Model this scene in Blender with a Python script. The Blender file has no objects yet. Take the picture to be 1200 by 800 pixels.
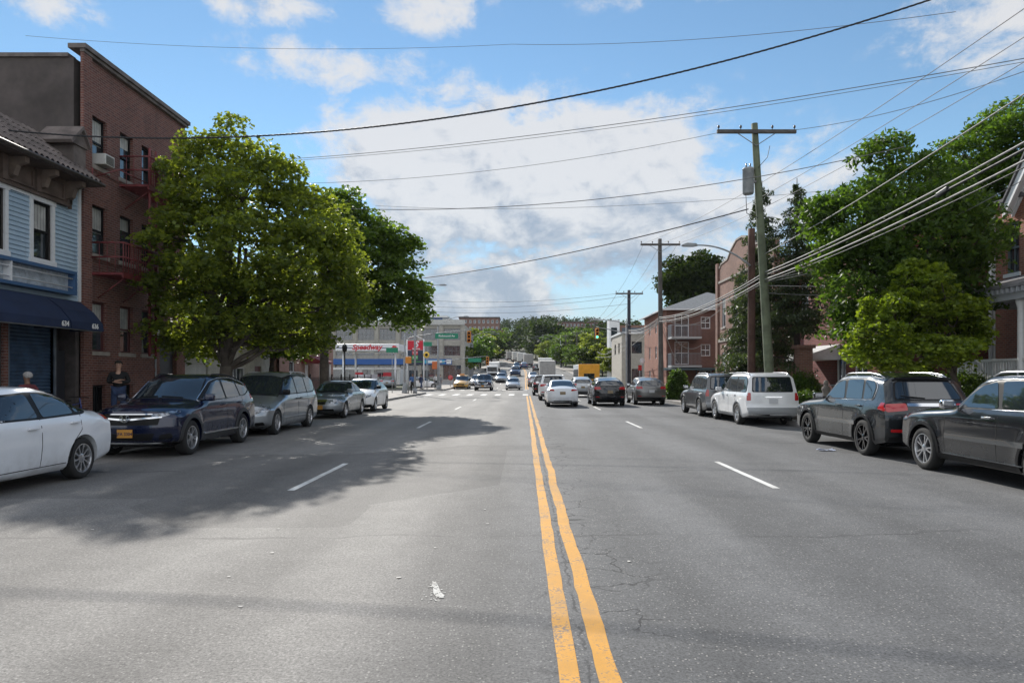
import bpy, bmesh, math, random
import numpy as np
from mathutils import Vector, Matrix
from mathutils.bvhtree import BVHTree
R = math.radians
sc = bpy.context.scene
COL = sc.collection

# ------------------------------------------------------------------ camera
H = 1.75                                   # eye height, standing in the middle of the road
cam = bpy.data.objects.new('camera', bpy.data.cameras.new('camera'))
COL.objects.link(cam); sc.camera = cam
cam.location = (0, 0, H); cam.rotation_euler = (R(90), 0, 0)
cam.data.lens = 24; cam.data.sensor_width = 36
cam.data.shift_x = -14/1200; cam.data.shift_y = 40/1200
cam.data.clip_start = 0.1; cam.data.clip_end = 6000
def at(px, py, Y):                         # a point seen at photo pixel (px,py), Y metres up the road
    return Vector(((px-614)/800*Y, Y, H+(440-py)/800*Y))

# ------------------------------------------------------------------ sun, sky, exposure
SUN = Vector((-0.54, 1.50, 1.0)).normalized()      # direction towards the sun
el = math.asin(SUN.z); az = math.atan2(SUN.x, SUN.y)
sl = bpy.data.lights.new('sun', 'SUN'); sl.energy = 4.7; sl.angle = R(0.7); sl.color = (1.0, .955, .88)
so = bpy.data.objects.new('sun', sl); COL.objects.link(so)
so.rotation_euler = SUN.to_track_quat('Z', 'Y').to_euler(); so.location = (-40, 80, 80)
sc.view_settings.view_transform = 'Standard'; sc.view_settings.look = 'None'
sc.view_settings.gamma = 1.0; sc.view_settings.use_curve_mapping = False
sc.view_settings.exposure = 0.30
sc.cycles.use_denoising = True
sc.cycles.max_bounces = 6; sc.cycles.transparent_max_bounces = 8

world = bpy.data.worlds.new('World'); sc.world = world; world.use_nodes = True

class NT:                                   # tiny node helper
    def __init__(s, tree): s.t = tree; s.n = tree.nodes; s.l = tree.links
    def node(s, typ, **kw):
        n = s.n.new(typ)
        for k, v in kw.items(): setattr(n, k, v)
        return n
    def put(s, sock, v):
        if isinstance(v, bpy.types.NodeSocket): s.l.new(v, sock)
        elif v is not None: sock.default_value = v
    def m(s, op, a, b=None, c=None, clamp=False):
        n = s.n.new('ShaderNodeMath'); n.operation = op; n.use_clamp = clamp
        s.put(n.inputs[0], a); s.put(n.inputs[1], b)
        if c is not None: s.put(n.inputs[2], c)
        return n.outputs[0]
    def vm(s, op, a, b=None):
        n = s.n.new('ShaderNodeVectorMath'); n.operation = op
        s.put(n.inputs[0], a); s.put(n.inputs[1], b)
        return n.outputs[0]
    def mix(s, f, a, b, mode='MIX'):
        n = s.n.new('ShaderNodeMix'); n.data_type = 'RGBA'; n.blend_type = mode
        s.put(n.inputs[0], f); s.put(n.inputs[6], c4(a)); s.put(n.inputs[7], c4(b))
        return n.outputs[2]
    def noise(s, vec, scale, detail=4, rough=.55, dist=0, out=0):
        n = s.n.new('ShaderNodeTexNoise'); s.put(n.inputs['Vector'], vec)
        n.inputs['Scale'].default_value = scale; n.inputs['Detail'].default_value = detail
        n.inputs['Roughness'].default_value = rough; n.inputs['Distortion'].default_value = dist
        return n.outputs[out]
    def ramp(s, f, stops):
        n = s.n.new('ShaderNodeValToRGB'); s.put(n.inputs[0], f)
        e = n.color_ramp.elements
        while len(e) < len(stops): e.new(.5)
        for i, (p, c) in enumerate(stops):
            e[i].position = p; e[i].color = c4(c) if not isinstance(c, (int, float)) else (c, c, c, 1)
        return n.outputs[0]
    def mr(s, v, a, b, c=0.0, d=1.0, smooth=True):
        n = s.n.new('ShaderNodeMapRange'); s.put(n.inputs[0], v)
        n.interpolation_type = 'SMOOTHSTEP' if smooth else 'LINEAR'
        for i, x in enumerate((a, b, c, d)): s.put(n.inputs[i+1], x)
        return n.outputs[0]
    def xyz(s, v):
        n = s.n.new('ShaderNodeSeparateXYZ'); s.put(n.inputs[0], v); return n.outputs
    def cxyz(s, x, y, z):
        n = s.n.new('ShaderNodeCombineXYZ')
        for i, v in enumerate((x, y, z)): s.put(n.inputs[i], v)
        return n.outputs[0]
def c4(c):
    if isinstance(c, (tuple, list)) and len(c) == 3: return (*c, 1)
    return c

def build_world():
    t = NT(world.node_tree); t.n.clear()
    out = t.node('ShaderNodeOutputWorld'); bg = t.node('ShaderNodeBackground'); bg.inputs[1].default_value = 0.15
    sky = t.node('ShaderNodeTexSky'); sky.sky_type = 'NISHITA'; sky.sun_disc = False
    sky.sun_elevation = el; sky.sun_rotation = az; sky.air_density = 1.0; sky.dust_density = 0.0; sky.ozone_density = 3.0
    d = t.node('ShaderNodeTexCoord').outputs['Generated']
    x, y, z = t.xyz(d)
    A = t.m('ARCTAN2', x, y); E = t.m('ARCSINE', z)
    nv = t.cxyz(A, t.m('MULTIPLY', E, 1.5), 0.0)
    w = t.noise(nv, 5.0, 3, .5, 0, 1)                       # warp
    nvw = t.vm('ADD', nv, t.vm('MULTIPLY', t.vm('SUBTRACT', w, (.5, .5, .5)), (.10, .07, 0)))
    f1 = t.noise(nvw, 8.0, 12, .66)
    f2 = t.noise(nvw, 2.2, 5, .55)
    lobes = [ # az, el, raz, rel, amp
        (.03, .275, .27, .105, 1.05), (-.10, .31, .20, .09, .85), (.22, .235, .26, .085, .7), (.05, .17, .42, .06, .55),
        (-.07, .135, .13, .035, .75), (-.07, .10, .12, .04, 1.0), (-.26, .41, .16, .04, .52), (-.12, .49, .12, .035, .55),
        (.30, .505, .14, .025, .45), (.62, .40, .13, .06, .58), (.36, .30, .10, .04, .4), (.48, .215, .14, .035, .5),
        (-.38, .47, .14, .03, .5), (-.62, .42, .08, .03, .45), (.15, .07, .2, .03, .35), (.16, .5, .1, .02, .35)]
    tot = None
    for (a0, e0, ra, re, amp) in lobes:
        u = t.m('DIVIDE', t.m('SUBTRACT', A, a0), ra); v = t.m('DIVIDE', t.m('SUBTRACT', E, e0), re)
        r2 = t.m('ADD', t.m('MULTIPLY', u, u), t.m('MULTIPLY', v, v))
        g = t.m('MULTIPLY', t.m('EXPONENT', t.m('MULTIPLY', r2, -.9)), amp)
        tot = g if tot is None else t.m('MAXIMUM', tot, g)
    # elsewhere, out of view: scattered clouds, cover thickened to add fill light
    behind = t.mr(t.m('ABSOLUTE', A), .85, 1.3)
    fill_clouds = t.m('MULTIPLY', t.m('MULTIPLY', behind, t.mr(f2, .38, .54)), 1.0)
    tot = t.m('MAXIMUM', tot, fill_clouds)
    dens = t.m('ADD', tot, t.m('MULTIPLY', t.m('SUBTRACT', f1, .5), 1.55))
    cov = t.mr(dens, .22, .56)
    cov = t.m('MULTIPLY', cov, t.mr(tot, .03, .30))
    # lit tops and greyer undersides
    nv2 = t.vm('ADD', nvw, (.018, .05, 0))
    g1 = t.noise(nv2, 7.5, 5, .55)
    rel = t.m('SUBTRACT', f1, g1)
    sh = t.m('ADD', t.m('MULTIPLY', rel, 2.2), t.m('MULTIPLY', t.mr(E, .14, .33), .45))
    sh = t.mr(sh, -.20, .42)
    ccol = t.mix(sh, (2.0, 2.35, 2.9), (4.3, 4.3, 4.35))
    skyc = t.mix(1.0, sky.outputs[0], (.73, .79, .74), 'MULTIPLY')
    hz = t.mr(E, .0, .28, .75, 0.0)
    skyc = t.mix(hz, skyc, (2.15, 2.65, 3.2))
    # unseen clouds behind the viewer brightened beyond the back-lit ones, added as fill
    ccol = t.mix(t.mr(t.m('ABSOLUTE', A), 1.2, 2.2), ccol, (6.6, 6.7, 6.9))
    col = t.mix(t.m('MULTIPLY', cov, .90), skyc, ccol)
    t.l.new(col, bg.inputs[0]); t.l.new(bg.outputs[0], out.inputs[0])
build_world()

# ------------------------------------------------------------------ materials
MATS = {}
def mat(name, color, rough=.6, metal=0.0, coat=0.0, spec=.5, ior=1.5, emit=None, estr=1.0, var=0.0, vscale=3.0, bump=0.0, bscale=40.0, dirt=0.0):
    if name in MATS: return MATS[name]
    m = bpy.data.materials.new(name); m.use_nodes = True
    t = NT(m.node_tree); b = t.n['Principled BSDF']
    b.inputs['Roughness'].default_value = rough; b.inputs['Metallic'].default_value = metal
    b.inputs['Coat Weight'].default_value = coat; b.inputs['Coat Roughness'].default_value = .04
    b.inputs['IOR'].default_value = ior; b.inputs['Specular IOR Level'].default_value = spec
    P = t.node('ShaderNodeTexCoord').outputs['Object']
    col = c4(color)
    if var or dirt:
        n = t.noise(P, vscale, 6, .6)
        dk = tuple(c*(1-var) for c in color); lt = tuple(min(1, c*(1+var)) for c in color)
        col = t.mix(t.mr(n, .3, .7), dk, lt)
        if dirt:
            n2 = t.noise(P, vscale*2.7, 8, .7)
            col = t.mix(t.m('MULTIPLY', t.mr(n2, .5, .72), dirt), col, (.10, .085, .07))
    t.put(b.inputs['Base Color'], col)
    if bump:
        bn = t.node('ShaderNodeBump'); bn.inputs['Strength'].default_value = bump; bn.inputs['Distance'].default_value = .01
        t.l.new(t.noise(P, bscale, 3, .6), bn.inputs['Height']); t.l.new(bn.outputs[0], b.inputs['Normal'])
    if emit:
        b.inputs['Emission Color'].default_value = c4(emit); b.inputs['Emission Strength'].default_value = estr
    MATS[name] = m
    return m
def paint(name, color, metal=.35, rough=.32):
    if name in MATS: return MATS[name]
    m = mat(name, color, rough, metal, 1.0)
    t = NT(m.node_tree); b = t.n['Principled BSDF']
    P = t.node('ShaderNodeTexCoord').outputs['Object']
    # a film of road dust, thicker low on the sides
    z = t.xyz(P)[2]
    d = t.m('MULTIPLY', t.mr(z, .25, .75, 1.0, .12), t.mr(t.noise(P, 3.1, 8, .65), .35, .75))
    col = t.mix(t.m('MULTIPLY', d, .35 if max(color) > .1 else .02), color, (.20, .18, .155))
    t.l.new(col, b.inputs['Base Color'])
    t.l.new(t.m('ADD', t.m('MULTIPLY', d, .3), rough), b.inputs['Roughness'])
    t.l.new(t.m('ADD', t.m('MULTIPLY', t.noise(P, 9, 5, .6), .05), .015), b.inputs['Coat Roughness'])
    return m
def brick(name, c1, c2, mortar, scale=1.0, sat=1.0, dirt=.35):
    if name in MATS: return MATS[name]
    m = bpy.data.materials.new(name); m.use_nodes = True
    t = NT(m.node_tree); b = t.n['Principled BSDF']; b.inputs['Roughness'].default_value = .9
    P = t.node('ShaderNodeTexCoord').outputs['Object']
    x, y, z = t.xyz(P)
    v = t.cxyz(t.m('ADD', x, y), z, 0.0)
    br = t.node('ShaderNodeTexBrick'); t.put(br.inputs['Vector'], v)
    br.inputs['Scale'].default_value = 1.0; br.inputs['Brick Width'].default_value = .225*scale; br.inputs['Row Height'].default_value = .078*scale
    br.inputs['Mortar Size'].default_value = .009*scale; br.inputs['Mortar Smooth'].default_value = .2; br.inputs['Bias'].default_value = -.1
    br.inputs['Color1'].default_value = c4(c1); br.inputs['Color2'].default_value = c4(c2); br.inputs['Mortar'].default_value = c4(mortar)
    n = t.noise(P, .55, 7, .65)
    col = t.mix(t.mr(n, .3, .75), br.outputs[0], (.5, .45, .42), 'MULTIPLY')
    col = t.mix(.55, br.outputs[0], col)
    # streaks running down
    st = t.noise(t.cxyz(t.m('MULTIPLY', t.m('ADD', x, y), 2.2), t.m('MULTIPLY', z, .22), 0.0), 1.3, 6, .7)
    col = t.mix(t.m('MULTIPLY', t.mr(st, .5, .75), dirt), col, (.05, .042, .04))
    t.l.new(col, b.inputs['Base Color'])
    bn = t.node('ShaderNodeBump'); bn.inputs['Strength'].default_value = .5; bn.inputs['Distance'].default_value = .008
    bn.invert = True
    t.l.new(br.outputs[1], bn.inputs['Height']); t.l.new(bn.outputs[0], b.inputs['Normal'])
    MATS[name] = m
    return m
def leafmat(name, base, trans=.5, yellow=.0, spec=.3, rough=.48):
    if name in MATS: return MATS[name]
    m = bpy.data.materials.new(name); m.use_nodes = True
    t = NT(m.node_tree); t.n.clear()
    out = t.node('ShaderNodeOutputMaterial')
    P = t.node('ShaderNodeTexCoord').outputs['Object']
    at_ = t.node('ShaderNodeAttribute'); at_.attribute_name = 'tint'
    tint = at_.outputs['Fac']
    n = t.noise(P, .9, 4, .6)
    k = t.m('ADD', t.m('MULTIPLY', tint, .8), t.m('MULTIPLY', n, .5))
    dk = tuple(c*.55 for c in base); lt = (base[0]*1.65, base[1]*1.35, base[2]*1.0)
    col = t.mix(t.mr(k, .25, 1.0, smooth=False), dk, lt)
    df = t.node('ShaderNodeBsdfPrincipled'); t.put(df.inputs['Base Color'], col); df.inputs['Roughness'].default_value = rough
    df.inputs['Specular IOR Level'].default_value = spec
    tr = t.node('ShaderNodeBsdfTranslucent')
    tc = t.mix(1.0, col, (2.2+yellow*.7, 2.35, .75, 1), 'MULTIPLY'); t.put(tr.inputs[0], tc)
    mx = t.node('ShaderNodeMixShader'); mx.inputs[0].default_value = trans
    t.l.new(df.outputs[0], mx.inputs[1]); t.l.new(tr.outputs[0], mx.inputs[2]); t.l.new(mx.outputs[0], out.inputs[0])
    MATS[name] = m
    return m

# ------------------------------------------------------------------ mesh helpers
def obj(name, bm, m, parent=None, smooth=False, sharp=None):
    me = bpy.data.meshes.new(name)
    bm.normal_update(); bm.to_mesh(me); bm.free()
    return objm(name, me, m, parent, smooth, sharp)
def objm(name, me, m, parent=None, smooth=False, sharp=None):
    for x in (m if isinstance(m, (list, tuple)) else [m]):
        if x is not None: me.materials.append(x)
    if smooth:
        me.polygons.foreach_set('use_smooth', [True]*len(me.polygons))
        if sharp: me.set_sharp_from_angle(angle=R(sharp))
    o = bpy.data.objects.new(name, me); COL.objects.link(o)
    if parent: o.parent = parent
    return o
def tag(o, label, cat, group=None, kind=None):
    o['label'] = label; o['category'] = cat
    if group: o['group'] = group
    if kind: o['kind'] = kind
    return o
def thing(name, label, cat, loc=(0, 0, 0), rotz=0, group=None):
    o = bpy.data.objects.new(name, None); COL.objects.link(o); o.empty_display_size = .2
    o.location = loc; o.rotation_euler = (0, 0, rotz)
    return tag(o, label, cat, group)
def structure(name, bm, m):
    o = obj(name, bm, m); o['kind'] = 'structure'; return o
def copytree(o, parent=None):
    c = o.copy(); COL.objects.link(c); c.parent = parent
    if parent is not None: c.matrix_parent_inverse = o.matrix_parent_inverse.copy()
    for ch in list(o.children): copytree(ch, c)
    return c
def B(): return bmesh.new()
def box(bm, x0, y0, z0, x1, y1, z1, mi=0):
    if x0 > x1: x0, x1 = x1, x0
    if y0 > y1: y0, y1 = y1, y0
    if z0 > z1: z0, z1 = z1, z0
    v = [bm.verts.new(p) for p in ((x0,y0,z0),(x1,y0,z0),(x1,y1,z0),(x0,y1,z0),(x0,y0,z1),(x1,y0,z1),(x1,y1,z1),(x0,y1,z1))]
    for f in ((0,3,2,1),(4,5,6,7),(0,1,5,4),(1,2,6,5),(2,3,7,6),(3,0,4,7)):
        bm.faces.new([v[i] for i in f]).material_index = mi
    return bm
def bevelbox(bm, x0, y0, z0, x1, y1, z1, r=.02, seg=2):
    b2 = B(); box(b2, x0, y0, z0, x1, y1, z1)
    bmesh.ops.bevel(b2, geom=list(b2.edges), offset=r, segments=seg, affect='EDGES', profile=.6)
    me = bpy.data.meshes.new('t'); b2.to_mesh(me); b2.free(); bm.from_mesh(me); bpy.data.meshes.remove(me)
    return bm
def quad(bm, a, b, c, d, mi=0):
    f = bm.faces.new([bm.verts.new(p) for p in (a, b, c, d)]); f.material_index = mi; return f
def tube(bm, pts, r, seg=8, r1=None, cap=True, mi=0):
    pts = [Vector(p) for p in pts]; n = len(pts); rings = []
    up = Vector((0, 0, 1)); prev = None
    for i, p in enumerate(pts):
        d = (pts[min(i+1, n-1)]-pts[max(i-1, 0)])
        if d.length < 1e-9: d = Vector((0, 0, 1))
        d.normalize()
        if prev is None:
            a = d.cross(up)
            if a.length < .05: a = d.cross(Vector((1, 0, 0)))
        else:
            a = prev - d*prev.dot(d)
            if a.length < 1e-5: a = d.cross(up)
        a.normalize(); b = d.cross(a); prev = a
        rr = r[i] if isinstance(r, (list, tuple)) else (r if r1 is None else r+(r1-r)*i/max(1, n-1))
        rings.append([bm.verts.new(p+(a*math.cos(2*math.pi*k/seg)+b*math.sin(2*math.pi*k/seg))*rr) for k in range(seg)])
    for i in range(n-1):
        for k in range(seg):
            f = bm.faces.new((rings[i][k], rings[i][(k+1) % seg], rings[i+1][(k+1) % seg], rings[i+1][k])); f.smooth = True; f.material_index = mi
    if cap:
        bm.faces.new(rings[0][::-1]).material_index = mi; bm.faces.new(rings[-1]).material_index = mi
    return bm
def lathe(bm, prof, seg=24, axis='Z', origin=(0, 0, 0), mi=0, closed=False):
    o = Vector(origin); rings = []
    for (r, h) in prof:
        ring = []
        for k in range(seg):
            a = 2*math.pi*k/seg; c, s = math.cos(a)*r, math.sin(a)*r
            p = {'Z': (c, s, h), 'Y': (c, h, s), 'X': (h, c, s)}[axis]
            ring.append(bm.verts.new(o+Vector(p)))
        rings.append(ring)
    idx = range(len(rings)) if closed else range(len(rings)-1)
    for i in idx:
        a, b = rings[i], rings[(i+1) % len(rings)]
        for k in range(seg):
            try:
                f = bm.faces.new((a[k], a[(k+1) % seg], b[(k+1) % seg], b[k])); f.smooth = True; f.material_index = mi
            except ValueError: pass
    if not closed:
        for rg in (rings[0], rings[-1]):
            try: bm.faces.new(rg).material_index = mi
            except ValueError: pass
    bmesh.ops.recalc_face_normals(bm, faces=bm.faces)
    return bm
def prism(bm, pts, axis, a, b, mi=0):       # pts 2-D outline, extruded along axis between a and b
    def mk(p, h):
        return {'X': (h, p[0], p[1]), 'Y': (p[0], h, p[1]), 'Z': (p[0], p[1], h)}[axis]
    v0 = [bm.verts.new(mk(p, a)) for p in pts]; v1 = [bm.verts.new(mk(p, b)) for p in pts]
    n = len(pts); fs = [bm.faces.new(v0), bm.faces.new(v1)]
    for i in range(n): fs.append(bm.faces.new((v0[i], v0[(i+1) % n], v1[(i+1) % n], v1[i])))
    for f in fs: f.material_index = mi
    bmesh.ops.recalc_face_normals(bm, faces=fs)
    return bm
def textmesh(s, size, depth=.004, align='CENTER', bold=0.0, sx=1.0, shear=0.0):
    cu = bpy.data.curves.new('t', 'FONT'); cu.body = s; cu.size = size; cu.extrude = depth; cu.align_x = align; cu.align_y = 'CENTER'
    cu.offset = bold; cu.shear = shear; cu.resolution_u = 3
    o = bpy.data.objects.new('t', cu); COL.objects.link(o)
    dg = bpy.context.evaluated_depsgraph_get(); me = bpy.data.meshes.new_from_object(o.evaluated_get(dg))
    bpy.data.objects.remove(o); bpy.data.curves.remove(cu)
    for v in me.vertices: v.co.x *= sx
    return me
def text(name, s, size, m, parent, loc, face='-Y', **kw):
    me = textmesh(s, size, **kw)
    rot = {'-Y': (R(90), 0, 0), '+Y': (R(90), 0, R(180)), '+X': (R(90), 0, R(90)), '-X': (R(90), 0, R(-90)), 'flat': (0, 0, 0)}[face]
    o = objm(name, me, m, parent); o.location = loc; o.rotation_euler = rot
    return o

# common materials
GL = mat('window_glass', (.015, .02, .025), .03, 0, 0, .8, 1.75)
GLB = mat('building_glass', (.03, .04, .05), .06, 0, 0, .9, 1.7, var=.5, vscale=1.5)
BLK = mat('black_trim', (.012, .012, .013), .42, spec=.18)
RUB = mat('rubber', (.018, .018, .018), .85, bump=.3)
CHR = mat('chrome', (.75, .76, .78), .08, 1.0)
ALU = mat('alloy', (.55, .56, .58), .28, .9)
REDL = mat('red_lens', (.42, .012, .015), .12, 0, 1.0)
CLRL = mat('clear_lens', (.20, .22, .25), .06, .5, 1.0, var=.9, vscale=14)
DRK = mat('dark_void', (.006, .006, .007), .9)
WHT = mat('white_paint', (.72, .73, .74), .45, var=.08, dirt=.15)
STEEL = mat('galvanised', (.30, .315, .33), .6, .25, var=.2)
PLY = mat('orange_plate', (.50, .24, .04), .5); PLY2 = mat('faded_plate', (.26, .20, .12), .5)
PLW = mat('white_plate', (.55, .56, .58), .5)
# ------------------------------------------------------------------ land
def sst(a, b, x):
    t = min(1, max(0, (x-a)/(b-a))); return t*t*(3-2*t)
def prof(Y):
    if Y < 84: return 0.0
    Y = min(Y, 330)
    if Y < 100: return .045*(Y-84)**2/32
    return .045*8+.045*(Y-100)
def hw(Y, s): return 9.4-(4.6 if s < 0 else 2.6)*sst(148, 196, Y)
def cx(Y):
    if Y < 140: return 0.0
    return -.0006*(Y-140)**2 if Y < 330 else -21.66-.228*(Y-330)
def hill(X, Y):
    lump = 3.5*math.sin(X*.011+1.3)+2.5*math.sin(X*.027+Y*.013)
    side = sst(60, 320, abs(X))*6*sst(150, 300, Y)
    return (25+lump)*sst(330, 640, Y)+side
def gz(X, Y): return prof(Y)+hill(X, Y)

def asphalt(name):
    m = bpy.data.materials.new(name); m.use_nodes = True
    t = NT(m.node_tree); b = t.n['Principled BSDF']
    P = t.node('ShaderNodeTexCoord').outputs['Object']
    x, y, z = t.xyz(P)
    fine = t.noise(P, 52, 3, .8)
    fine2 = t.noise(P, 22, 4, .65)
    mid = t.noise(P, 2.6, 6, .65)
    big = t.noise(t.cxyz(t.m('MULTIPLY', x, 1.0), t.m('MULTIPLY', y, .16), 0.0), .55, 5, .6)
    val = t.m('ADD', t.m('MULTIPLY', fine, .75), t.m('MULTIPLY', fine2, .25))
    g = t.mr(val, .34, .66, .42, 1.70, smooth=False)
    g = t.m('MULTIPLY', g, t.mr(mid, .25, .75, .90, 1.10))
    g = t.m('MULTIPLY', g, t.mr(big, .3, .7, .80, 1.16))
    # sunlit brightness painted in left of the centre line, paler and browner; greyer right
    left = t.mr(x, -1.6, .8, 1.0, 0.0)
    base = t.mix(left, (.110, .111, .113), (.176, .168, .158))
    # wheel tracks and the oily strip between them
    tr = t.m('SINE', t.m('MULTIPLY', t.m('ADD', x, .2), 2*math.pi/1.75))
    g = t.m('MULTIPLY', g, t.mr(tr, -1, 1, .88, 1.07))
    # pale stones in the surface, their glints painted as bright specks
    vo = t.node('ShaderNodeTexVoronoi'); vo.inputs['Scale'].default_value = 48; t.put(vo.inputs['Vector'], P)
    vs = t.xyz(vo.outputs['Color'])[0]
    st = t.m('MULTIPLY', t.mr(vs, .80, .90), t.mr(vo.outputs['Distance'], .22, .42, 1.0, 0.0))
    col = t.mix(1.0, base, t.cxyz(g, g, g), 'MULTIPLY')
    col = t.mix(t.m('MULTIPLY', st, .55), col, (.46, .44, .41))
    # alligator cracks hugging the right-hand yellow line, sparse elsewhere
    wv = t.vm('ADD', P, t.vm('MULTIPLY', t.vm('SUBTRACT', t.noise(P, 3.5, 4, .6, 0, 1), (.5, .5, .5)), (.35, .35, 0)))
    v2 = t.node('ShaderNodeTexVoronoi'); v2.feature = 'DISTANCE_TO_EDGE'; v2.inputs['Scale'].default_value = 2.1; t.put(v2.inputs['Vector'], wv)
    cr = t.mr(v2.outputs['Distance'], .006, .028, 1.0, 0.0)
    near = t.mr(t.m('ABSOLUTE', t.m('SUBTRACT', x, .66)), .10, .85, 1.0, 0.0)
    sp = t.mr(t.noise(P, .9, 3, .5), .42, .54)
    msk = t.m('MULTIPLY', near, sp)
    # joint between the two paving passes
    jx = t.m('ADD', x, t.m('MULTIPLY', t.m('SUBTRACT', t.noise(P, 5.5, 5, .75), .5), .16))
    jn = t.mr(t.m('ABSOLUTE', t.m('SUBTRACT', jx, .385)), .004, .016, 1.0, 0.0)
    jn = t.m('MULTIPLY', jn, t.mr(t.noise(P, 2.2, 3, .6), .40, .52))
    # tar-sealed lines across the road
    jy = t.m('ADD', y, t.m('ADD', t.m('MULTIPLY', t.m('SUBTRACT', t.noise(P, .45, 3, .6), .5), 1.1), t.m('MULTIPLY', x, -.02)))
    tl = t.mr(t.m('ABSOLUTE', t.m('SUBTRACT', t.m('PINGPONG', t.m('ADD', jy, 0.2), 2.55), 2.55)), .01, .055, 1.0, 0.0)
    tl = t.m('MULTIPLY', tl, t.mr(t.noise(P, .8, 3, .6), .38, .62, .0, .55))
    # patched squares, slightly darker
    pv = t.node('ShaderNodeTexVoronoi'); pv.distance = 'CHEBYCHEV'; pv.inputs['Scale'].default_value = .17; t.put(pv.inputs['Vector'], P)
    pc = t.mr(t.xyz(pv.outputs['Color'])[0], .78, .80, 1.0, .80)
    col = t.mix(1.0, col, t.cxyz(pc, pc, pc), 'MULTIPLY')
    cm = t.m('MAXIMUM', t.m('MULTIPLY', cr, msk), t.m('MAXIMUM', t.m('MULTIPLY', jn, .75), tl))
    col = t.mix(t.m('MULTIPLY', cm, .85), col, (.018, .018, .02))
    t.l.new(col, b.inputs['Base Color']); b.inputs['Roughness'].default_value = .82; b.inputs['Specular IOR Level'].default_value = .35
    bn = t.node('ShaderNodeBump'); bn.inputs['Strength'].default_value = .55; bn.inputs['Distance'].default_value = .006
    t.l.new(t.m('SUBTRACT', val, t.m('MULTIPLY', cm, .5)), bn.inputs['Height']); t.l.new(bn.outputs[0], b.inputs['Normal'])
    return m
ASPH = asphalt('asphalt')
def roadpaint(name, color, wear):
    m = bpy.data.materials.new(name); m.use_nodes = True
    t = NT(m.node_tree); b = t.n['Principled BSDF']
    P = t.node('ShaderNodeTexCoord').outputs['Object']
    n = t.noise(P, 38, 5, .75); n2 = t.noise(P, 3, 5, .6); n3 = t.noise(P, 120, 2, .5)
    v = t.m('ADD', t.m('MULTIPLY', n, .6), t.m('MULTIPLY', n2, .5))
    w = t.mr(v, .585+.1*(1-wear), .66+.1*(1-wear))
    c = t.mix(t.mr(n2, .35, .7), tuple(k*.82 for k in color), color)
    c = t.mix(t.m('MULTIPLY', t.mr(n3, .45, .7), .22), c, (.2, .17, .12))
    n4 = t.noise(t.vm('MULTIPLY', P, (1, .5, 1)), 1.1, 6, .7)
    c = t.mix(t.m('MULTIPLY', t.mr(n4, .42, .66), .38), c, (.17, .14, .09))
    col = t.mix(t.m('MULTIPLY', w, .85), c, (.12, .115, .11))
    t.l.new(col, b.inputs['Base Color']); b.inputs['Roughness'].default_value = .75
    bn = t.node('ShaderNodeBump'); bn.inputs['Strength'].default_value = .4; bn.inputs['Distance'].default_value = .005
    t.l.new(n, bn.inputs['Height']); t.l.new(bn.outputs[0], b.inputs['Normal'])
    return m
YEL = roadpaint('yellow_road_paint', (.68, .32, .024), 1.15)
WRP = roadpaint('white_road_paint', (.74, .74, .72), .5)

def concrete(name, base):
    m = bpy.data.materials.new(name); m.use_nodes = True
    t = NT(m.node_tree); b = t.n['Principled BSDF']; b.inputs['Roughness'].default_value = .9
    P = t.node('ShaderNodeTexCoord').outputs['Object']; x, y, z = t.xyz(P)
    n = t.noise(P, 1.3, 7, .65); f = t.noise(P, 60, 3, .6)
    k = t.m('MULTIPLY', t.mr(n, .3, .7, .8, 1.15), t.mr(f, .3, .7, .85, 1.12))
    def joint(c, s): return t.mr(t.m('ABSOLUTE', t.m('SUBTRACT', t.m('FRACT', t.m('DIVIDE', c, s)), .5)), .488, .496)
    j = t.m('MAXIMUM', joint(x, 1.52), joint(y, 1.52))
    col = t.mix(1.0, base, t.cxyz(k, k, k), 'MULTIPLY')
    col = t.mix(t.m('MULTIPLY', j, .7), col, (.05, .045, .04))
    sp = t.mr(t.noise(P, 7, 2, .5), .72, .76)
    col = t.mix(t.m('MULTIPLY', sp, .5), col, (.04, .04, .04))
    t.l.new(col, b.inputs['Base Color']); return m
CONC = concrete('sidewalk_concrete', (.34, .31, .28))
KERB = mat('kerb_stone', (.24, .23, .22), .85, var=.3, vscale=4, dirt=.4)
def groundmat():
    m = bpy.data.materials.new('ground_cover'); m.use_nodes = True
    t = NT(m.node_tree); b = t.n['Principled BSDF']; b.inputs['Roughness'].default_value = .95
    P = t.node('ShaderNodeTexCoord').outputs['Object']
    n = t.noise(P, .35, 6, .6); f = t.noise(P, 9, 5, .7)
    col = t.mix(t.mr(n, .4, .6), (.045, .075, .02), (.12, .095, .065))
    col = t.mix(t.m('MULTIPLY', f, .6), col, (.03, .04, .015))
    t.l.new(col, b.inputs['Base Color']); return m
GRD = groundmat()

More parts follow.
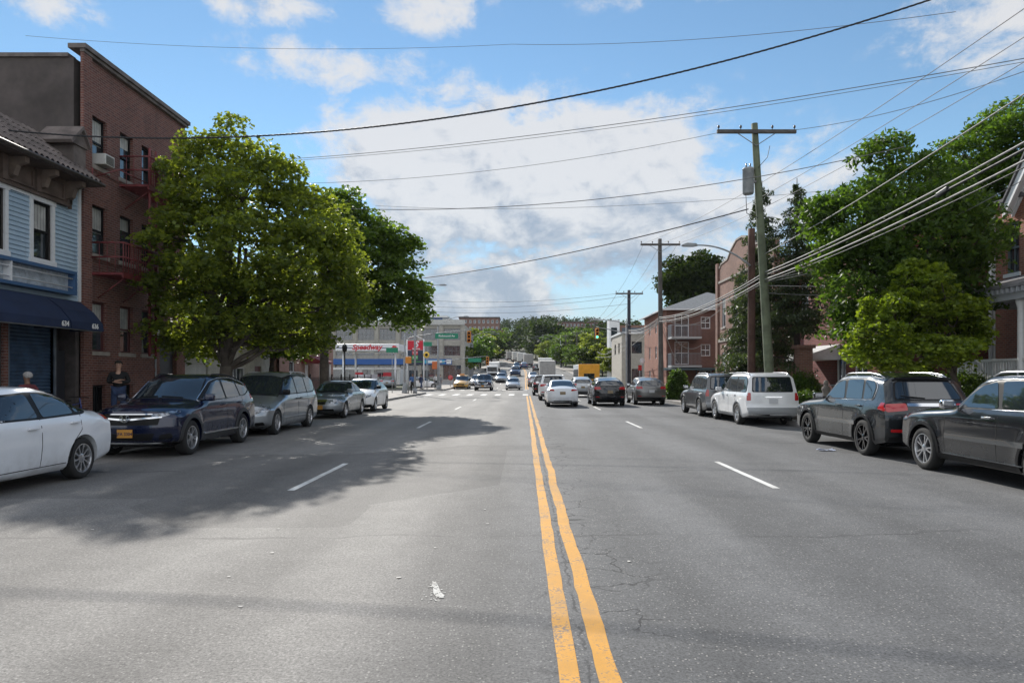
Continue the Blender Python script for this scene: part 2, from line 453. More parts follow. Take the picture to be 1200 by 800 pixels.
def build_land():
    xs = sorted(set([-880, -600, -420, -300, -220, -160, -120, -90, -70, -55, -44, -36, -30, -25, -20, -16, -12, -9.9, -9.5, 0, 9.5, 9.9, 12, 16, 20, 25, 30, 36, 44, 55, 70, 90, 120, 160, 220, 300, 420, 600, 880]))
    ys = [-60, -30, -10, 0, 20, 40, 55, 65.6, 65.9, 80.1, 80.4, 84, 88, 92, 96, 100]+[100+10*i for i in range(1, 24)]+[350, 370, 390, 410, 430, 450, 470, 490, 510, 530, 550, 570, 590, 620, 660, 700, 800, 1000, 1380]
    bm = B(); g = []
    for y in ys:
        row = []
        for x in xs:
            X = x+cx(y)
            low = (abs(x) <= 9.5 and not (y > 190 and (x < -6 or x > 8))) or 65.8 < y < 80.2
            z = gz(X if y > 330 else x, y)+(-.30 if low else .125)
            if abs(x) < 60 and y > 140 and y <= 330: z = prof(y)+(-.3 if low else .125)+hill(x, y)
            row.append(bm.verts.new((X, y, z)))
        g.append(row)
    for j in range(len(ys)-1):
        for i in range(len(xs)-1):
            bm.faces.new((g[j][i], g[j][i+1], g[j+1][i+1], g[j+1][i]))
    structure('ground', bm, GRD)
    # main road
    Ys = [-40, -20, 0, 20, 40, 60, 66, 80, 84, 86, 88, 90, 92, 94, 96, 98, 100]+[100+8*i for i in range(1, 30)]
    bm = B(); prev = None
    for y in Ys:
        r = [bm.verts.new((x+cx(y), y, prof(y))) for x in (-hw(y, -1), 0, hw(y, 1))]
        if prev: 
            for i in range(2): bm.faces.new((prev[i], prev[i+1], r[i+1], r[i]))
        prev = r
    structure('road', bm, ASPH)
    bm = B()
    for s in (-1, 1): quad(bm, (s*9.4, 65.9, 0), (s*140, 65.9, 0), (s*140, 80.1, 0), (s*9.4, 80.1, 0))
    bmesh.ops.recalc_face_normals(bm, faces=bm.faces)
    for f in bm.faces:
        if f.normal.z < 0: f.normal_flip()
    structure('cross_street', bm, ASPH)
    # kerbs and pavements: (side, y0, y1, outer)
    def strip(name, m, s, y0, y1, xi, xo, z0, z1, corner=0):
        n = max(1, int((y1-y0)/6)); bm = B(); prev = None
        for i in range(n+1):
            y = y0+(y1-y0)*i/n; zz = prof(y); c = cx(y)
            dx_ = s*(hw(y, s)-9.4); c += dx_
            vs = [bm.verts.new((s*xi+c, y, zz+z0)), bm.verts.new((s*xi+c, y, zz+z1)), bm.verts.new((s*xo+c, y, zz+z1)), bm.verts.new((s*xo+c, y, zz+z0))]
            if prev:
                for k in range(3): bm.faces.new((prev[k], prev[k+1], vs[k+1], vs[k]))
            else: bm.faces.new(vs)
            prev = vs
        bm.faces.new(prev[::-1])
        bmesh.ops.recalc_face_normals(bm, faces=bm.faces)
        return structure(name, bm, m)
    for s in (-1, 1):
        for (y0, y1) in ((-30, 65.6), (80.4, 300)):
            strip('kerb', KERB, s, y0, y1, 9.4, 9.6, -.05, .15)
            strip('sidewalk', CONC, s, y0, y1, 9.6, 13.55 if s < 0 else 13.2, -.05, .144)
    for s in (-1, 1):
        for (ya, yb) in ((65.6, 65.86), (80.14, 80.4)):
            bm = box(B(), s*9.7, ya, -.05, s*60, yb, .15); structure('kerb', bm, KERB)
    # painted lines, each a sheet 4 mm up with hand-laid wobble
    rnd = random.Random(4)
    def line(bm, x, y0, y1, w, wob=.0, step=.35, flare=0):
        n = max(1, int((y1-y0)/step)); prev = None; dx = 0; dw = 0
        for i in range(n+1):
            y = y0+(y1-y0)*i/n
            dx = dx*.75+rnd.uniform(-wob, wob); dw = dw*.5+rnd.uniform(-wob, wob)*.5
            a = bm.verts.new((x-w/2+dx-dw+cx(y), y, prof(y)+.004)); b = bm.verts.new((x+w/2+dx+dw+cx(y), y, prof(y)+.004))
            if prev: bm.faces.new((prev[0], prev[1], b, a))
            prev = (a, b)
    bm = B(); line(bm, .262, -6, 58.5, .125, .006); line(bm, .488, -6, 58.5, .125, .0085, .22)
    line(bm, .25, 86, 300, .16, .0, 4); line(bm, .52, 86, 300, .16, .0, 4)
    structure('centre_line_marking', bm, YEL)
    bm = B()
    for k in range(-1, 4):
        line(bm, -3.55, 10.4+12.4*k, 13.6+12.4*k, .11, .003)
        line(bm, 3.92, 10.6+12.2*k, 13.9+12.2*k, .11, .003)
    for k in range(12):
        line(bm, -3.55, 90+12.4*k, 93+12.4*k, .13); line(bm, 3.92, 90+12.4*k, 93+12.4*k, .13)
    # arrow marking in the left-hand lane before the crossing
    structure('lane_marking', bm, WRP)
    bm = B()
    for k in range(15):
        x = -9.0+1.27*k
        quad(bm, (x, 60.6, .004), (x+.5, 60.6, .004), (x+.5, 64.6, .004), (x, 64.6, .004))
        quad(bm, (x, 81.5, .004), (x+.5, 81.5, .004), (x+.5, 84.0, .004), (x, 84.0, .004))
    structure('crosswalk_marking', bm, WRP)
    bm = B(); quad(bm, (.9, 59.2, .004), (9.2, 59.2, .004), (9.2, 59.7, .004), (.9, 59.7, .004)); structure('stop_line_marking', bm, WRP)
    # old scrap of white paint, splatter and flattened litter on the asphalt
    bm = B()
    def stroke(pts, w):
        P = [Vector((x, y, 0)) for x, y in pts]; n = len(P); L_, R_ = [], []
        for i, p in enumerate(P):
            d = (P[min(n-1, i+1)]-P[max(0, i-1)]).normalized(); q = Vector((-d.y, d.x, 0))*w*rnd.uniform(.35, 1.25)*(.35 if i in (0, n-1) else 1)
            L_.append(p+q); R_.append(p-q)
        for i in range(n-1):
            bm.faces.new([bm.verts.new((v.x, v.y, .005)) for v in (L_[i], R_[i], R_[i+1], L_[i+1])])
    for pts, w in (([(-.76, 5.78), (-.745, 5.70), (-.72, 5.60), (-.70, 5.50), (-.665, 5.42), (-.64, 5.37)], .034), ([(-.80, 5.64), (-.77, 5.66), (-.74, 5.62)], .018), ([(-.71, 5.36), (-.68, 5.30), (-.65, 5.30)], .016), ([(-.66, 5.52), (-.63, 5.50)], .014)):
        stroke(pts, w)
    for _ in range(26):
        x = rnd.gauss(-.72, .055); y = rnd.gauss(5.5, .15); r = rnd.uniform(.002, .009)
        bm.faces.new([bm.verts.new((x+r*math.cos(a)*rnd.uniform(.6, 1.3), y+1.6*r*math.sin(a), .005)) for a in (0, 1, 2.1, 3.2, 4.2, 5.2)])
    structure('paint_splatter_marking', bm, roadpaint('dried_white_paint', (.58, .58, .56), 1.5))
    specks = []
    k = 0
    LIT = ['pale scrap of litter farthest left on the open asphalt below the white sedan', 'pale scrap just right of and beyond the farthest left one', 'pale scrap left of the lane dash, below the tree shadow', 'pale scrap directly under the near end of the left lane dash', 'pale scrap between the lane dash and the white splatter', 'pale scrap left of the white splatter, nearest the camera on that side', 'pale scrap close to the left of the yellow line', 'smaller pale scrap just beyond the one close to the yellow line', 'pale scrap right of the yellow lines', 'pale scrap just beyond the white splatter', 'pale scrap touching the left side of the white splatter']
    for (px, py) in ((108, 621), (219, 611), (268, 676), (326, 620), (319, 648), (282, 711), (571, 614), (568, 597), (737, 658), (510, 642), (468, 677)):
        Y = 1400/(py-440); X = (px-614)/800*Y
        sz = .011+.008*rnd.random()
        bm = B(); r = [rnd.uniform(.6, 1.2) for _ in range(7)]
        vs = [bm.verts.new((math.cos(i*.9)*sz*r[i]*1.5, math.sin(i*.9)*sz*r[i], .004+.004*rnd.random())) for i in range(7)]
        bm.faces.new(vs)
        bmesh.ops.solidify(bm, geom=list(bm.faces), thickness=.002)
        o = obj('litter_scrap', bm, MATS.get('pale_scrap') or mat('pale_scrap', (.6, .58, .54), .8)); o.location = (X, Y, .003)
        tag(o, LIT[k], 'litter', 'scraps of litter on the road'); k += 1
    # crumpled sheet beside the far black suv
    bm = B(); rr = random.Random(8)
    g = [[bm.verts.new((i*.07-.18, j*.05-.08, .01+rr.uniform(0, .045))) for i in range(6)] for j in range(4)]
    for j in range(3):
        for i in range(5): bm.faces.new((g[j][i], g[j][i+1], g[j+1][i+1], g[j+1][i]))
    bmesh.ops.solidify(bm, geom=list(bm.faces), thickness=.003)
    o = obj('crumpled_paper', bm, mat('blue_white_paper', (.55, .60, .74), .7, var=.4, vscale=9))
    p = at(968, 528, 1400/(528-440)); o.location = (p.x, p.y, 0.003); o.scale = (1.1, 1.3, 1)
    tag(o, 'crumpled blue and white paper lying by the black wheels of the suv', 'litter')
build_land()
# ------------------------------------------------------------------ building helpers
# a wall is described in its own plane: s runs along the wall, z up, d out of it
class Wall:
    def __init__(w, origin, sdir, ndir):
        w.o = Vector(origin); w.s = Vector(sdir).normalized(); w.n = Vector(ndir).normalized()
    def p(w, s, z, d=0): return w.o+w.s*s+w.n*d+Vector((0, 0, z))
    def b(w, bm, s0, s1, z0, z1, d0, d1, mi=0):
        c = [w.p(s, z, d) for (s, z, d) in ((s0,z0,d0),(s1,z0,d0),(s1,z0,d1),(s0,z0,d1),(s0,z1,d0),(s1,z1,d0),(s1,z1,d1),(s0,z1,d1))]
        v = [bm.verts.new(x) for x in c]; fs = []
        for f in ((0,3,2,1),(4,5,6,7),(0,1,5,4),(1,2,6,5),(2,3,7,6),(3,0,4,7)):
            ff = bm.faces.new([v[i] for i in f]); ff.material_index = mi; fs.append(ff)
        bmesh.ops.recalc_face_normals(bm, faces=fs)
        return bm
    def sheet(w, bm, s0, s1, z0, z1, holes, depth=.18, d=0):      # wall skin with openings and their reveals
        ss = sorted(set([s0, s1]+[h[0] for h in holes]+[h[1] for h in holes]))
        zs = sorted(set([z0, z1]+[h[2] for h in holes]+[h[3] for h in holes]))
        for i in range(len(ss)-1):
            for j in range(len(zs)-1):
                cs, cz = (ss[i]+ss[i+1])/2, (zs[j]+zs[j+1])/2
                if any(h[0] < cs < h[1] and h[2] < cz < h[3] for h in holes): continue
                quad(bm, w.p(ss[i], zs[j], d), w.p(ss[i+1], zs[j], d), w.p(ss[i+1], zs[j+1], d), w.p(ss[i], zs[j+1], d))
        for (a, b_, c, e) in holes:
            quad(bm, w.p(a, c, d), w.p(a, e, d), w.p(a, e, d-depth), w.p(a, c, d-depth))
            quad(bm, w.p(b_, c, d), w.p(b_, e, d), w.p(b_, e, d-depth), w.p(b_, c, d-depth))
            quad(bm, w.p(a, c, d), w.p(b_, c, d), w.p(b_, c, d-depth), w.p(a, c, d-depth))
            quad(bm, w.p(a, e, d), w.p(b_, e, d), w.p(b_, e, d-depth), w.p(a, e, d-depth))
        return bm
def window(w, parent, s0, s1, z0, z1, depth=.14, fm=None, gm=None, sash=True, sill=None, fw=.06, bars=0, curtain=None, name='window', d=0):
    fm = fm or BLK; gm = gm or GLB
    bm = B(); dd = d-depth
    w.b(bm, s0, s1, z0, z0+fw, dd-.03, dd+.04); w.b(bm, s0, s1, z1-fw, z1, dd-.03, dd+.04)
    w.b(bm, s0, s0+fw, z0+fw, z1-fw, dd-.03, dd+.04); w.b(bm, s1-fw, s1, z0+fw, z1-fw, dd-.03, dd+.04)
    if sash:
        zm = (z0+z1)/2; w.b(bm, s0+fw, s1-fw, zm-.03, zm+.03, dd-.02, dd+.055)
    for k in range(bars):
        s = s0+(s1-s0)*(k+1)/(bars+1); w.b(bm, s-.015, s+.015, z0+fw, z1-fw, dd-.01, dd+.03)
    f = obj(name, bm, fm, parent)
    bm = B(); w.b(bm, s0+.02, s1-.02, z0+.02, z1-.02, dd-.026, dd-.018); obj('pane', bm, gm, f)
    if curtain is not None:
        bm = B(); zt = z1-fw-(z1-z0)*curtain[0]
        n = 10
        for k in range(n):
            a = s0+fw+(s1-s0-2*fw)*k/n; b_ = s0+fw+(s1-s0-2*fw)*(k+1)/n
            dk = dd-.014+.003*(k % 2)
            quad(bm, w.p(a, zt, dk), w.p(b_, zt, dk-.003*(1-2*(k % 2))), w.p(b_, z1-fw, dk-.003*(1-2*(k % 2))), w.p(a, z1-fw, dk))
        obj('blind', bm, curtain[1], f)
    if sill:
        bm = B(); w.b(bm, s0-.08, s1+.08, z0-.13, z0-.002, d-depth+.05, d+.06); obj('sill', bm, sill, f)
    return f
STONE = mat('sill_stone', (.30, .27, .24), .85, var=.2, dirt=.3)
BLIND = mat('pale_blind', (.42, .42, .40), .8, var=.2)
WFR = mat('white_frame', (.68, .69, .70), .5, dirt=.2)
BRK1 = brick('dark_red_brick', (.20, .078, .058), (.115, .048, .042), (.25, .19, .17), dirt=.5)
BRK2 = brick('orange_brick', (.34, .125, .075), (.24, .085, .055), (.30, .24, .2), dirt=.25)
BRK3 = brick('tan_red_brick', (.27, .135, .095), (.19, .09, .065), (.26, .22, .19), dirt=.35)
BRK4 = brick('crimson_brick', (.26, .062, .05), (.18, .045, .04), (.22, .17, .16), dirt=.25)
BRK5 = brick('pinkish_brick', (.36, .19, .15), (.27, .14, .11), (.34, .3, .27), dirt=.2)
def clapboard():
    m = bpy.data.materials.new('blue_clapboard'); m.use_nodes = True
    t = NT(m.node_tree); b = t.n['Principled BSDF']; b.inputs['Roughness'].default_value = .6
    P = t.node('ShaderNodeTexCoord').outputs['Object']
    n = t.noise(P, 1.2, 6, .6)
    col = t.mix(t.mr(n, .3, .75), (.32, .43, .53), (.39, .50, .59))
    st = t.noise(t.vm('MULTIPLY', P, (2.5, 2.5, .35)), 2.0, 5, .7)
    col = t.mix(t.m('MULTIPLY', t.mr(st, .52, .8), .4), col, (.12, .14, .16))
    t.l.new(col, b.inputs['Base Color']); return m
CLAP = clapboard()
BROWN = mat('dark_brown_wood', (.10, .070, .056), .75, var=.3, dirt=.3)
NAVY = mat('navy_canvas', (.008, .018, .052), .8, var=.15, vscale=2)
ROOFT = mat('roof_tile', (.14, .115, .105), .85, var=.35, vscale=2.5, dirt=.3)
REDI = mat('red_iron', (.155, .03, .032), .55, var=.3, vscale=6)
WALLD = mat('weathered_side_wall', (.085, .072, .068), .95, var=.35, vscale=.8, dirt=.4)
SHUT = mat('blue_shutter', (.055, .10, .17), .5, .3, var=.25, dirt=.3)
DOORD = mat('dark_door', (.03, .032, .04), .4)

XF = -13.6
def YF(px): return -XF*800/(614-px)
FL = Wall((XF, 0, 0), (0, 1, 0), (1, 0, 0))       # left facades: s is the distance up the road

def blue_house():
    y0, y1 = 11.0, 20.86
    t = thing('clapboard_building', 'two storey pale blue clapboard shop building with tiled pent roof and navy awning', 'building', (XF, 16, 0))
    t['group'] = 'houses along the street'
    loc = Vector((XF, 16, 0))
    W = Wall((0, -16, 0), (0, 1, 0), (1, 0, 0))
    wins = [(YF(37), YF(59), 5.02, 6.62), (YF(-10.5), YF(3.5), 5.02, 6.62), (13.4, 14.2, 5.02, 6.62)]
    bm = B()
    # lapped boards
    z = 4.0; k = 0
    holes = [(a, b, c, d) for a, b, c, d in wins]
    while z < 7.5:
        zt = min(z+.125, 7.56)
        segs = [(y0, y1)]
        for (a, b, c, d) in holes:
            if zt > c+.01 and z < d-.01:
                segs = [q for (p0, p1) in segs for q in ((p0, min(p1, a)), (max(p0, b), p1)) if q[1]-q[0] > .01]
        for (a, b) in segs:
            quad(bm, W.p(a, z, .042), W.p(b, z, .042), W.p(b, zt, .006), W.p(a, zt, .006))
            quad(bm, W.p(a, z, .004), W.p(b, z, .004), W.p(b, z, .042), W.p(a, z, .042))
        z += .125
    obj('clapboard_wall', bm, CLAP, t)
    bm = B(); W.sheet(bm, y0, y1, .13, 7.52, holes+[(13.0, 17.75, .14, 3.35), (18.0, 19.72, .14, 3.2), (19.82, 20.7, .14, 3.2)], .5, 0)
    W.b(bm, y0, y1, .13, 7.5, -9, -.52)
    obj('wall', bm, mat('shopfront_wall', (.07, .06, .058), .85, var=.3, dirt=.3), t)
    bm = B(); W.b(bm, y1-.10, y1, 4.0, 7.5, .0, .075); W.b(bm, y0, y1-1.3, 6.66, 6.74, .03, .09)
    obj('corner_board', bm, WFR, t)
    for i, (a, b, c, d) in enumerate(wins):
        f = window(W, t, a, b, c, d, .09, BLK, GLB, curtain=((.45, BLIND) if i == 0 else None))
        bm = B()
        W.b(bm, a-.12, a, c-.1, d+.1, .0, .06); W.b(bm, b, b+.12, c-.1, d+.1, .0, .06); W.b(bm, a-.15, b+.15, d+.0, d+.12, .0, .075); W.b(bm, a-.15, b+.15, c-.14, c, .0, .09)
        obj('casing', bm, WFR, f)
    # brown frieze with recessed panels under the eave
    bm = B(); ye = YF(76)
    W.b(bm, y0, ye, 6.74, 7.56, .0, .10)
    n = 0; s = ye-.18
    while s-.95 > y0:
        for (a, b, c, d) in ((s-1.0, s-.02, 6.88, 6.94), (s-1.0, s-.02, 7.34, 7.40)): W.b(bm, a, b, c, d, .10, .14)
        W.b(bm, s-1.0, s-.94, 6.94, 7.34, .10, .14); W.b(bm, s-.08, s-.02, 6.94, 7.34, .10, .14)
        W.b(bm, s-1.24, s-1.06, 6.83, 7.48, .10, .20)
        s -= 1.24
    W.b(bm, y0, ye, 6.74, 6.82, .10, .17)
    # curved end bracket
    arc = [(ye+(y1-.12-ye)*(1-math.cos(a))/1.0, 6.74+(7.5-6.74)*math.sin(a)) for a in [i*math.pi/2/8 for i in range(9)]]
    for i in range(8):
        (a, c), (b, d) = arc[i], arc[i+1]
        W.b(bm, a, max(b, a+.01), max(c, d)-.0, 7.56, .0, .10)
        W.b(bm, a-.03, b+.05, min(c, d)-.06, max(c, d)+.06, .10, .17)
    W.b(bm, y0, y1, 7.49, 7.57, .002, .62)
    obj('frieze', bm, BROWN, t)
    for k in range(9):
        s = 20.2-1.15*k
        bm = prism(B(), [(.1, 7.48), (.58, 7.48), (.58, 7.33), (.36, 7.26), (.27, 7.0), (.1, 6.95)], 'Y', s-16-.08, s-16+.08)
        obj('eave_bracket', bm, mat('bracket_wood', (.16, .12, .095), .75, var=.2), t)
    # tiled pent roof
    bm = B(); ys = y0; step = .21
    k = 0
    while ys < y1-.02:
        ye_ = min(ys+step, y1)
        nrow = 5
        for r in range(nrow):
            f0, f1 = r/nrow, (r+1)/nrow
            xa, za = .72-1.75*f0, 7.57+1.45*f0; xb, zb = .72-1.75*f1, 7.57+1.45*f1
            ym = (ys+ye_)/2; h = .085
            for (p, q, u, v) in ((ys, ym-.03, 0, h), (ym-.03, ym+.03, h, h), (ym+.03, ye_, h, 0)):
                quad(bm, (xa, p-16, za+u+.02), (xa, q-16, za+v+.02), (xb, q-16, zb+v), (xb, p-16, zb+u))
            quad(bm, (xa, ys-16, za-.02), (xa, ye_-16, za-.02), (xa, ye_-16, za+.04), (xa, ys-16, za+.04))
        ys += step
    prism(bm, [(.72, 7.56), (.72, 7.50), (.63, 7.50), (.63, 7.575), (-1.1, 7.575), (-1.1, 9.0)], 'Y', y0-16, y1-16)
    W.b(bm, y0, y1, 8.0, 9.02, -9, -1.0)
    obj('roof', bm, ROOFT, t)
    bm = B(); tube(bm, [(.78, y0-16, 7.54), (.78, y1-16, 7.54)], .05, 8); obj('gutter', bm, mat('gutter_brown', (.10, .08, .07), .5), t)
    # little gabled turret at the roof's end
    bm = B(); W.b(bm, y1-.62, y1-.06, 7.9, 8.65, -.55, .25)
    prism(bm, [(y1-.74-16, 8.62), (y1-.34-16, 9.08), (y1+.0-16, 8.62)], 'X', -.7, .30)
    prism(bm, [(y1-.86-16, 8.58), (y1-.34-16, 9.13), (y1+.0-16, 8.64), (y1+.0-16, 8.72), (y1-.34-16, 9.24), (y1-.92-16, 8.66)], 'X', -.75, .38)
    obj('dormer', bm, ROOFT, t)
    # sign box
    bm = B(); s0, s1, a, b_ = 12.2, YF(77), 4.12, 4.82
    W.b(bm, s0, s1, a, a+.09, .03, .34); W.b(bm, s0, s1, b_-.09, b_, .03, .34); W.b(bm, s1-.08, s1, a+.09, b_-.09, .03, .34)
    obj('sign_box', bm, mat('sign_blue', (.05, .11, .22), .5), t)
    bm = B(); W.b(bm, s0, s1-.08, a+.09, b_-.09, .03, .12); ob = obj('sign_back', bm, mat('faded_sign_white', (.42, .47, .52), .6, var=.25, vscale=4, dirt=.5), t)
    bm = B()
    for zz in (a+.22, b_-.22): tube(bm, [W.p(s0, zz, .26), W.p(s1-.1, zz, .26)], .022, 8)
    for s in (14.0, 16.0, 17.7): W.b(bm, s-.025, s+.025, a+.09, b_-.09, .12, .32)
    obj('sign_tubes', bm, WFR, t)
    # awning: main canvas and a rounded end piece
    def awn(s0, s1, name, round_end):
        bm = B()
        pr = [(0.03, 4.0), (.35, 3.93), (.75, 3.62), (1.02, 3.28), (1.05, 3.06), (1.03, 3.06), (1.0, 3.26), (.73, 3.58), (.33, 3.88), (.03, 3.95)]
        prism(bm, pr, 'Y', s0-16, s1-16)
        for e in ((s0, s0+.012), (s1-.012, s1)):
            if round_end or e[1] == s1:
                prism(bm, [(.03, 3.06), (.03, 4.0), (.35, 3.93), (.75, 3.62), (1.02, 3.28), (1.05, 3.06)], 'Y', e[0]-16-.001, e[1]-16+.001)
        o = obj(name, bm, NAVY, t); return o
    a1 = awn(11.4, 18.92, 'awning', False); a2 = awn(18.97, 20.4, 'awning', True)
    a2['label'] = 'short end piece of the navy awning'
    AWT = mat('awning_lettering', (.72, .72, .70), .7)
    text('lettering', '634', .20, AWT, a1, (1.056, 18.68-16, 3.17), '+X', bold=.004)
    text('lettering', '636', .20, AWT, a2, (1.056, 19.98-16, 3.18), '+X', bold=.004)
    bm = B(); tube(bm, [(1.0, 11.5-16, 3.05), (1.0, 20.35-16, 3.05)], .02, 6)
    for s in (12.5, 15, 17.5, 20.3): tube(bm, [(1.0, s-16, 3.05), (0, s-16, 3.4)], .015, 6)
    obj('awning_frame', bm, STEEL, t)
    # shutter, door, side window
    bm = B(); z = .14
    while z < 3.2:
        quad(bm, W.p(18.0, z, -.10), W.p(19.72, z, -.10), W.p(19.72, z+.05, -.065), W.p(18.0, z+.05, -.065))
        quad(bm, W.p(18.0, z+.05, -.065), W.p(19.72, z+.05, -.065), W.p(19.72, z+.1, -.10), W.p(18.0, z+.1, -.10)); z += .1
    sh = obj('roller_shutter', bm, SHUT, t)
    bm = B(); W.b(bm, 18.0-.1, 18.0, .14, 3.2, -.1, .04); W.b(bm, 19.72, 19.80, .14, 3.2, -.1, .04); W.b(bm, 17.9, 19.8, 3.2, 3.42, -.1, .06); obj('shutter_frame', bm, mat('grey_metal', (.17, .2, .24), .4, .6, var=.2), t)
    bm = B(); box(bm, -.08, 2.7, .9, 0.0, 2.82, 1.3); obj('lock_box', bm, STEEL, sh)
    bm = B(); W.b(bm, 19.95, 20.6, .14, 2.5, -.32, -.26); dr = obj('door', bm, DOORD, t)
    bm = B(); W.b(bm, 19.99, 20.12, .8, 1.9, -.24, -.2); obj('handle', bm, STEEL, dr)
    bm = B(); W.b(bm, 13.05, 17.7, .6, 3.3, -.3, -.28); obj('shop_window', bm, GLB, t)
    bm = B(); W.b(bm, y0, 12.9, .14, .6, 0, .03); W.b(bm, 13.0, 17.75, .14, .58, -.2, .02); W.b(bm, 17.76, 17.92, .14, 3.3, 0, .06); obj('stall_riser', bm, BRK1, t)
    return t
blue_house()

def brick_building():
    y0, y1 = 20.9, 27.35
    t = thing('brick_apartment_building', 'tall dark red brick apartment building with blank parapet and red fire escape', 'building', (XF, 24, 0))
    t['group'] = 'houses along the street'
    W = Wall((.02, -24, 0), (0, 1, 0), (1, 0, 0))
    SC = -XF
    cols = [(21.46, 22.22), (22.95, 23.72), (24.25, 24.95), (25.75, 26.4)]
    rows = [(8.40, 9.95), (5.60, 7.15), (2.52, 4.1)]
    holes = []
    for i, (a, b) in enumerate(cols):
        for j, (c, d) in enumerate(rows):
            if j == 2 and i == 3: continue
            holes.append((a, b, c, d))
    extra = [(25.45, 26.7, .14, 3.1), (21.5, 22.15, .35, 1.45), (23.0, 23.7, .35, 1.45)]
    bm = B(); W.sheet(bm, y0, y1, .13, 11.75, holes+extra, .2, 0)
    # far end wall and roof
    quad(bm, W.p(y1, .13, 0), W.p(y1, 11.75, 0), W.p(y1, 11.75, -14), W.p(y1, .13, -14))
    # pier at the near corner and band courses
    W.b(bm, y0, y0+.42, .13, 11.76, .0, .10)
    obj('wall', bm, BRK1, t)
    bm = B(); W.b(bm, y0+.02, y1-.02, .2, 11.5, -14, -.22); obj('side_wall', bm, WALLD, t)
    bm = B(); W.b(bm, y0-.06, y1+.05, 11.76, 11.90, -.35, .20); W.b(bm, y0-.02, y1+.02, 11.66, 11.755, .0, .13); W.b(bm, y0-.04, y0+.35, 11.5, 11.62, -14, -.36)
    obj('coping', bm, mat('coping_stone', (.15, .13, .12), .8, var=.3), t)
    bm = B()
    for (c, d) in rows[:2]:
        W.b(bm, y0+.42, y1, c-.2, c-.13, .0, .03)
    W.b(bm, y0+.42, 25.4, 1.9, 2.02, .0, .05)
    obj('string_course', bm, BRK1, t)
    for (a, b, c, d) in holes:
        low = c < 3
        window(W, t, a, b, c, d, .15, mat('maroon_frame', (.09, .03, .03), .6) if low else BLK, GLB, sill=STONE, curtain=((.5 if (a < 22 or low) else .25, BLIND) if not (24 < a < 25) else None))
    for (a, b, c, d) in extra[1:]:
        f = window(W, t, a, b, c, d, .15, BLK, GLB, sash=False, sill=STONE, bars=4, name='basement_window')
    bm = B(); W.b(bm, 25.5, 26.65, .14, 2.6, -.19, -.14); W.b(bm, 25.45, 26.7, 2.6, 3.1, -.19, -.1); dr = obj('door', bm, DOORD, t)
    bm = B(); W.b(bm, 26.5, 26.56, 1.1, 1.3, -.14, -.08); obj('handle', bm, STEEL, dr)
    bm = B()
    for k in range(3): W.b(bm, 25.3, 26.85, .13+.0, .66-.17*k-.0, .02+.3*k, .32+.3*k)
    obj('steps', bm, STONE, t)
    for k, yy in enumerate((21.9,)):
        a = bevelbox(B(), -.35, yy-24-.25, 8.46, .32, yy-24+.25, 8.80, .015)
        o = obj('air_conditioner', a, mat('off_white_metal', (.60, .60, .57), .5, dirt=.25)); o.location = (XF, 24, 0)
        tag(o, 'white window air conditioner jutting from the top floor window beside the fire escape', 'air conditioner')
        bm = B()
        for i in range(9): box(bm, .322, yy-24-.2, 8.49+.031*i, .33, yy-24+.2, 8.503+.031*i)
        obj('vent_grille', bm, BLK, o)
    # fire escape
    f = thing('fire_escape', 'rust red iron fire escape with two balconies and a ladder on the brick wall', 'fire escape', (XF+.1, 24, 0))
    def deck(z, s0, s1, dep=1.0):
        bm = B(); n = int((s1-s0)/.07)
        for k in range(n): box(bm, .0, s0-24+k*.07, z, dep, s0-24+k*.07+.03, z+.025)
        box(bm, dep-.05, s0-24, z-.14, dep+.01, s1-24, z+.03); box(bm, 0, s0-24, z-.06, .05, s1-24, z-.001)
        box(bm, .05, s0-24, z-.05, dep-.05, s0-24+.03, z-.001); box(bm, .05, s1-24-.03, z-.05, dep-.05, s1-24, z-.001)
        for s in (s0+.3, (s0+s1)/2, s1-.3): tube(bm, [(dep-.05, s-24, z-.05), (.02, s-24, z-.75)], .022, 6)
        d = obj('platform', bm, REDI, f)
        bm = B()
        for h in (.5, .95):
            tube(bm, [(.02, s0-24, z+h), (dep, s0-24, z+h), (dep, s1-24, z+h), (.02, s1-24, z+h)], .03, 6)
        k = s0
        while k <= s1+.01: tube(bm, [(dep, k-24, z), (dep, k-24, z+.95)], .017, 5); k += .14
        for q in (.25, .5, .75):
            for e in (s0, s1): tube(bm, [(dep*q, e-24, z), (dep*q, e-24, z+.95)], .011, 5)
        obj('railing', bm, REDI, d)
    deck(8.1, 22.75, 26.4); deck(4.95, 21.3, 24.6)
    bm = B()
    for s in (22.98, 23.38): tube(bm, [(.9, s-24, 2.4), (.9, s-24, 9.4)], .042, 6)
    z = 2.5
    while z < 9.1: tube(bm, [(.9, 22.98-24, z), (.9, 23.38-24, z)], .02, 5); z += .3
    obj('ladder', bm, REDI, f)
    bm = B()
    for d in (.35, .85): tube(bm, [(d, 24.0-24, 5.0), (d, 25.9-24, 8.1)], .03, 6); tube(bm, [(d, 24.0-24, 5.85), (d, 25.9-24, 8.95)], .02, 6)
    for k in range(12):
        u = (k+.5)/12; box(bm, .35, 24.0-24+1.9*u-.09, 5.0+3.1*u, .85, 24.0-24+1.9*u+.09, 5.0+3.1*u+.02)
    obj('stairs', bm, REDI, f)
    bm = B(); tube(bm, [(.1, 21.2-24, 7.9), (.9, 21.25-24, 8.15), (.95, 22.7-24, 8.15)], .02, 6); tube(bm, [(.1, 21.2-24, 7.6), (.1, 21.2-24, 8.2)], .02, 6); obj('brace', bm, REDI, f)
    # meter box and pipe
    bm = bevelbox(B(), 0, 24.98-24, 3.1, .14, 25.22-24, 3.45, .02); o = obj('meter_box', bm, WHT, t)
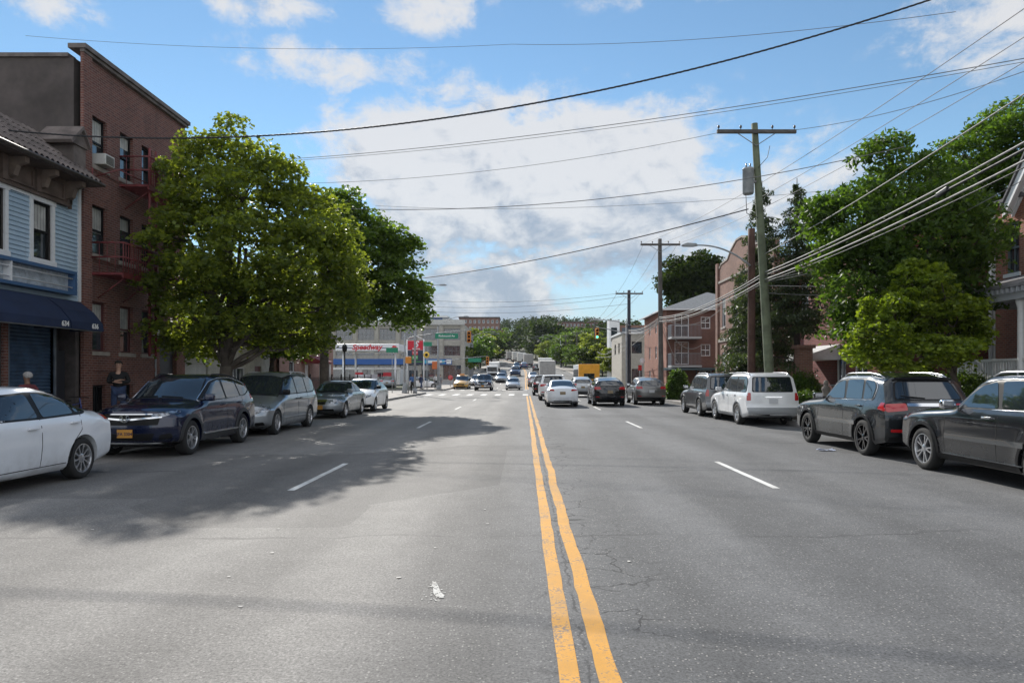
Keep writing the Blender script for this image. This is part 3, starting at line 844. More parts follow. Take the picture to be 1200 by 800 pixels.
    bm = B(); tube(bm, [(.06, 25.1-24, .2), (.06, 25.1-24, 3.1)], .03, 8); obj('conduit', bm, STEEL, t)
brick_building()

def left_row():
    # low rendered garage behind the first tree
    t = thing('low_building', 'low pale rendered building in deep shade behind the first big tree', 'building', (-15.5, 35, 0)); t['group'] = 'houses along the street'
    W = Wall((0, -35, 0), (0, 1, 0), (1, 0, 0))
    hs = [(30.5, 33.5, .14, 2.3), (36, 38, 1.0, 2.2), (39.3, 40.3, .14, 2.3)]
    bm = B(); W.sheet(bm, 28.6, 41.6, .1, 3.6, hs, .2); W.b(bm, 28.6, 41.6, .1, 3.59, -9, -.25); obj('wall', bm, mat('pale_render', (.42, .41, .37), .9, var=.15, dirt=.3), t)
    bm = B(); W.b(bm, 28.4, 41.7, 3.6, 3.8, -9, .15); obj('roof', bm, WALLD, t)
    bm = B(); W.b(bm, 30.5, 33.5, .14, 2.3, -.15, -.1); obj('garage_door', bm, mat('garage_white', (.5, .5, .48), .6, var=.1), t)
    window(W, t, 36, 38, 1.0, 2.2, .1, WFR, bars=1, sash=False)
    bm = B(); W.b(bm, 39.3, 40.3, .14, 2.3, -.15, -.1); obj('door', bm, mat('maroon_door', (.13, .03, .03), .5), t)
    # pinkish brick house with red porch hood
    t = thing('brick_house', 'small pinkish brick house with dark red porch hood and white columns behind the fence', 'house', (-15.2, 49, 0)); t['group'] = 'houses along the street'
    W = Wall((0, -49, 0), (0, 1, 0), (1, 0, 0))
    hs = [(44.2, 45.3, 1.3, 2.7), (47.4, 48.4, .3, 2.5), (51, 52.1, 1.3, 2.7)]
    bm = B(); W.sheet(bm, 42.4, 54.4, .1, 4.6, hs, .18); W.b(bm, 42.4, 54.4, .1, 4.59, -9, -.2); obj('wall', bm, BRK5, t)
    bm = B(); W.b(bm, 42.2, 54.6, 4.6, 4.85, -9.1, .2); obj('roof', bm, WALLD, t)
    for h in (hs[0], hs[2]): window(W, t, *h, .1, WFR, sill=STONE)
    bm = B(); W.b(bm, 47.4, 48.4, .3, 2.5, -.15, -.1); obj('door', bm, WFR, t)
    bm = B(); prism(bm, [(.0, 3.3), (1.4, 2.75), (1.4, 2.6), (0, 2.6)], 'Y', 46.6-49, 49.2-49); obj('porch_hood', bm, mat('maroon_hood', (.16, .02, .025), .6), t)
    for s in (46.8, 49.0):
        bm = B(); lathe(bm, [(.11, .14), (.09, .3), (.08, 2.5), (.11, 2.6)], 12, 'Z', (1.25, s-49, 0)); obj('column', bm, WFR, t)
    # iron fence
    bm = B(); FX = -13.75
    y = 41.5
    while y < 61.4: tube(bm, [(0, y-50, .15), (0, y-50, 1.65)], .011, 5, cap=False); y += .14
    for z in (.3, 1.45): box(bm, -.018, 41.4-50, z, .018, 61.5-50, z+.035)
    o = obj('iron_fence', bm, BLK); o.location = (FX, 50, 0); tag(o, 'black iron picket fence along the left sidewalk before the corner', 'fence')
    bm = B()
    for k in range(9): box(bm, -.04, 41.4-50+k*2.5-.04, .14, .04, 41.4-50+k*2.5+.04, 1.85)
    obj('posts', bm, BLK, o)
    # banner on the fence end
    bm = B(); box(bm, -.02, -.0, 0, .02, 2.6, 1.3); o = obj('banner', bm, mat('pale_banner', (.5, .5, .56), .7, var=.3, vscale=1.2)); o.location = (-13.3, 61.9, .55); o.rotation_euler = (0, 0, R(62))
    tag(o, 'pale printed banner panel standing at the corner by the fence end', 'banner')
    bm = B()
    for s in (.05, 2.55): tube(bm, [(0, s, -.42), (0, s, 1.35)], .03, 6)
    obj('post', bm, STEEL, o)
left_row()

def grey_commercial():
    Y0 = 114.0; g = prof(Y0)
    X0, X1 = -31.8, -10.2
    t = thing('grey_commercial_building', 'long three storey grey commercial building with a blue sign band behind the petrol station', 'building', (-21, Y0, g)); t['group'] = 'buildings past the crossing'
    W = Wall((21, 0, 0), (1, 0, 0), (0, -1, 0))
    GR = mat('grey_facade', (.36, .34, .30), .8, var=.15, dirt=.2); TOP = 9.5
    bays = []
    n = 6; bw = (X1-X0)/n
    for i in range(n):
        a = X0+bw*i
        for (c, d) in ((4.1, 5.75), (6.7, 8.6)): bays.append((a+.45, a+bw-.45, c, d))
        bays.append((a+.3, a+bw-.3, .1, 2.5))
    bm = B(); W.sheet(bm, X0, X1, 0, TOP, bays, .3)
    S = Wall((21+X1, 0, 0), (0, 1, 0), (1, 0, 0))
    sh = [(1.5+3*k, 3.2+3*k, c, d) for k in range(4) for (c, d) in ((3.6, 5.2), (6.7, 8.4))]
    S.sheet(bm, 0, 14, 0, TOP, sh, .2)
    W.b(bm, X0, X1-.3, 0, TOP-.3, -14, -.35)
    for i in range(n+1): 
        a = X0+bw*i; W.b(bm, a-.3, a+.3, 0, TOP-.3, .0, .22)
    obj('wall', bm, GR, t)
    bm = B(); W.b(bm, X0-.3, X1+.3, TOP-.3, TOP+.1, -.0, .4); W.b(bm, X0-.3, X1+.3, TOP+.1, TOP+.6, -.4, .05); obj('cornice', bm, mat('pale_cornice', (.46, .46, .44), .8, var=.1), t)
    for (a, b) in ((-28, -26.2), (-20, -17.5), (-14.2, -13.2)):
        bm = B(); W.b(bm, a, b, TOP-.3, TOP+1.3, -7, -5); obj('roof_unit', bm, STEEL, t)
    for (a, b, c, d) in bays:
        nm = 'window' if c > 1 else 'shop_window'
        window(W, t, a, b, c, d, .2, mat('grey_frame', (.2, .21, .22), .5), GLB, bars=3 if c > 1 else 2, sash=c > 1, name=nm)
    for (a, b, c, d) in sh: window(S, t, a, b, c, d, .12, BLK, GLB)
    bm = B(); W.b(bm, X0, X1-1.8, 2.6, 3.55, .22, .5); o = obj('sign_band', bm, mat('blue_sign', (.02, .10, .34), .5), t)
    bm = B(); W.b(bm, -19.2, -13.2, 2.8, 3.35, .5, .52); obj('sign_panel', bm, mat('cyan_sign', (.05, .38, .55), .5), o)
    bm = B(); W.b(bm, -12.9, -12.1, 2.72, 3.45, .5, .53); W.b(bm, -16.0, -13.6, 2.85, 3.3, .52, .54); obj('sign_logo', bm, WHT, o)
    # flat-roofed annexe seen beyond it
    t = thing('corner_block', 'narrow plain grey block just beyond the long grey building', 'building', (-10.9, 133, prof(133))); t['group'] = 'buildings past the crossing'
    bm = B(); box(bm, -6, -4, -1, .6, 6, 8.0); obj('wall', bm, mat('mid_grey', (.26, .25, .25), .9, var=.2), t)
    bm = B(); box(bm, -6.1, -4.1, 8.0, .7, 6.1, 8.3); obj('parapet', bm, WALLD, t)
grey_commercial()

def station():
    Y = 88; g = prof(Y)
    t = thing('petrol_station_canopy', 'white petrol station canopy with red lettering on slim white posts', 'canopy', (-20.2, Y, g))
    SPW = mat('canopy_white', (.74, .75, .78), .4); SPR = mat('sign_red', (.55, .01, .03), .4); 
    bm = bevelbox(B(), -4.1, 0, 4.9, 4.1, 9, 5.82, .06); obj('fascia', bm, SPW, t)
    bm = B(); box(bm, -4.05, -.012, 5.25, -1.9, 0, 5.33); box(bm, 1.9, -.012, 5.25, 3.0, 0, 5.33); obj('stripe', bm, mat('stripe_navy', (.02, .03, .12), .4), t)
    text('lettering', 'Speedway', .95, SPR, t, (-.05, -.02, 5.38), '-Y', bold=.03, shear=.25)
    bm = B(); prism(bm, [(3.0, 5.2), (3.35, 5.62), (3.7, 5.55), (3.9, 5.3), (3.5, 5.12)], 'Y', -.03, -.0); obj('emblem', bm, SPR, t)
    for (x, y) in ((-3.4, 1.2), (3.4, 1.2), (-3.4, 7.8), (3.4, 7.8)):
        bm = B(); tube(bm, [(x, y, 0), (x, y, 4.92)], .13, 10); obj('post', bm, SPW, t)
    t = thing('petrol_station_shop', 'low white and red petrol station shop under the canopy', 'shop', (-23, 99, prof(99)))
    bm = B(); W = Wall((0, 0, 0), (1, 0, 0), (0, -1, 0)); W.sheet(bm, -6, 5, 0, 2.4, [(-5.2, -1.0, .6, 2.3), (-.4, .8, 0, 2.3), (1.2, 4.6, .6, 2.3)], .2); box(bm, -6, .25, 0, 5, 7, 2.4); obj('wall', bm, WHT, t)
    bm = B(); box(bm, -6.1, -.15, 2.3, 5.1, -.02, 2.62); obj('fascia', bm, WHT, t)
    for (a, b, c, d) in ((-5.2, -1.0, .6, 2.3), (1.2, 4.6, .6, 2.3)): window(W, t, a, b, c, d, .1, WFR, GLB, sash=False, bars=2)
    bm = B(); box(bm, -.4, .1, 0, .8, .16, 2.3); obj('door', bm, GLB, t)
    for i, (x, y) in enumerate(((-22.2, 92), (-18.4, 92))):
        t = thing('fuel_pump', ['red topped fuel pump at the left end of the canopy island', 'red topped fuel pump at the right end of the canopy island'][i], 'fuel pump', (x, y, prof(y)), 0, 'fuel pumps under the canopy')
        bm = bevelbox(B(), -.45, -.3, 0, .45, .3, 1.5, .04); obj('cabinet', bm, WHT, t)
        bm = bevelbox(B(), -.5, -.33, 1.5, .5, .33, 2.1, .04); obj('topper', bm, SPR, t)
        bm = B(); box(bm, -.3, -.32, .95, .3, -.3, 1.35); obj('screen', bm, DRK, t)
        bm = B(); tube(bm, [(.46, 0, 1.4), (.6, -.1, 1.0), (.55, -.1, .5), (.47, -.05, 1.0)], .02, 6); obj('hose', bm, BLK, t)
    # price sign
    t = thing('price_sign', 'tall red petrol station price sign on two white poles at the corner', 'sign', (-13.35, 84, prof(84)))
    for x in (-1.02, 1.02):
        bm = B(); tube(bm, [(x, 0, .1), (x, 0, 6.2)], .085, 10); obj('pole', bm, WHT, t)
    bm = bevelbox(B(), -.93, -.12, 4.9, .93, .12, 6.05, .02); p = obj('header_panel', bm, SPR, t)
    text('lettering', 'S', 1.0, WHT, p, (.1, -.126, 5.58), '-Y', bold=.03, shear=.3); text('lettering', 'Speedway', .24, WHT, p, (.1, -.126, 5.07), '-Y', bold=.008, shear=.25)
    bm = bevelbox(B(), -.93, -.10, 3.1, .93, .10, 4.84, .02); q = obj('price_panel', bm, mat('sign_navy', (.02, .035, .07), .4), t)
    bm = B(); box(bm, -.4, -.112, 4.3, .32, -.101, 4.78); obj('price_field', bm, SPR, q)
    bm = B(); box(bm, -.4, -.112, 3.72, .32, -.101, 4.24); obj('price_field', bm, mat('price_green', (.05, .32, .06), .4), q)
    text('digits', '3.59', .36, WHT, q, (-.04, -.118, 4.55), '-Y'); text('digits', '4.19', .36, WHT, q, (-.04, -.118, 3.98), '-Y')
    bm = B(); box(bm, -.9, -.112, 3.42, .9, -.101, 3.5); obj('stripe', bm, mat('price_green', (.05, .32, .06), .4), q)
    bm = B(); tube(bm, [(-1.02, 0, 6.2), (0, 0, 6.62), (1.02, 0, 6.2)], .06, 8); obj('arch', bm, WHT, t)
station()

# ------------------------------------------------------------------ right-hand buildings
def right_side():
    # Victorian brick house with porch, nearest on the right
    HX = 17.2
    t = thing('gabled_brick_house', 'orange brick gabled house with white eaves and a long columned porch at the right edge', 'house', (HX, 20, 0)); t['group'] = 'houses along the street'
    W = Wall((0, -20, 0), (0, -1, 0), (-1, 0, 0))      # s = -y
    def S(y): return -y
    y0, y1 = 12.5, 25.1
    hs = [(S(24.35), S(23.7), 5.35, 7.15), (S(22.2), S(21.4), 5.35, 7.15), (S(19), S(18), 5.35, 7.15), (S(15.5), S(14.6), 5.35, 7.15), (S(23.6), S(22.6), 1.9, 3.9), (S(20), S(18.9), 1.6, 3.9), (S(16.5), S(15.5), 1.9, 3.9)]
    bm = B(); 
    Wp = Wall((0, -20, 0), (0, -1, 0), (-1, 0, 0))
    Wp.sheet(bm, S(y1), S(y0), .1, 7.9, hs, .15)
    quad(bm, (0, y1-20, .1), (0, y1-20, 7.9), (11, y1-20, 7.9), (11, y1-20, .1))
    quad(bm, (0, y0-20, .1), (0, y0-20, 7.9), (11, y0-20, 7.9), (11, y0-20, .1))
    quad(bm, (11, y0-20, .1), (11, y0-20, 7.9), (11, y1-20, 7.9), (11, y1-20, .1))
    gy0, gy1 = 16.2, 23.4
    prism(bm, [(gy0-20, 7.9), (gy1-20, 7.9), ((gy0+gy1)/2-20, 7.9+4.7)], 'X', 0, .25)
    obj('wall', bm, BRK2, t)
    gm = (gy0+gy1)/2-20; hz = 12.6
    bm = B()
    for (ya, yb) in ((gy1-20+.55, gm), (gy0-20-.55, gm)):
        za = 7.2
        zb = hz+.05
        prism(bm, [(ya, za), (yb, zb), (yb, zb+.42), (ya+(.0), za+.42)], 'X', -.42, -.34)
        prism(bm, [(ya, za+.2), (yb, zb+.2), (yb, zb+.30), (ya, za+.30)], 'X', -.34, -.01)
        prism(bm, [(ya, za+.1), (yb, zb+.1), (yb, zb+.2), (ya, za+.2)], 'X', -.1, -.011)
    obj('eaves_board', bm, WFR, t)
    bm = B()
    for (ya, yb) in ((gy1-20+.6, gm), (gy0-20-.6, gm)):
        prism(bm, [(ya, 7.62), (yb, hz+.47), (yb, hz+.58), (ya, 7.73)], 'X', -.48, 11)
    box(bm, -.15, 23.4-20, 7.9, 11, y1-20+.15, 8.05)
    obj('roof', bm, mat('slate_roof', (.10, .10, .11), .8, var=.25), t)
    for h in hs:
        f = window(Wp, t, *h, .1, mat('dark_green_frame', (.10, .13, .14), .5), GLB, sill=WFR, bars=1)
    bm = B(); tube(bm, [(-.1, y1-20-.08, .2), (-.1, y1-20-.08, 7.6)], .06, 8); box(bm, -.03, y1-20-.2, .2, 0, y1-20+.02, 7.6); obj('downpipe', bm, WFR, t)
    # porch
    p = thing('porch', 'x', 'x', (0, 0, 0)); del p['label']; del p['category']; p.parent = t; p.name = 'porch'
    PX = -2.2; py0, py1 = 12.8-20, 23.6-20
    bm = B(); box(bm, PX, py0, .1, -.005, py1, 1.35); obj('porch_floor', bm, mat('porch_grey', (.3, .3, .31), .8, var=.2), p)
    bm = B(); prism(bm, [(PX-.35, 4.42), (PX-.35, 4.52), (-.005, 5.2), (-.005, 4.42)], 'Y', py0-.3, py1+.35); obj('porch_roof', bm, mat('porch_shingle', (.22, .22, .23), .85, var=.2), p)
    bm = B(); box(bm, PX-.22, py0-.2, 4.05, PX+.1, py1+.22, 4.418); box(bm, PX+.1, py1, 4.05, -.01, py1+.22, 4.418)
    k = py0
    while k < py1: box(bm, PX-.33, k, 4.26, PX-.22, k+.09, 4.415); k += .22
    obj('cornice', bm, mat('porch_trim', (.40, .42, .45), .6), p)
    for yy in (py1-.15, py1-3.0, py1-5.9, py1-8.8):
        bm = B(); lathe(bm, [(.15, 1.35), (.15, 1.5), (.10, 1.6), (.095, 3.8), (.14, 3.95), (.15, 4.05)], 14, 'Z', (PX, yy, 0)); obj('column', bm, WFR, p)
    bm = B(); k = py0
    while k < py1: box(bm, PX-.02, k, 1.45, PX+.02, k+.045, 2.2); k += .12
    box(bm, PX-.04, py0, 2.2, PX+.04, py1, 2.28); box(bm, PX-.04, py0, 1.38, PX+.04, py1, 1.449)
    k = PX+.1
    while k < -.1: box(bm, k, py1-.02, 1.45, k+.045, py1+.02, 2.2); k += .12
    box(bm, PX+.05, py1-.04, 2.2, -.01, py1+.04, 2.28)
    obj('balustrade', bm, WFR, p)
    # crimson brick house beyond it, with white awning and brick pier
    t = thing('crimson_brick_house', 'crimson brick house with a little white door awning, behind the spruces', 'house', (15.0, 30, 0)); t['group'] = 'houses along the street'
    W = Wall((0, -30, 0), (0, -1, 0), (-1, 0, 0))
    hs = [(S(37.0), S(36.0), 1.6, 3.2), (S(32.8), S(31.8), .3, 2.7), (S(31.0), S(29.8), 1.3, 3.0), (S(28.6), S(27.6), 1.3, 3.0), (S(37.0), S(36.0), 5.0, 6.7), (S(33.5), S(32.3), 5, 6.7), (S(30), S(28.8), 5, 6.7)]
    bm = B(); W.sheet(bm, S(38.4), S(26.6), .1, 8.2, hs, .15); box(bm, .2, -3.4, .1, 10, 8.4, 8.15)
    for yy in (26.6, 38.4): quad(bm, (0, yy-30, .1), (0, yy-30, 8.2), (.22, yy-30, 8.2), (.22, yy-30, .1))
    obj('wall', bm, BRK4, t)
    bm = B(); box(bm, -.25, -3.6, 8.2, 10.2, 8.6, 8.45); obj('roof', bm, WALLD, t)
    for h in hs: window(W, t, *h, .1, WFR, GLB, sill=STONE, bars=1)
    bm = B(); prism(bm, [(0, 3.25), (-1.5, 2.75), (-1.5, 2.5), (0, 2.5)], 'Y', 2.4, 5.2); obj('door_awning', bm, WHT, t)
    bm = B()
    for y in (2.5, 5.1): tube(bm, [(-1.45, y, .15), (-1.45, y, 2.55)], .03, 8)
    obj('awning_post', bm, BLK, t)
    bm = B(); box(bm, -2.4, 1.2, .12, -1.8, 1.8, 3.0); box(bm, -2.5, 1.1, 3.0, -1.7, 1.9, 3.15); obj('pier', bm, BRK3, t)
    # tan brick row with shaped parapet
    t = thing('parapet_brick_building', 'tan brick two storey building with a raised curved parapet, beyond the leaning pole', 'building', (14.2, 44, 0)); t['group'] = 'houses along the street'
    W = Wall((0, -44, 0), (0, -1, 0), (-1, 0, 0))
    hs = []
    for (a, b) in ((49.0, 48.1), (46.3, 45.4), (43.6, 42.7), (41.0, 40.1)):
        hs += [(S(a), S(b), 5.2, 7.3), (S(a), S(b), 1.2, 3.4)]
    bm = B(); W.sheet(bm, S(50.2), S(38.8), .1, 8.6, hs, .15); box(bm, .2, -5.2, .1, 10, 6.2, 8.55)
    for yy in (38.8, 50.2): quad(bm, (0, yy-44, .1), (0, yy-44, 8.6), (.22, yy-44, 8.6), (.22, yy-44, .1))
    prism(bm, [(6.2, 8.6), (6.2, 9.5), (5.4, 9.5), (5.2, 9.7), (3.6, 9.8), (2.8, 10.3), (1.6, 10.75), (.4, 10.75), (-.8, 10.3), (-1.6, 9.8), (-3.2, 9.7), (-3.4, 9.5), (-5.2, 9.5), (-5.2, 8.6)], 'X', -.001, .34)
    W.b(bm, S(50.2), S(49.7), .1, 9.9, 0.002, .12)
    obj('wall', bm, BRK3, t)
    bm = B(); W.b(bm, S(50.1), S(38.8), 4.15, 4.35, 0, .08); W.b(bm, S(50.1), S(38.8), 8.4, 8.55, .0, .08)
    obj('string_course', bm, STONE, t)
    bm = B()
    co = [(6.25, 9.5), (5.4, 9.5), (5.2, 9.7), (3.6, 9.8), (2.8, 10.3), (1.6, 10.75), (.4, 10.75), (-.8, 10.3), (-1.6, 9.8), (-3.2, 9.7), (-3.4, 9.5), (-5.25, 9.5)]
    for (a, b) in zip(co[:-1], co[1:]): prism(bm, [a, b, (b[0], b[1]+.12), (a[0], a[1]+.12)], 'X', -.05, .4)
    obj('coping', bm, STONE, t)
    for h in hs: window(W, t, *h, .1, WFR, GLB, sill=STONE, bars=0, curtain=(.9 if h[2] < 2 else .4, WFR if h[2] < 2 else BLIND))
    # brick apartments (sunlit and shaded walls coloured apart) with balconies and hip roof, end wall towards us
    t = thing('balcony_apartment_house', 'three storey brick apartment house with grey hipped roof and stacked balconies', 'apartment house', (12.0, 57.5, 0)); t['group'] = 'houses along the street'
    W = Wall((0, 0, 0), (0, -1, 0), (-1, 0, 0))
    hs = [(-8.0, -7.3, 5.6, 6.7), (-5.0, -4.2, 5.6, 6.7), (-8.0, -7.3, 3.3, 4.4), (-5, -4.2, 3.3, 4.4), (-8.0, -7.2, 1.0, 2.2), (-2.2, -1.6, 5.6, 6.7)]
    E = 7.35
    bm = B(); W.sheet(bm, -10.5, 0, .1, E, hs, .15)
    obj('street_wall', bm, BRK2, t)
    F = Wall((0, 0, 0), (1, 0, 0), (0, -1, 0))
    fh = [(2.8, 3.8, 1.1, 2.2), (2.9, 3.7, 3.4, 4.4), (2.9, 3.7, 5.7, 6.7), (.7, 1.9, 2.7, 4.6), (.7, 1.9, 5.0, 6.9), (5.4, 6.4, 3.4, 4.4), (5.4, 6.4, 5.7, 6.7)]
    bm = B(); F.sheet(bm, 0, 9, .1, E, fh, .15); box(bm, .2, .2, .1, 9, 10.5, E-.05); obj('front_wall', bm, brick('shaded_brick', (.19, .075, .05), (.13, .05, .038), (.2, .16, .14)), t)  # darker copy of the brick, shade painted into this wall
    for h in hs: window(W, t, *h, .1, WFR, GLB)
    for h in fh: window(F, t, *h, .1, WFR, GLB, bars=1 if h[2] > 1 else 0)
    bm = B(); e = .45
    c = [(-e, -e, E), (9+e, -e, E), (9+e, 10.5+e, E), (-e, 10.5+e, E)]; r0, r1 = (4.5, 4.0, E+1.9), (4.5, 6.5, E+1.9)
    quad(bm, c[0], c[1], c[1], c[0]) if False else None
    def tri(*p): bm.faces.new([bm.verts.new(q) for q in p])
    tri(c[0], c[1], r0); tri(c[1], c[2], r1, r0); tri(c[2], c[3], r1); tri(c[3], c[0], r0, r1); tri(*c[::-1])
    obj('roof', bm, mat('grey_shingle', (.17, .18, .19), .85, var=.2, vscale=6), t)
    bm = B(); box(bm, -e-.05, -e-.08, E-.12, 9+e, -e+.0, E-.01); box(bm, -e-.08, -e, E-.12, -e, 10.5+e, E-.01); obj('fascia', bm, WFR, t)
    for z in (2.6, 4.95):
        bm = B(); box(bm, .1, -1.5, z-.16, 2.6, -.005, z); b_ = obj('balcony', bm, mat('balcony_slab', (.40, .40, .40), .8), t)
        bm = B(); k = .1
        while k <= 2.61: box(bm, k-.01, -1.5, z, k+.01, -1.48, z+.95); k += .11
        box(bm, .1, -1.51, z+.95, 2.6, -1.46, z+1.0); box(bm, .1, -1.46, z+.95, .14, -.01, z+1.0)
        k = -1.4
        while k < -.05: box(bm, .1, k, z, .12, k+.02, z+.95); k += .11
        obj('railing', bm, mat('rail_grey', (.2, .21, .23), .5), b_)
    bm = B(); box(bm, -.3, -2.6, 2.2, 4.2, -.01, 2.3); prism(bm, [(-2.6, 2.3), (-.01, 2.3), (-.01, 2.42)], 'X', -.3, 4.2)
    obj('car_port_roof', bm, mat('green_canopy', (.05, .08, .09), .7), t)
    bm = B()
    for x in (-.2, 1.9, 4.1): tube(bm, [(x, -2.5, .12), (x, -2.5, 2.21)], .04, 8)
    obj('post', bm, BLK, t)
    # beige block and dark-roofed buildings beyond the junction
    t = thing('beige_block', 'plain beige three storey block beyond the junction, right of the yellow bus', 'building', (12.6, 88, prof(88))); t['group'] = 'buildings past the crossing'
    F = Wall((0, 0, 0), (1, 0, 0), (0, -1, 0)); fh = [(1.3, 2.6, 4.6, 6.1), (1.3, 2.6, 1.0, 2.6), (3.4, 4.4, 4.6, 6.1), (3.4, 4.4, 1.6, 3.2)]
    bm = B(); F.sheet(bm, 0, 8, -.5, 7.1, fh, .15); W = Wall((0, 0, 0), (0, -1, 0), (-1, 0, 0)); wh = [(-3.2, -1.9, 4.6, 6.0), (-7, -5.6, 4.6, 6.0)]
    W.sheet(bm, -10, 0, -.5, 7.1, wh, .15); box(bm, .2, .2, -.5, 8, 10, 7.0); obj('wall', bm, mat('beige_render', (.40, .37, .32), .85, var=.12, dirt=.15), t)
    for h in fh: window(F, t, *h, .1, BLK, GLB, sash=False, bars=1)
    for h in wh: window(W, t, *h, .1, BLK, GLB, sash=False, bars=1)
    bm = B(); box(bm, -.15, -.15, 7.1, 8.1, 10.1, 7.35); obj('parapet', bm, WFR, t)
    t = thing('white_fronted_block', 'taller block with a white stair tower and dark upper storey behind the beige block', 'building', (14.6, 108, prof(108))); t['group'] = 'buildings past the crossing'
    bm = B(); box(bm, 0, 0, -.5, 9, 10, 9.0); obj('wall', bm, BRK3, t)
    bm = B(); box(bm, -1.1, -.3, -.5, .5, 3, 9.8); obj('stair_tower', bm, WHT, t)
    bm = B(); box(bm, .9, -.06, 6.6, 8.4, -.002, 8.6); obj('dark_cladding', bm, mat('slate_cladding', (.10, .12, .15), .7), t)
    bm = B(); box(bm, -.85, -.33, 6.4, .1, -.301, 8.6); obj('window', bm, GLB, t)
right_side()

def far_buildings():
    F = Wall((0, 0, 0), (1, 0, 0), (0, -1, 0))
    def block(name, label, px0, px1, ptop, Y, h, m, roof=None, wm=None, nw=6, nr=2, dep=14, wf=WFR):
        x0, x1 = (px0-614)/800*Y, (px1-614)/800*Y; zt = H+(440-ptop)/800*Y
        t = thing(name, label, 'building', ((x0+x1)/2, Y, zt-h)); t['group'] = 'buildings on the far hill'
        w = (x1-x0)/2; hs = []
        for r in range(nr):
            for k in range(nw):
                a = -w+2*w*(k+.5)/nw; hs.append((a-.55, a+.55, h-2.6-3.1*r, h-1.0-3.1*r))
        bm = B(); F.sheet(bm, -w, w, -4, h, hs, .2); box(bm, -w, .25, -4, w, dep, h-.05)
        for s in (-w, w): quad(bm, (s, 0, -4), (s, 0, h), (s, .26, h), (s, .26, -4))
        obj('wall', bm, m, t)
        for hh in hs: window(F, t, *hh, .12, wf, GLB, sash=False, fw=.12)
        bm = B(); box(bm, -w-.3, -.3, h, w+.3, dep+.3, h+.5); obj('roof', bm, roof or WALLD, t)
    block('apartment_block', 'long brown brick apartment block on the wooded hill left of the road', 538, 585, 372.5, 330, 12, BRK3, nw=9, nr=3)
    block('apartment_block', 'brown apartment block with pale roof lower on the wooded hill', 556, 590, 387, 300, 7, BRK3, nw=7, nr=1, roof=WALLD)
    block('apartment_block', 'blue walled block peeking over the grey commercial building', 503, 524, 372, 190, 8, mat('hill_blue', (.04, .08, .22), .6), nw=3, nr=1, roof=WHT)
    block('apartment_block', 'low dark brick terrace on the skyline right of the road', 654, 706, 377.5, 420, 8, BRK1, nw=12, nr=1)
    block('apartment_block', 'pale small house among the trees high on the far hill', 626, 640, 386, 430, 8, WHT, nw=2, nr=2)
    block('apartment_block', 'pale roofed house half hidden by trees high on the left of the hill', 520, 534, 378, 380, 8, WHT, nw=2, nr=1)
far_buildings()
# ------------------------------------------------------------------ cars
def lerp(a, b, t): return a+(b-a)*t
def interp(pts, x):
    if x <= pts[0][0]: return pts[0][1]
    for (a, b), (c, d) in zip(pts[:-1], pts[1:]):
        if x <= c:
            return b+(d-b)*(x-a)/(c-a) if c > a else d
    return pts[-1][1]
def smooth_profile(pts, n=160, r=.10):
    """polyline resampled and rounded so that roof and bonnet flow"""
    x0, x1 = pts[0][0], pts[-1][0]
    xs = np.linspace(x0, x1, n); ys = np.array([interp(pts, x) for x in xs])
    k = max(1, int(r/(x1-x0)*n)); pad = np.pad(ys, k*2, mode='reflect', reflect_type='odd')
    ker = np.hanning(2*k+3)[1:-1]; ker /= ker.sum()
    y2 = np.convolve(pad, ker, mode='same')[2*k:-2*k]
    y2[0] = ys[0]; y2[-1] = ys[-1]
    return xs, y2
def roundpoly(pts, r=.04, n=4):
    out = []; N = len(pts)
    for i in range(N):
        p0, p1, p2 = (Vector(pts[i-1]), Vector(pts[i]), Vector(pts[(i+1) % N]))
        a, b = (p0-p1), (p2-p1); ra = min(r, a.length*.4, b.length*.4)
        A = p1+a.normalized()*ra; C = p1+b.normalized()*ra
        for k in range(n+1):
            t = k/n; q = A*(1-t)**2+p1*2*t*(1-t)+C*t*t; out.append((q.x, q.y))
    return out
def ribbon(pts, w):
    L_, R_ = [], []
    for i, p in enumerate(pts):
        a = Vector(pts[max(0, i-1)]); b = Vector(pts[min(len(pts)-1, i+1)]); d = (b-a).normalized(); n = Vector((-d.y, d.x))*w/2
        L_.append((p[0]+n.x, p[1]+n.y)); R_.append((p[0]-n.x, p[1]-n.y))
    return L_+R_[::-1]
def arcpts(cx_, cz, r, a0, a1, n=14): return [(cx_+r*math.cos(R(a0+(a1-a0)*i/n)), cz+r*math.sin(R(a0+(a1-a0)*i/n))) for i in range(n+1)]

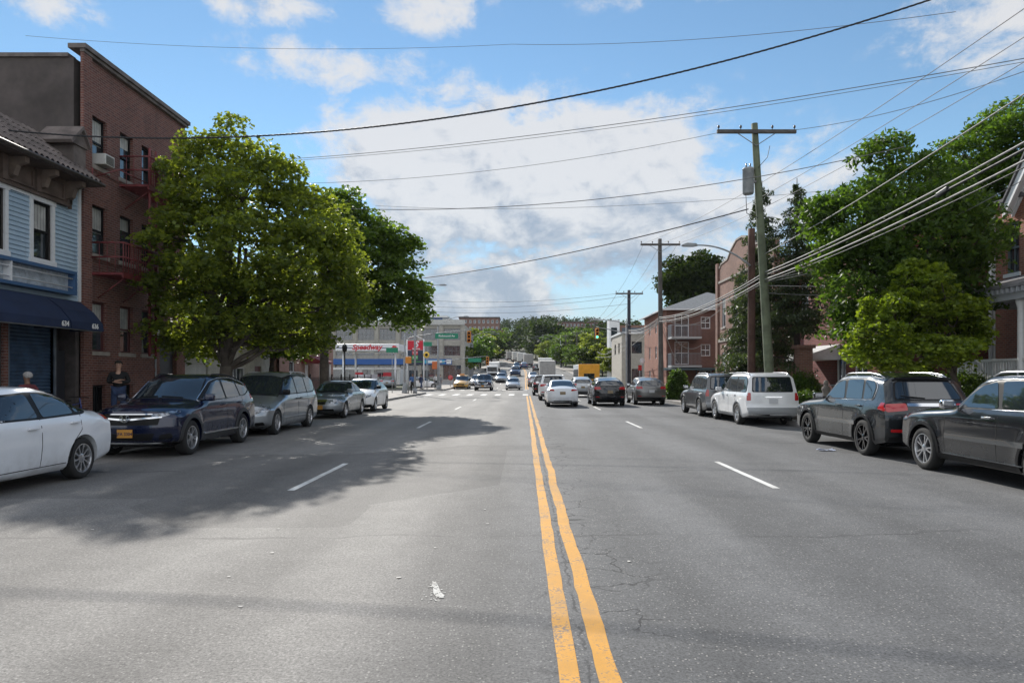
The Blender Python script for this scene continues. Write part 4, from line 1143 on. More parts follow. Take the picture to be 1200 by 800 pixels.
class Car:
    def __init__(c, sp):
        c.__dict__.update(sp)
        c.tx, c.tz = smooth_profile(c.top)
        c.Xf = c.L/2-c.FO; c.Xr = c.Xf-c.wb
        c.base_mesh()
    def X(c, u): return c.L/2-u
    def ztop(c, u): return float(np.interp(u, c.tx, c.tz))
    def base_mesh(c):
        nx, ny, nz = c.res
        belt, Hh, W2 = c.belt, c.H, c.W/2
        side = [(.15, .90), (.27, .965), (.42, .988), (.62, 1.0), (belt-.13, .992), (belt-.02, .965), (belt+.05, .93), (Hh-.12, c.tumble+.035), (Hh+.1, c.tumble)]
        def half(u, z):
            w = W2*interp(side, z)
            f = min(1, max(0, u/.75)); w *= 1-c.nosetaper*(1-f)**2
            f = min(1, max(0, (c.L-u)/.8)); w *= 1-c.tailtaper*(1-f)**2
            for uw in (c.FO, c.FO+c.wb):
                d = math.hypot(u-uw, z-c.wr); w += c.flare*math.exp(-((d-c.wr-.03)/.13)**2)
            return w
        c.half = half
        def vert(a, b, k):
            ab = abs(b)
            u0 = a*c.L
            bow = lerp(-c.bowf, c.bowr, sst(.45, .62, a))*b*b
            zt = c.ztop(min(c.L, max(0, u0+bow)))
            drop = .030*b*b+.055*max(0, (ab-.78)/.22)**2.2
            zt -= drop
            zb = c.clear+.10*max(0, 1-u0/.35)+.10*max(0, 1-(c.L-u0)/.5)
            z = lerp(zb, zt, k)
            fr = interp(c.front, z)+c.nosec*ab**3.2; rr = interp(c.rear, z)+c.tailc*ab**3.2
            u = lerp(fr, c.L-rr, a)
            w = half(u, z)
            w -= .035*max(0, (z-(zt-.07))/.07)**2
            w -= .05*max(0, ((zb+.09)-z)/.09)**2
            return (c.X(u), b*w, z)
        bm = B(); cache = {}
        # spacing denser near the ends and the shoulders
        As = [0.5-0.5*math.cos(math.pi*i/nx)*.35-.0 for i in range(nx+1)]
        As = [lerp(i/nx, .5-.5*math.cos(math.pi*i/nx), .35) for i in range(nx+1)]
        Bs = [math.sin(math.pi/2*lerp(-1, 1, j/ny))*.45+lerp(-1, 1, j/ny)*.55 for j in range(ny+1)]
        Ks = [k/nz for k in range(nz+1)]
        def g(i, j, k):
            key = (i, j, k)
            if key not in cache: cache[key] = bm.verts.new(vert(As[i], Bs[j], Ks[k]))
            return cache[key]
        def face(*ks):
            try:
                f = bm.faces.new([g(*q) for q in ks]); return f
            except ValueError: return None
        for i in range(nx):
            for j in range(ny):
                face((i, j, nz), (i, j+1, nz), (i+1, j+1, nz), (i+1, j, nz)); face((i, j, 0), (i+1, j, 0), (i+1, j+1, 0), (i, j+1, 0))
            for k in range(nz):
                face((i, 0, k), (i, 0, k+1), (i+1, 0, k+1), (i+1, 0, k)); face((i, ny, k), (i+1, ny, k), (i+1, ny, k+1), (i, ny, k+1))
        for j in range(ny):
            for k in range(nz):
                face((0, j, k), (0, j+1, k), (0, j+1, k+1), (0, j, k+1)); face((nx, j, k), (nx, j, k+1), (nx, j+1, k+1), (nx, j+1, k))
        bmesh.ops.recalc_face_normals(bm, faces=bm.faces)
        for f in bm.faces:
            f.smooth = True
            f.material_index = 1 if f.calc_center_median().z < c.clear+c.trimh else 0
        c.bvh = BVHTree.FromBMesh(bm)
        # wheel arches
        me = bpy.data.meshes.new('body'); bm.to_mesh(me); bm.free()
        for _ in range(3): me.materials.append(None)
        bo = bpy.data.objects.new('tmp_body', me); COL.objects.link(bo)
        cb = B(); ra = c.wr+.055
        for x in (c.Xf, c.Xr):
            for s in (-1, 1):
                y0 = W2-.27 if s > 0 else -W2-.2
                lathe(cb, [(ra, y0), (ra, y0+.47)], 36, 'Y', (x, 0, c.wr-.005))
        cm = bpy.data.meshes.new('cut'); cb.to_mesh(cm); cb.free()
        co = bpy.data.objects.new('tmp_cut', cm); COL.objects.link(co)
        md = bo.modifiers.new('b', 'BOOLEAN'); md.operation = 'DIFFERENCE'; md.solver = 'EXACT'; md.object = co
        dg = bpy.context.evaluated_depsgraph_get(); dg.update()
        me2 = bpy.data.meshes.new_from_object(bo.evaluated_get(dg))
        bpy.data.objects.remove(bo); bpy.data.objects.remove(co); bpy.data.meshes.remove(me); bpy.data.meshes.remove(cm)
        for p in me2.polygons:
            ce = p.center; p.use_smooth = True
            for x in (c.Xf, c.Xr):
                d = math.hypot(ce.x-x, ce.z-c.wr+.005)
                if d < ra+.012:
                    nr = (p.normal.x*(x-ce.x)+p.normal.z*(c.wr-ce.z))/max(d, 1e-6)
                    if (nr > .7 and d > ra-.05) or (abs(p.normal.y) > .98 and abs(abs(ce.y)-(W2-.27)) < .02): p.material_index = 2
        me2.materials.clear(); c.body_me = me2
    # --- projection helpers
    def cast(c, how, p, q, miss=False):
        """how: L/R side (x,z), F/B end (y,z), T top (x,y)"""
        if how in 'LR':
            s = 1 if how == 'L' else -1
            o, d = Vector((p, s*3, q)), Vector((0, -s, 0))
        elif how == 'F': o, d = Vector((c.L, p, q)), Vector((-1, 0, 0))
        elif how == 'B': o, d = Vector((-c.L, p, q)), Vector((1, 0, 0))
        else: o, d = Vector((p, q, 4)), Vector((0, 0, -1))
        hit = c.bvh.ray_cast(o, d)
        if hit[0] is None and miss: return None, None
        if hit[0] is None:
            near = c.bvh.find_nearest(Vector((p, 0 if how in 'LR' else q, q)) if how in 'LR' else (Vector(((c.L/2) if how == 'F' else -c.L/2, p, q)) if how in 'FB' else Vector((p, q, 1))))
            return near[0], near[1]
        return hit[0], hit[1]
    def patch(c, name, how, pts, m, parent, off=.004, grid=.05, depth=.012):
        bm = B(); 
        if how in 'LR': P = [(c.X(u), z) for (u, z) in pts]
        elif how == 'T': P = [(c.X(u), y) for (u, y) in pts]
        else: P = list(pts)
        f = bm.faces.new([bm.verts.new((a, b, 0)) for (a, b) in P])
        bmesh.ops.triangulate(bm, faces=[f])
        xs = [a for a, b in P]; ys = [b for a, b in P]
        for lo, hi, n in ((min(xs), max(xs), Vector((1, 0, 0))), (min(ys), max(ys), Vector((0, 1, 0)))):
            k = int((hi-lo)/grid)
            for i in range(1, k+1):
                v = lo+(hi-lo)*i/(k+1)
                bmesh.ops.bisect_plane(bm, geom=bm.verts[:]+bm.edges[:]+bm.faces[:], plane_co=n*v, plane_no=n)
        bmesh.ops.join_triangles(bm, faces=bm.faces[:], angle_face_threshold=3, angle_shape_threshold=3)
        nrm = {}; dead = []
        for v in bm.verts:
            loc, n = c.cast(how, v.co.x, v.co.y, how != 'T')
            if loc is None or (how in 'LR' and abs(n.y) < .25) or (how in 'FB' and abs(n.x) < .22): dead.append(v); continue
            v.co = loc+n*off; nrm[v] = n
        if dead and len(dead) < len(bm.verts): bmesh.ops.delete(bm, geom=dead, context='VERTS')
        elif dead:
            for v in dead: loc, n = c.cast(how, v.co.x, v.co.y); v.co = loc+n*off; nrm[v] = n
        bnd = [e for e in bm.edges if len(e.link_faces) == 1]
        low = {}
        for e in bnd:
            for v in e.verts:
                if v not in low: low[v] = bm.verts.new(v.co-nrm[v]*(off+depth))
        for e in bnd:
            try: bm.faces.new((e.verts[0], e.verts[1], low[e.verts[1]], low[e.verts[0]]))
            except ValueError: pass
        # orient faces outward
        ref = {'L': Vector((0, 1, 0)), 'R': Vector((0, -1, 0)), 'F': Vector((1, 0, 0)), 'B': Vector((-1, 0, 0)), 'T': Vector((0, 0, 1))}[how]
        bm.normal_update()
        bmesh.ops.recalc_face_normals(bm, faces=bm.faces)
        sgn = sum((f.normal.dot(ref))*f.calc_area() for f in bm.faces if f.normal.dot(ref)**2 > .05)
        if sgn < 0: bmesh.ops.reverse_faces(bm, faces=bm.faces)
        return obj(name, bm, m, parent, smooth=True, sharp=40)

def wheel_mesh(Rw, w, rr, style):
    ty = lathe(B(), [(rr, -w/2+.01), (rr+.02, -w/2), (Rw-.035, -w/2), (Rw-.008, -w/2+.02), (Rw, -w/2+.045), (Rw, w/2-.045), (Rw-.008, w/2-.02), (Rw-.035, w/2), (rr+.03, w/2+.006), (rr, w/2-.006)], 36, 'Y', closed=True)
    ri = lathe(B(), [(rr+.004, -w/2+.02), (rr+.004, w/2-.004), (rr-.012, w/2-.003), (rr-.022, w/2-.03), (rr-.022, -w/2+.02)], 36, 'Y', closed=True)
    yo = w/2-.02
    lathe(ri, [(.0, yo-.07), (.075, yo-.07), (.075, yo-.01), (.055, yo), (.0, yo+.002)], 16, 'Y')
    def spoke(a, w0, w1, r0=.05, r1=None, skew=0.0):
        r1 = r1 or rr-.012
        ca, sa = math.cos(a), math.sin(a); ca2, sa2 = math.cos(a+skew), math.sin(a+skew)
        def q(r, t, y, c_=ca, s_=sa): return ri.verts.new((c_*r-s_*t, y, s_*r+c_*t))
        A = [q(r0, -w0, yo-.005), q(r0, w0, yo-.005), q(r1, w1, yo+.004, ca2, sa2), q(r1, -w1, yo+.004, ca2, sa2)]
        D = [q(r0, -w0, yo-.06), q(r0, w0, yo-.06), q(r1, w1, yo-.04, ca2, sa2), q(r1, -w1, yo-.04, ca2, sa2)]
        fs = [ri.faces.new(A), ri.faces.new(D[::-1])]
        for i in range(4): fs.append(ri.faces.new((A[i], D[i], D[(i+1) % 4], A[(i+1) % 4])))
    if style == 'ten':
        for k in range(10): spoke(2*math.pi*k/10, .010, .017); 
        for k in range(10): spoke(2*math.pi*k/10, .006, .006, .14, None, .16)
    elif style == 'fivedouble':
        for k in range(5):
            for s in (-1, 1): spoke(2*math.pi*k/5+s*.10, .013, .014, .05, None, s*.10)
    elif style == 'five':
        for k in range(5): spoke(2*math.pi*k/5+.3, .035, .028); spoke(2*math.pi*k/5+.3+.33, .006, .012, .1)
    elif style == 'blackfive':
        for k in range(5):
            for s in (-1, 1): spoke(2*math.pi*k/5+.2, .016, .014, .05, None, s*.22)
    elif style == 'seven':
        for k in range(7): spoke(2*math.pi*k/7, .022, .024)
    else:
        for k in range(6): spoke(2*math.pi*k/6, .03, .036)
    bmesh.ops.recalc_face_normals(ri, faces=ri.faces)
    hb = lathe(B(), [(.0, -.02), (rr*.93, -.02), (rr*.93, .0), (.0, .0)], 28, 'Y')
    out = []
    for nm, b_ in (('tyre', ty), ('rim', ri), ('brake_disc', hb)):
        me = bpy.data.meshes.new(nm); b_.to_mesh(me); b_.free(); out.append(me)
    return out
BRAKE = mat('brake_dark', (.035, .033, .032), .6, .5)
BLKW = mat('black_alloy', (.02, .02, .022), .2, .6, .8)

def build_car(sp, label, cat, pm, name='parked_car', group=None, detail=2, rim=ALU, wheel='five'):
    c = Car(sp)
    t = thing(name, label, cat, (0, 0, 0), 0, group)
    me = c.body_me
    for m in (pm, BLK, DRK): me.materials.append(m)
    me.set_sharp_from_angle(angle=R(38))
    body = bpy.data.objects.new('body', me); COL.objects.link(body); body.parent = t
    Ra = c.wr+.055
    S = 'LR' if detail >= 1 else ''
    # dark surround and windows
    for s in S:
        if c.dlom is CHR:
            rp = roundpoly(c.dlo, .07)
            c.patch('window_surround', s, rp, BLK, t, .004)
            bm = B(); loop = []
            for (u, z) in rp+rp[:2]:
                p, n = c.cast(s, c.X(u), z); loop.append(p+n*.006)
            tube(bm, loop, .0085, 6, cap=False); obj('chrome_surround', bm, CHR, t)
        else: c.patch('window_surround', s, roundpoly(c.dlo, .07), c.dlom, t, .004)
        for poly in c.windows: c.patch('window', s, roundpoly(poly, .05), GL, t, .009)
        if detail >= 2:
            for ln in c.seams:
                c.patch('door_gap', s, ribbon(ln, .011), DRK, t, .0022, .12)
            for ln in c.creases: c.patch('side_moulding', s, roundpoly(ribbon(ln[:-1], ln[-1]), .01, 2), c.mould, t, .020, .15, .024)
            for (u, z) in c.handles:
                p, n = c.cast(s, c.X(u), z); bm = B()
                sg = 1 if s == 'L' else -1
                bevelbox(bm, p.x-.10, p.y+sg*.012, p.z-.016, p.x+.10, p.y+sg*.048, p.z+.016, .010)
                box(bm, p.x-.09, p.y-sg*.01, p.z-.01, p.x-.07, p.y+sg*.02, p.z+.01); box(bm, p.x+.07, p.y-sg*.01, p.z-.01, p.x+.09, p.y+sg*.02, p.z+.01)
                obj('door_handle', bm, c.handm or pm, t, smooth=True, sharp=40)
            if c.clad:
                for xw in (c.FO, c.FO+c.wb):
                    ring = arcpts(xw, c.wr-.005, Ra+c.clad, -12, 192, 20)+arcpts(xw, c.wr-.005, Ra+.002, 192, -12, 20)
                    c.patch('arch_trim', s, ring, c.cladm, t, .014, .12, .016)
                c.patch('sill_trim', s, [(c.FO+Ra+.02, .27), (c.FO+c.wb-Ra-.02, .27), (c.FO+c.wb-Ra-.02, .27+c.sill), (c.FO+Ra+.02, .27+c.sill)], c.cladm, t, .012, .2, .014)
        # mirror
        sg = 1 if s == 'L' else -1
        mu, mz = c.mirror; p, n = c.cast(s, c.X(mu), mz)
        bm = B(); bevelbox(bm, p.x-.07, p.y+sg*.07, mz-.01, p.x+.07, p.y+sg*.29, mz+.145, .045, 3); box(bm, p.x-.03, p.y-sg*.03, mz+.02, p.x+.03, p.y+sg*.1, mz+.05)
        o = obj('mirror', bm, c.mirm or pm, t, smooth=True, sharp=50)
        bm = B(); box(bm, p.x-.074, p.y+sg*.09, mz+.012, p.x-.069, p.y+sg*.27, mz+.125); obj('mirror_glass', bm, CHR, o)
    # windscreen and rear window seen from above or behind
    def screen(nm, u0, u1, w0, w1, m, off, shrink=0):
        n = 10; pts = []
        for i in range(n+1):
            b = -1+2*i/n; pts.append((u0+c.bowf*b*b*1.0+shrink, b*(w0-shrink)))
        for i in range(n+1):
            b = 1-2*i/n; pts.append((u1+c.bowf*.6*b*b-shrink, b*(w1-shrink)))
        return c.patch(nm, 'T', pts, m, t, off, .12)
    if detail >= 1:
        u0, u1, w0, w1 = c.ws
        screen('windscreen_surround', u0, u1, w0, w1, BLK, .004)
        screen('windscreen', u0, u1, w0, w1, GL, .009, .028)
        if detail >= 2:
            for sgn in (-.15, .45):
                bm = B(); pts = []
                for i in range(7):
                    q = i/6; y = (sgn+.5*q-.25)*w0*1.1-.1; uu = u0+.04+c.bowf*(y/w0)**2+.10*q*0
                    p, n = c.cast('T', c.X(uu+.02), y); pts.append(p+n*.022)
                tube(bm, pts, .009, 5); obj('wiper', bm, BLK, t)
    if c.rw:
        kind, poly = c.rw[0], c.rw[1]
        if kind == 'B':
            c.patch('rear_window_surround', 'B', roundpoly(poly, .07), BLK, t, .004, .09)
            cx0 = sum(p[0] for p in poly)/len(poly); cz0 = sum(p[1] for p in poly)/len(poly)
            sm = [(cx0+(p[0]-cx0)*.95, cz0+(p[1]-cz0)*.90) for p in poly]
            c.patch('rear_window', 'B', roundpoly(sm, .07), GL, t, .009, .09)
        else:
            u0, u1, w0, w1 = poly; n = 10
            for nm, m, off, sh in (('rear_window_surround', BLK, .004, 0), ('rear_window', GL, .009, .03)):
                pts = [(u0+sh+.10*(1-(1-2*i/n)**2)*-1+.06, (1-2*i/n)*(w0-sh)) for i in range(n+1)]+[(u1-sh-.02*((2*i/n-1)**2)*2, (2*i/n-1)*(w1-sh)) for i in range(n+1)]
                c.patch(nm, 'T', pts, m, t, off, .12)
    # lamps, grille and trim given as patches
    for (nm, how, pts, m, off) in c.extras:
        if detail < 1 and nm not in ('headlight', 'taillight', 'grille'): continue
        par = t
        if how == 'FS':
            for sg in (1, -1): c.patch(nm, 'F', roundpoly([(p[0]*sg, p[1]) for p in pts], .03), m, par, off)
        elif how == 'BS':
            for sg in (1, -1): c.patch(nm, 'B', roundpoly([(p[0]*sg, p[1]) for p in pts], .03), m, par, off)
        elif how == 'S':
            for s in 'LR': c.patch(nm, s, roundpoly(pts, .03), m, par, off)
        else: c.patch(nm, how, roundpoly(pts, .02), m, par, off)
    # plates
    for how, z, m, txt in c.plates:
        p, n = c.cast(how, 0, z); sg = 1 if how == 'F' else -1
        bm = B(); box(bm, p.x+sg*.012, -.155, z-.08, p.x+sg*.024, .155, z+.08)
        box(bm, p.x-sg*.02, -.12, z-.05, p.x+sg*.012, .12, z+.05); o = obj('number_plate', bm, m, t)
        if txt and detail >= 2:
            text('plate_lettering', txt, .085, mat('plate_ink', (.015, .02, .06), .6), o, (p.x+sg*.026, 0, z-.008), '+X' if sg > 0 else '-X', bold=.0015, depth=.001)
    # roof rails
    if c.rails and detail >= 1:
        u0, u1 = c.rails
        for sg in (1, -1):
            bm = B(); pts = []
            for i in range(11):
                u = lerp(u0, u1, i/10); y = sg*(c.W/2*c.tumble-.06)
                p, n = c.cast('T', c.X(u), y); hgt = .045 if 0 < i < 10 else -.005
                pts.append(p+Vector((0, 0, hgt)))
            tube(bm, pts, .016, 8); 
            for i in (3, 7): tube(bm, [pts[i], pts[i]-Vector((0, 0, .06))], .012, 6)
            obj('roof_rail', bm, c.railm, t)
    # wheels
    meshes = wheel_mesh(c.wr, .22 if c.W < 1.82 else .24, c.rr, wheel)
    mats = (RUB, rim, BRAKE)
    for x in (c.Xf, c.Xr):
        for sg in (1, -1):
            we = bpy.data.objects.new('wheel', None); COL.objects.link(we); we.parent = t
            we.location = (x, sg*(c.W/2-.112), c.wr); we.rotation_euler = (0, .37*x, 0 if sg > 0 else math.pi)
            for me_, m in zip(meshes, mats):
                if not me_.materials: me_.materials.append(m)
                o = bpy.data.objects.new(me_.name, me_); COL.objects.link(o); o.parent = we
                for p in me_.polygons: p.use_smooth = True
            try: meshes[1].set_sharp_from_angle(angle=R(30))
            except Exception: pass
    # underside block so that nothing shows daylight where it should not
    bm = B(); box(bm, c.Xr-.35, -c.W/2+.33, c.clear-.03, c.Xf+.35, c.W/2-.33, c.clear+.1)
    tube(bm, [(c.Xr, -c.W/2+.2, c.wr), (c.Xr, c.W/2-.2, c.wr)], .04, 8); tube(bm, [(c.Xf, -c.W/2+.2, c.wr), (c.Xf, c.W/2-.2, c.wr)], .035, 8)
    tube(bm, [(c.Xr-.2, -.45, .27), (-c.L/2+.04, -.5, .25)], .03, 8)
    obj('underbody', bm, BLK, t)
    t['_c'] = 0; del t['_c']
    return t, c

def put_car(t, c, Xc, Yf, away, group=None, yaw=0):
    """Yf: distance of the front axle from the camera"""
    if away: Yc = Yf-c.Xf; rz = R(90)
    else: Yc = Yf+c.Xf; rz = R(-90)
    s = (prof(Yc+1.3)-prof(Yc-1.3))/2.6
    t.scale = (1.0, 1.0, 1.03) if away or Yc > 60 else (1.03, 1.03, 1.075)
    t.location = (Xc+cx(Yc), Yc, prof(Yc)+.001); t.rotation_euler = (0, -math.atan(s)*(1 if away else -1), rz+R(yaw))
    return t

BASE = dict(res=(64, 18, 20), clear=.19, trimh=.05, tumble=.72, flare=.018, nosec=.30, tailc=.16, nosetaper=.10, tailtaper=.07, bowf=.20, bowr=.10,
            dlom=BLK, creases=[], mould=BLK, handles=[], handm=None, clad=0, cladm=BLK, sill=.1, mirm=None, rails=None, railm=CHR, extras=[], plates=[], seams=[], rw=None, rr=.215, wr=.325)
def S_(**k): d = dict(BASE); d.update(k); return d

SEDAN = S_(L=4.64, W=1.78, H=1.48, FO=.96, wb=2.70, belt=.96, wr=.325, rr=.225,
    top=[(0, .74), (.10, .79), (.55, .87), (1.15, .955), (1.35, 1.0), (2.05, 1.38), (2.45, 1.465), (2.95, 1.475), (3.45, 1.38), (4.0, 1.15), (4.3, 1.075), (4.52, 1.06), (4.64, 1.0)],
    front=[(.2, .10), (.35, .01), (.5, 0), (.62, .03), (.72, .12)], rear=[(.2, .14), (.35, .03), (.55, 0), (.8, .02), (.95, .04), (1.08, .06)],
    dlo=[(1.52, .985), (2.2, 1.345), (2.65, 1.385), (3.1, 1.37), (3.6, 1.22), (3.95, 1.065), (3.7, 1.015), (2.7, .99)],
    windows=[[(1.66, 1.01), (2.22, 1.315), (2.60, 1.355), (2.68, 1.015)], [(2.78, 1.015), (2.72, 1.36), (3.05, 1.345), (3.38, 1.25), (3.50, 1.04)], [(3.555, 1.05), (3.45, 1.235), (3.62, 1.175), (3.82, 1.075)]],
    ws=(1.32, 2.12, .74, .60), rw=('T', (4.02, 3.28, .66, .58)), mirror=(1.62, .99),
    seams=[[(2.71, 1.0), (2.70, .6), (2.68, .30)], [(3.66, 1.03), (3.62, .78), (3.42, .62), (3.34, .32)], [(1.45, .97), (1.42, .5), (1.44, .3)], [(1.44, .30), (3.34, .30)]],
    handles=[(2.50, .87), (3.46, .905)],
    extras=[('headlight', 'FS', [(.42, .66), (.74, .74), (.78, .66), (.46, .58)], CLRL, .006), ('grille', 'F', [(-.42, .50), (.42, .50), (.45, .60), (-.45, .60)], BLK, .006), ('lower_grille', 'F', [(-.55, .26), (.55, .26), (.5, .40), (-.5, .40)], BLK, .006),
            ('taillight', 'BS', [(.46, .86), (.80, .90), (.80, .99), (.48, .97)], REDL, .008), ('taillight', 'S', [(4.30, .905), (4.60, .875), (4.60, .965), (4.45, .985)], REDL, .008),
            ('trunk_gap', 'B', [(-.48, .80), (.48, .80), (.48, .812), (-.48, .812)], DRK, .003), ('rear_bumper_trim', 'B', [(-.5, .28), (.5, .28), (.5, .36), (-.5, .36)], BLK, .005)],
    plates=[('B', .72, PLY2, '')])
CRV = S_(L=4.59, W=1.855, H=1.67, FO=.90, wb=2.66, belt=1.06, wr=.355, rr=.235, clear=.22, tumble=.745, flare=.03, nosec=.34, nosetaper=.13,
    top=[(0, .93), (.08, .98), (.40, 1.04), (1.0, 1.10), (1.22, 1.14), (2.0, 1.56), (2.45, 1.655), (3.2, 1.665), (3.9, 1.62), (4.35, 1.55), (4.59, 1.52)],
    front=[(.22, .12), (.40, .02), (.6, 0), (.8, .02), (.95, .07)], rear=[(.3, .10), (.5, .0), (.85, .02), (1.05, .10), (1.3, .30), (1.55, .40)],
    dlo=[(1.45, 1.08), (2.15, 1.50), (2.6, 1.575), (3.4, 1.575), (3.95, 1.47), (4.20, 1.28), (3.9, 1.15), (2.7, 1.09)], dlom=CHR,
    windows=[[(1.62, 1.105), (2.18, 1.46), (2.58, 1.54), (2.66, 1.11)], [(2.74, 1.115), (2.70, 1.545), (3.36, 1.545), (3.50, 1.14)], [(3.56, 1.145), (3.44, 1.54), (3.90, 1.44), (4.10, 1.28), (3.88, 1.185)]],
    ws=(1.22, 2.06, .78, .64), rw=('B', [(-.60, 1.16), (.60, 1.16), (.54, 1.52), (-.54, 1.52)]), mirror=(1.60, 1.09),
    seams=[[(2.70, 1.09), (2.68, .6), (2.66, .34)], [(3.62, 1.12), (3.58, .85), (3.36, .70), (3.26, .38)], [(1.40, 1.04), (1.40, .5), (1.42, .36)]],
    handles=[(2.48, .98), (3.42, 1.0)], clad=.085, cladm=mat('grey_cladding', (.035, .036, .038), .6), sill=.11, mirm=None, rails=(2.3, 4.0), railm=BLK,
    creases=[[(1.45, .40), (3.2, .40), .035]], mould=CHR,
    extras=[('grille', 'F', [(-.60, .66), (.60, .66), (.64, .84), (.30, .885), (-.30, .885), (-.64, .84)], BLK, .004),
            ('headlight', 'FS', [(.48, .86), (.82, .93), (.86, .87), (.60, .80), (.50, .81)], CLRL, .012),
            ('chrome_bar', 'F', [(-.66, .80), (-.15, .755), (.15, .755), (.66, .80), (.66, .825), (.15, .79), (-.15, .79), (-.66, .825)], CHR, .014), ('chrome_bar', 'F', [(-.5, .862), (.5, .862), (.5, .88), (-.5, .88)], CHR, .010),
            ('lower_grille', 'F', [(-.48, .36), (.48, .36), (.55, .50), (-.55, .50)], BLK, .005), ('skid_trim', 'F', [(-.62, .275), (.62, .275), (.58, .305), (-.58, .305)], mat('silver_trim', (.4, .41, .42), .4, .6), .012),
            ('fog_lamp_trim', 'FS', [(.60, .36), (.82, .40), (.80, .50), (.62, .47)], BLK, .006), ('bumper_lower', 'FS', [(.0, .22), (.86, .25), (.86, .31), (.0, .27)], BLK, .007),
            ('taillight', 'BS', [(.60, 1.02), (.78, 1.0), (.74, 1.42), (.64, 1.42)], REDL, .008), ('taillight', 'S', [(4.20, 1.05), (4.5, 1.05), (4.42, 1.15), (4.22, 1.17)], REDL, .009)],
    plates=[('F', .50, PLY, 'JFA 3304')])
VAN = S_(L=5.1, W=1.95, H=1.75, FO=.98, wb=3.0, belt=1.04, wr=.34, rr=.22, clear=.18, tumble=.755, flare=.012, nosec=.42, nosetaper=.16, bowf=.28,
    top=[(0, .82), (.10, .88), (.5, .98), (1.05, 1.09), (1.22, 1.13), (2.15, 1.62), (2.6, 1.72), (3.5, 1.75), (4.4, 1.73), (4.9, 1.66), (5.1, 1.62)],
    front=[(.18, .12), (.35, .0), (.55, 0), (.72, .08), (.85, .2)], rear=[(.2, .10), (.4, .0), (.7, 0), (1.0, .04), (1.65, .28)],
    dlo=[(1.62, 1.08), (2.3, 1.56), (2.7, 1.64), (4.4, 1.64), (4.72, 1.50), (4.80, 1.20), (4.5, 1.10), (2.9, 1.08)],
    windows=[[(1.80, 1.10), (2.32, 1.50), (2.72, 1.60), (2.82, 1.11)], [(2.90, 1.11), (2.82, 1.605), (3.72, 1.61), (3.80, 1.12)], [(3.88, 1.12), (3.80, 1.61), (4.38, 1.60), (4.64, 1.48), (4.72, 1.22), (4.48, 1.14)]],
    ws=(1.16, 2.22, .80, .68), rw=('B', [(-.66, 1.12), (.66, 1.12), (.60, 1.60), (-.60, 1.60)]), mirror=(1.72, 1.08), mirm=BLK,
    seams=[[(2.84, 1.08), (2.84, .3)], [(3.86, 1.1), (3.80, .75), (3.60, .6), (3.5, .32)], [(1.60, 1.06), (1.50, .5), (1.52, .32)], [(3.0, .97), (4.85, 1.0)]],
    handles=[(2.68, .95), (3.04, .95)], handm=BLK, rails=(2.9, 4.5), railm=mat('rail_silver', (.5, .5, .52), .3, .8), creases=[[(1.55, .44), (3.5, .44), .03]], mould=ALU,
    extras=[('headlight', 'FS', [(.50, .66), (.86, .80), (.90, .70), (.62, .58)], CLRL, .007), ('headlight', 'S', [(.32, .76), (.62, .90), (.55, .72), (.36, .64)], CLRL, .007),
            ('grille', 'F', [(-.46, .54), (.46, .54), (.5, .68), (-.5, .68)], BLK, .005), ('chrome_bar', 'F', [(-.44, .60), (.44, .60), (.44, .625), (-.44, .625)], CHR, .012),
            ('lower_grille', 'F', [(-.5, .27), (.5, .27), (.5, .38), (-.5, .38)], BLK, .005), ('fog_lamp_trim', 'FS', [(.62, .27), (.84, .30), (.82, .38), (.64, .37)], BLK, .006),
            ('taillight', 'S', [(4.85, 1.0), (5.05, 1.0), (4.96, 1.35), (4.86, 1.4)], REDL, .008), ('taillight', 'BS', [(.72, .95), (.88, .95), (.80, 1.4), (.72, 1.4)], REDL, .008)],
    plates=[('F', .46, PLY, 'EXB 7142')])
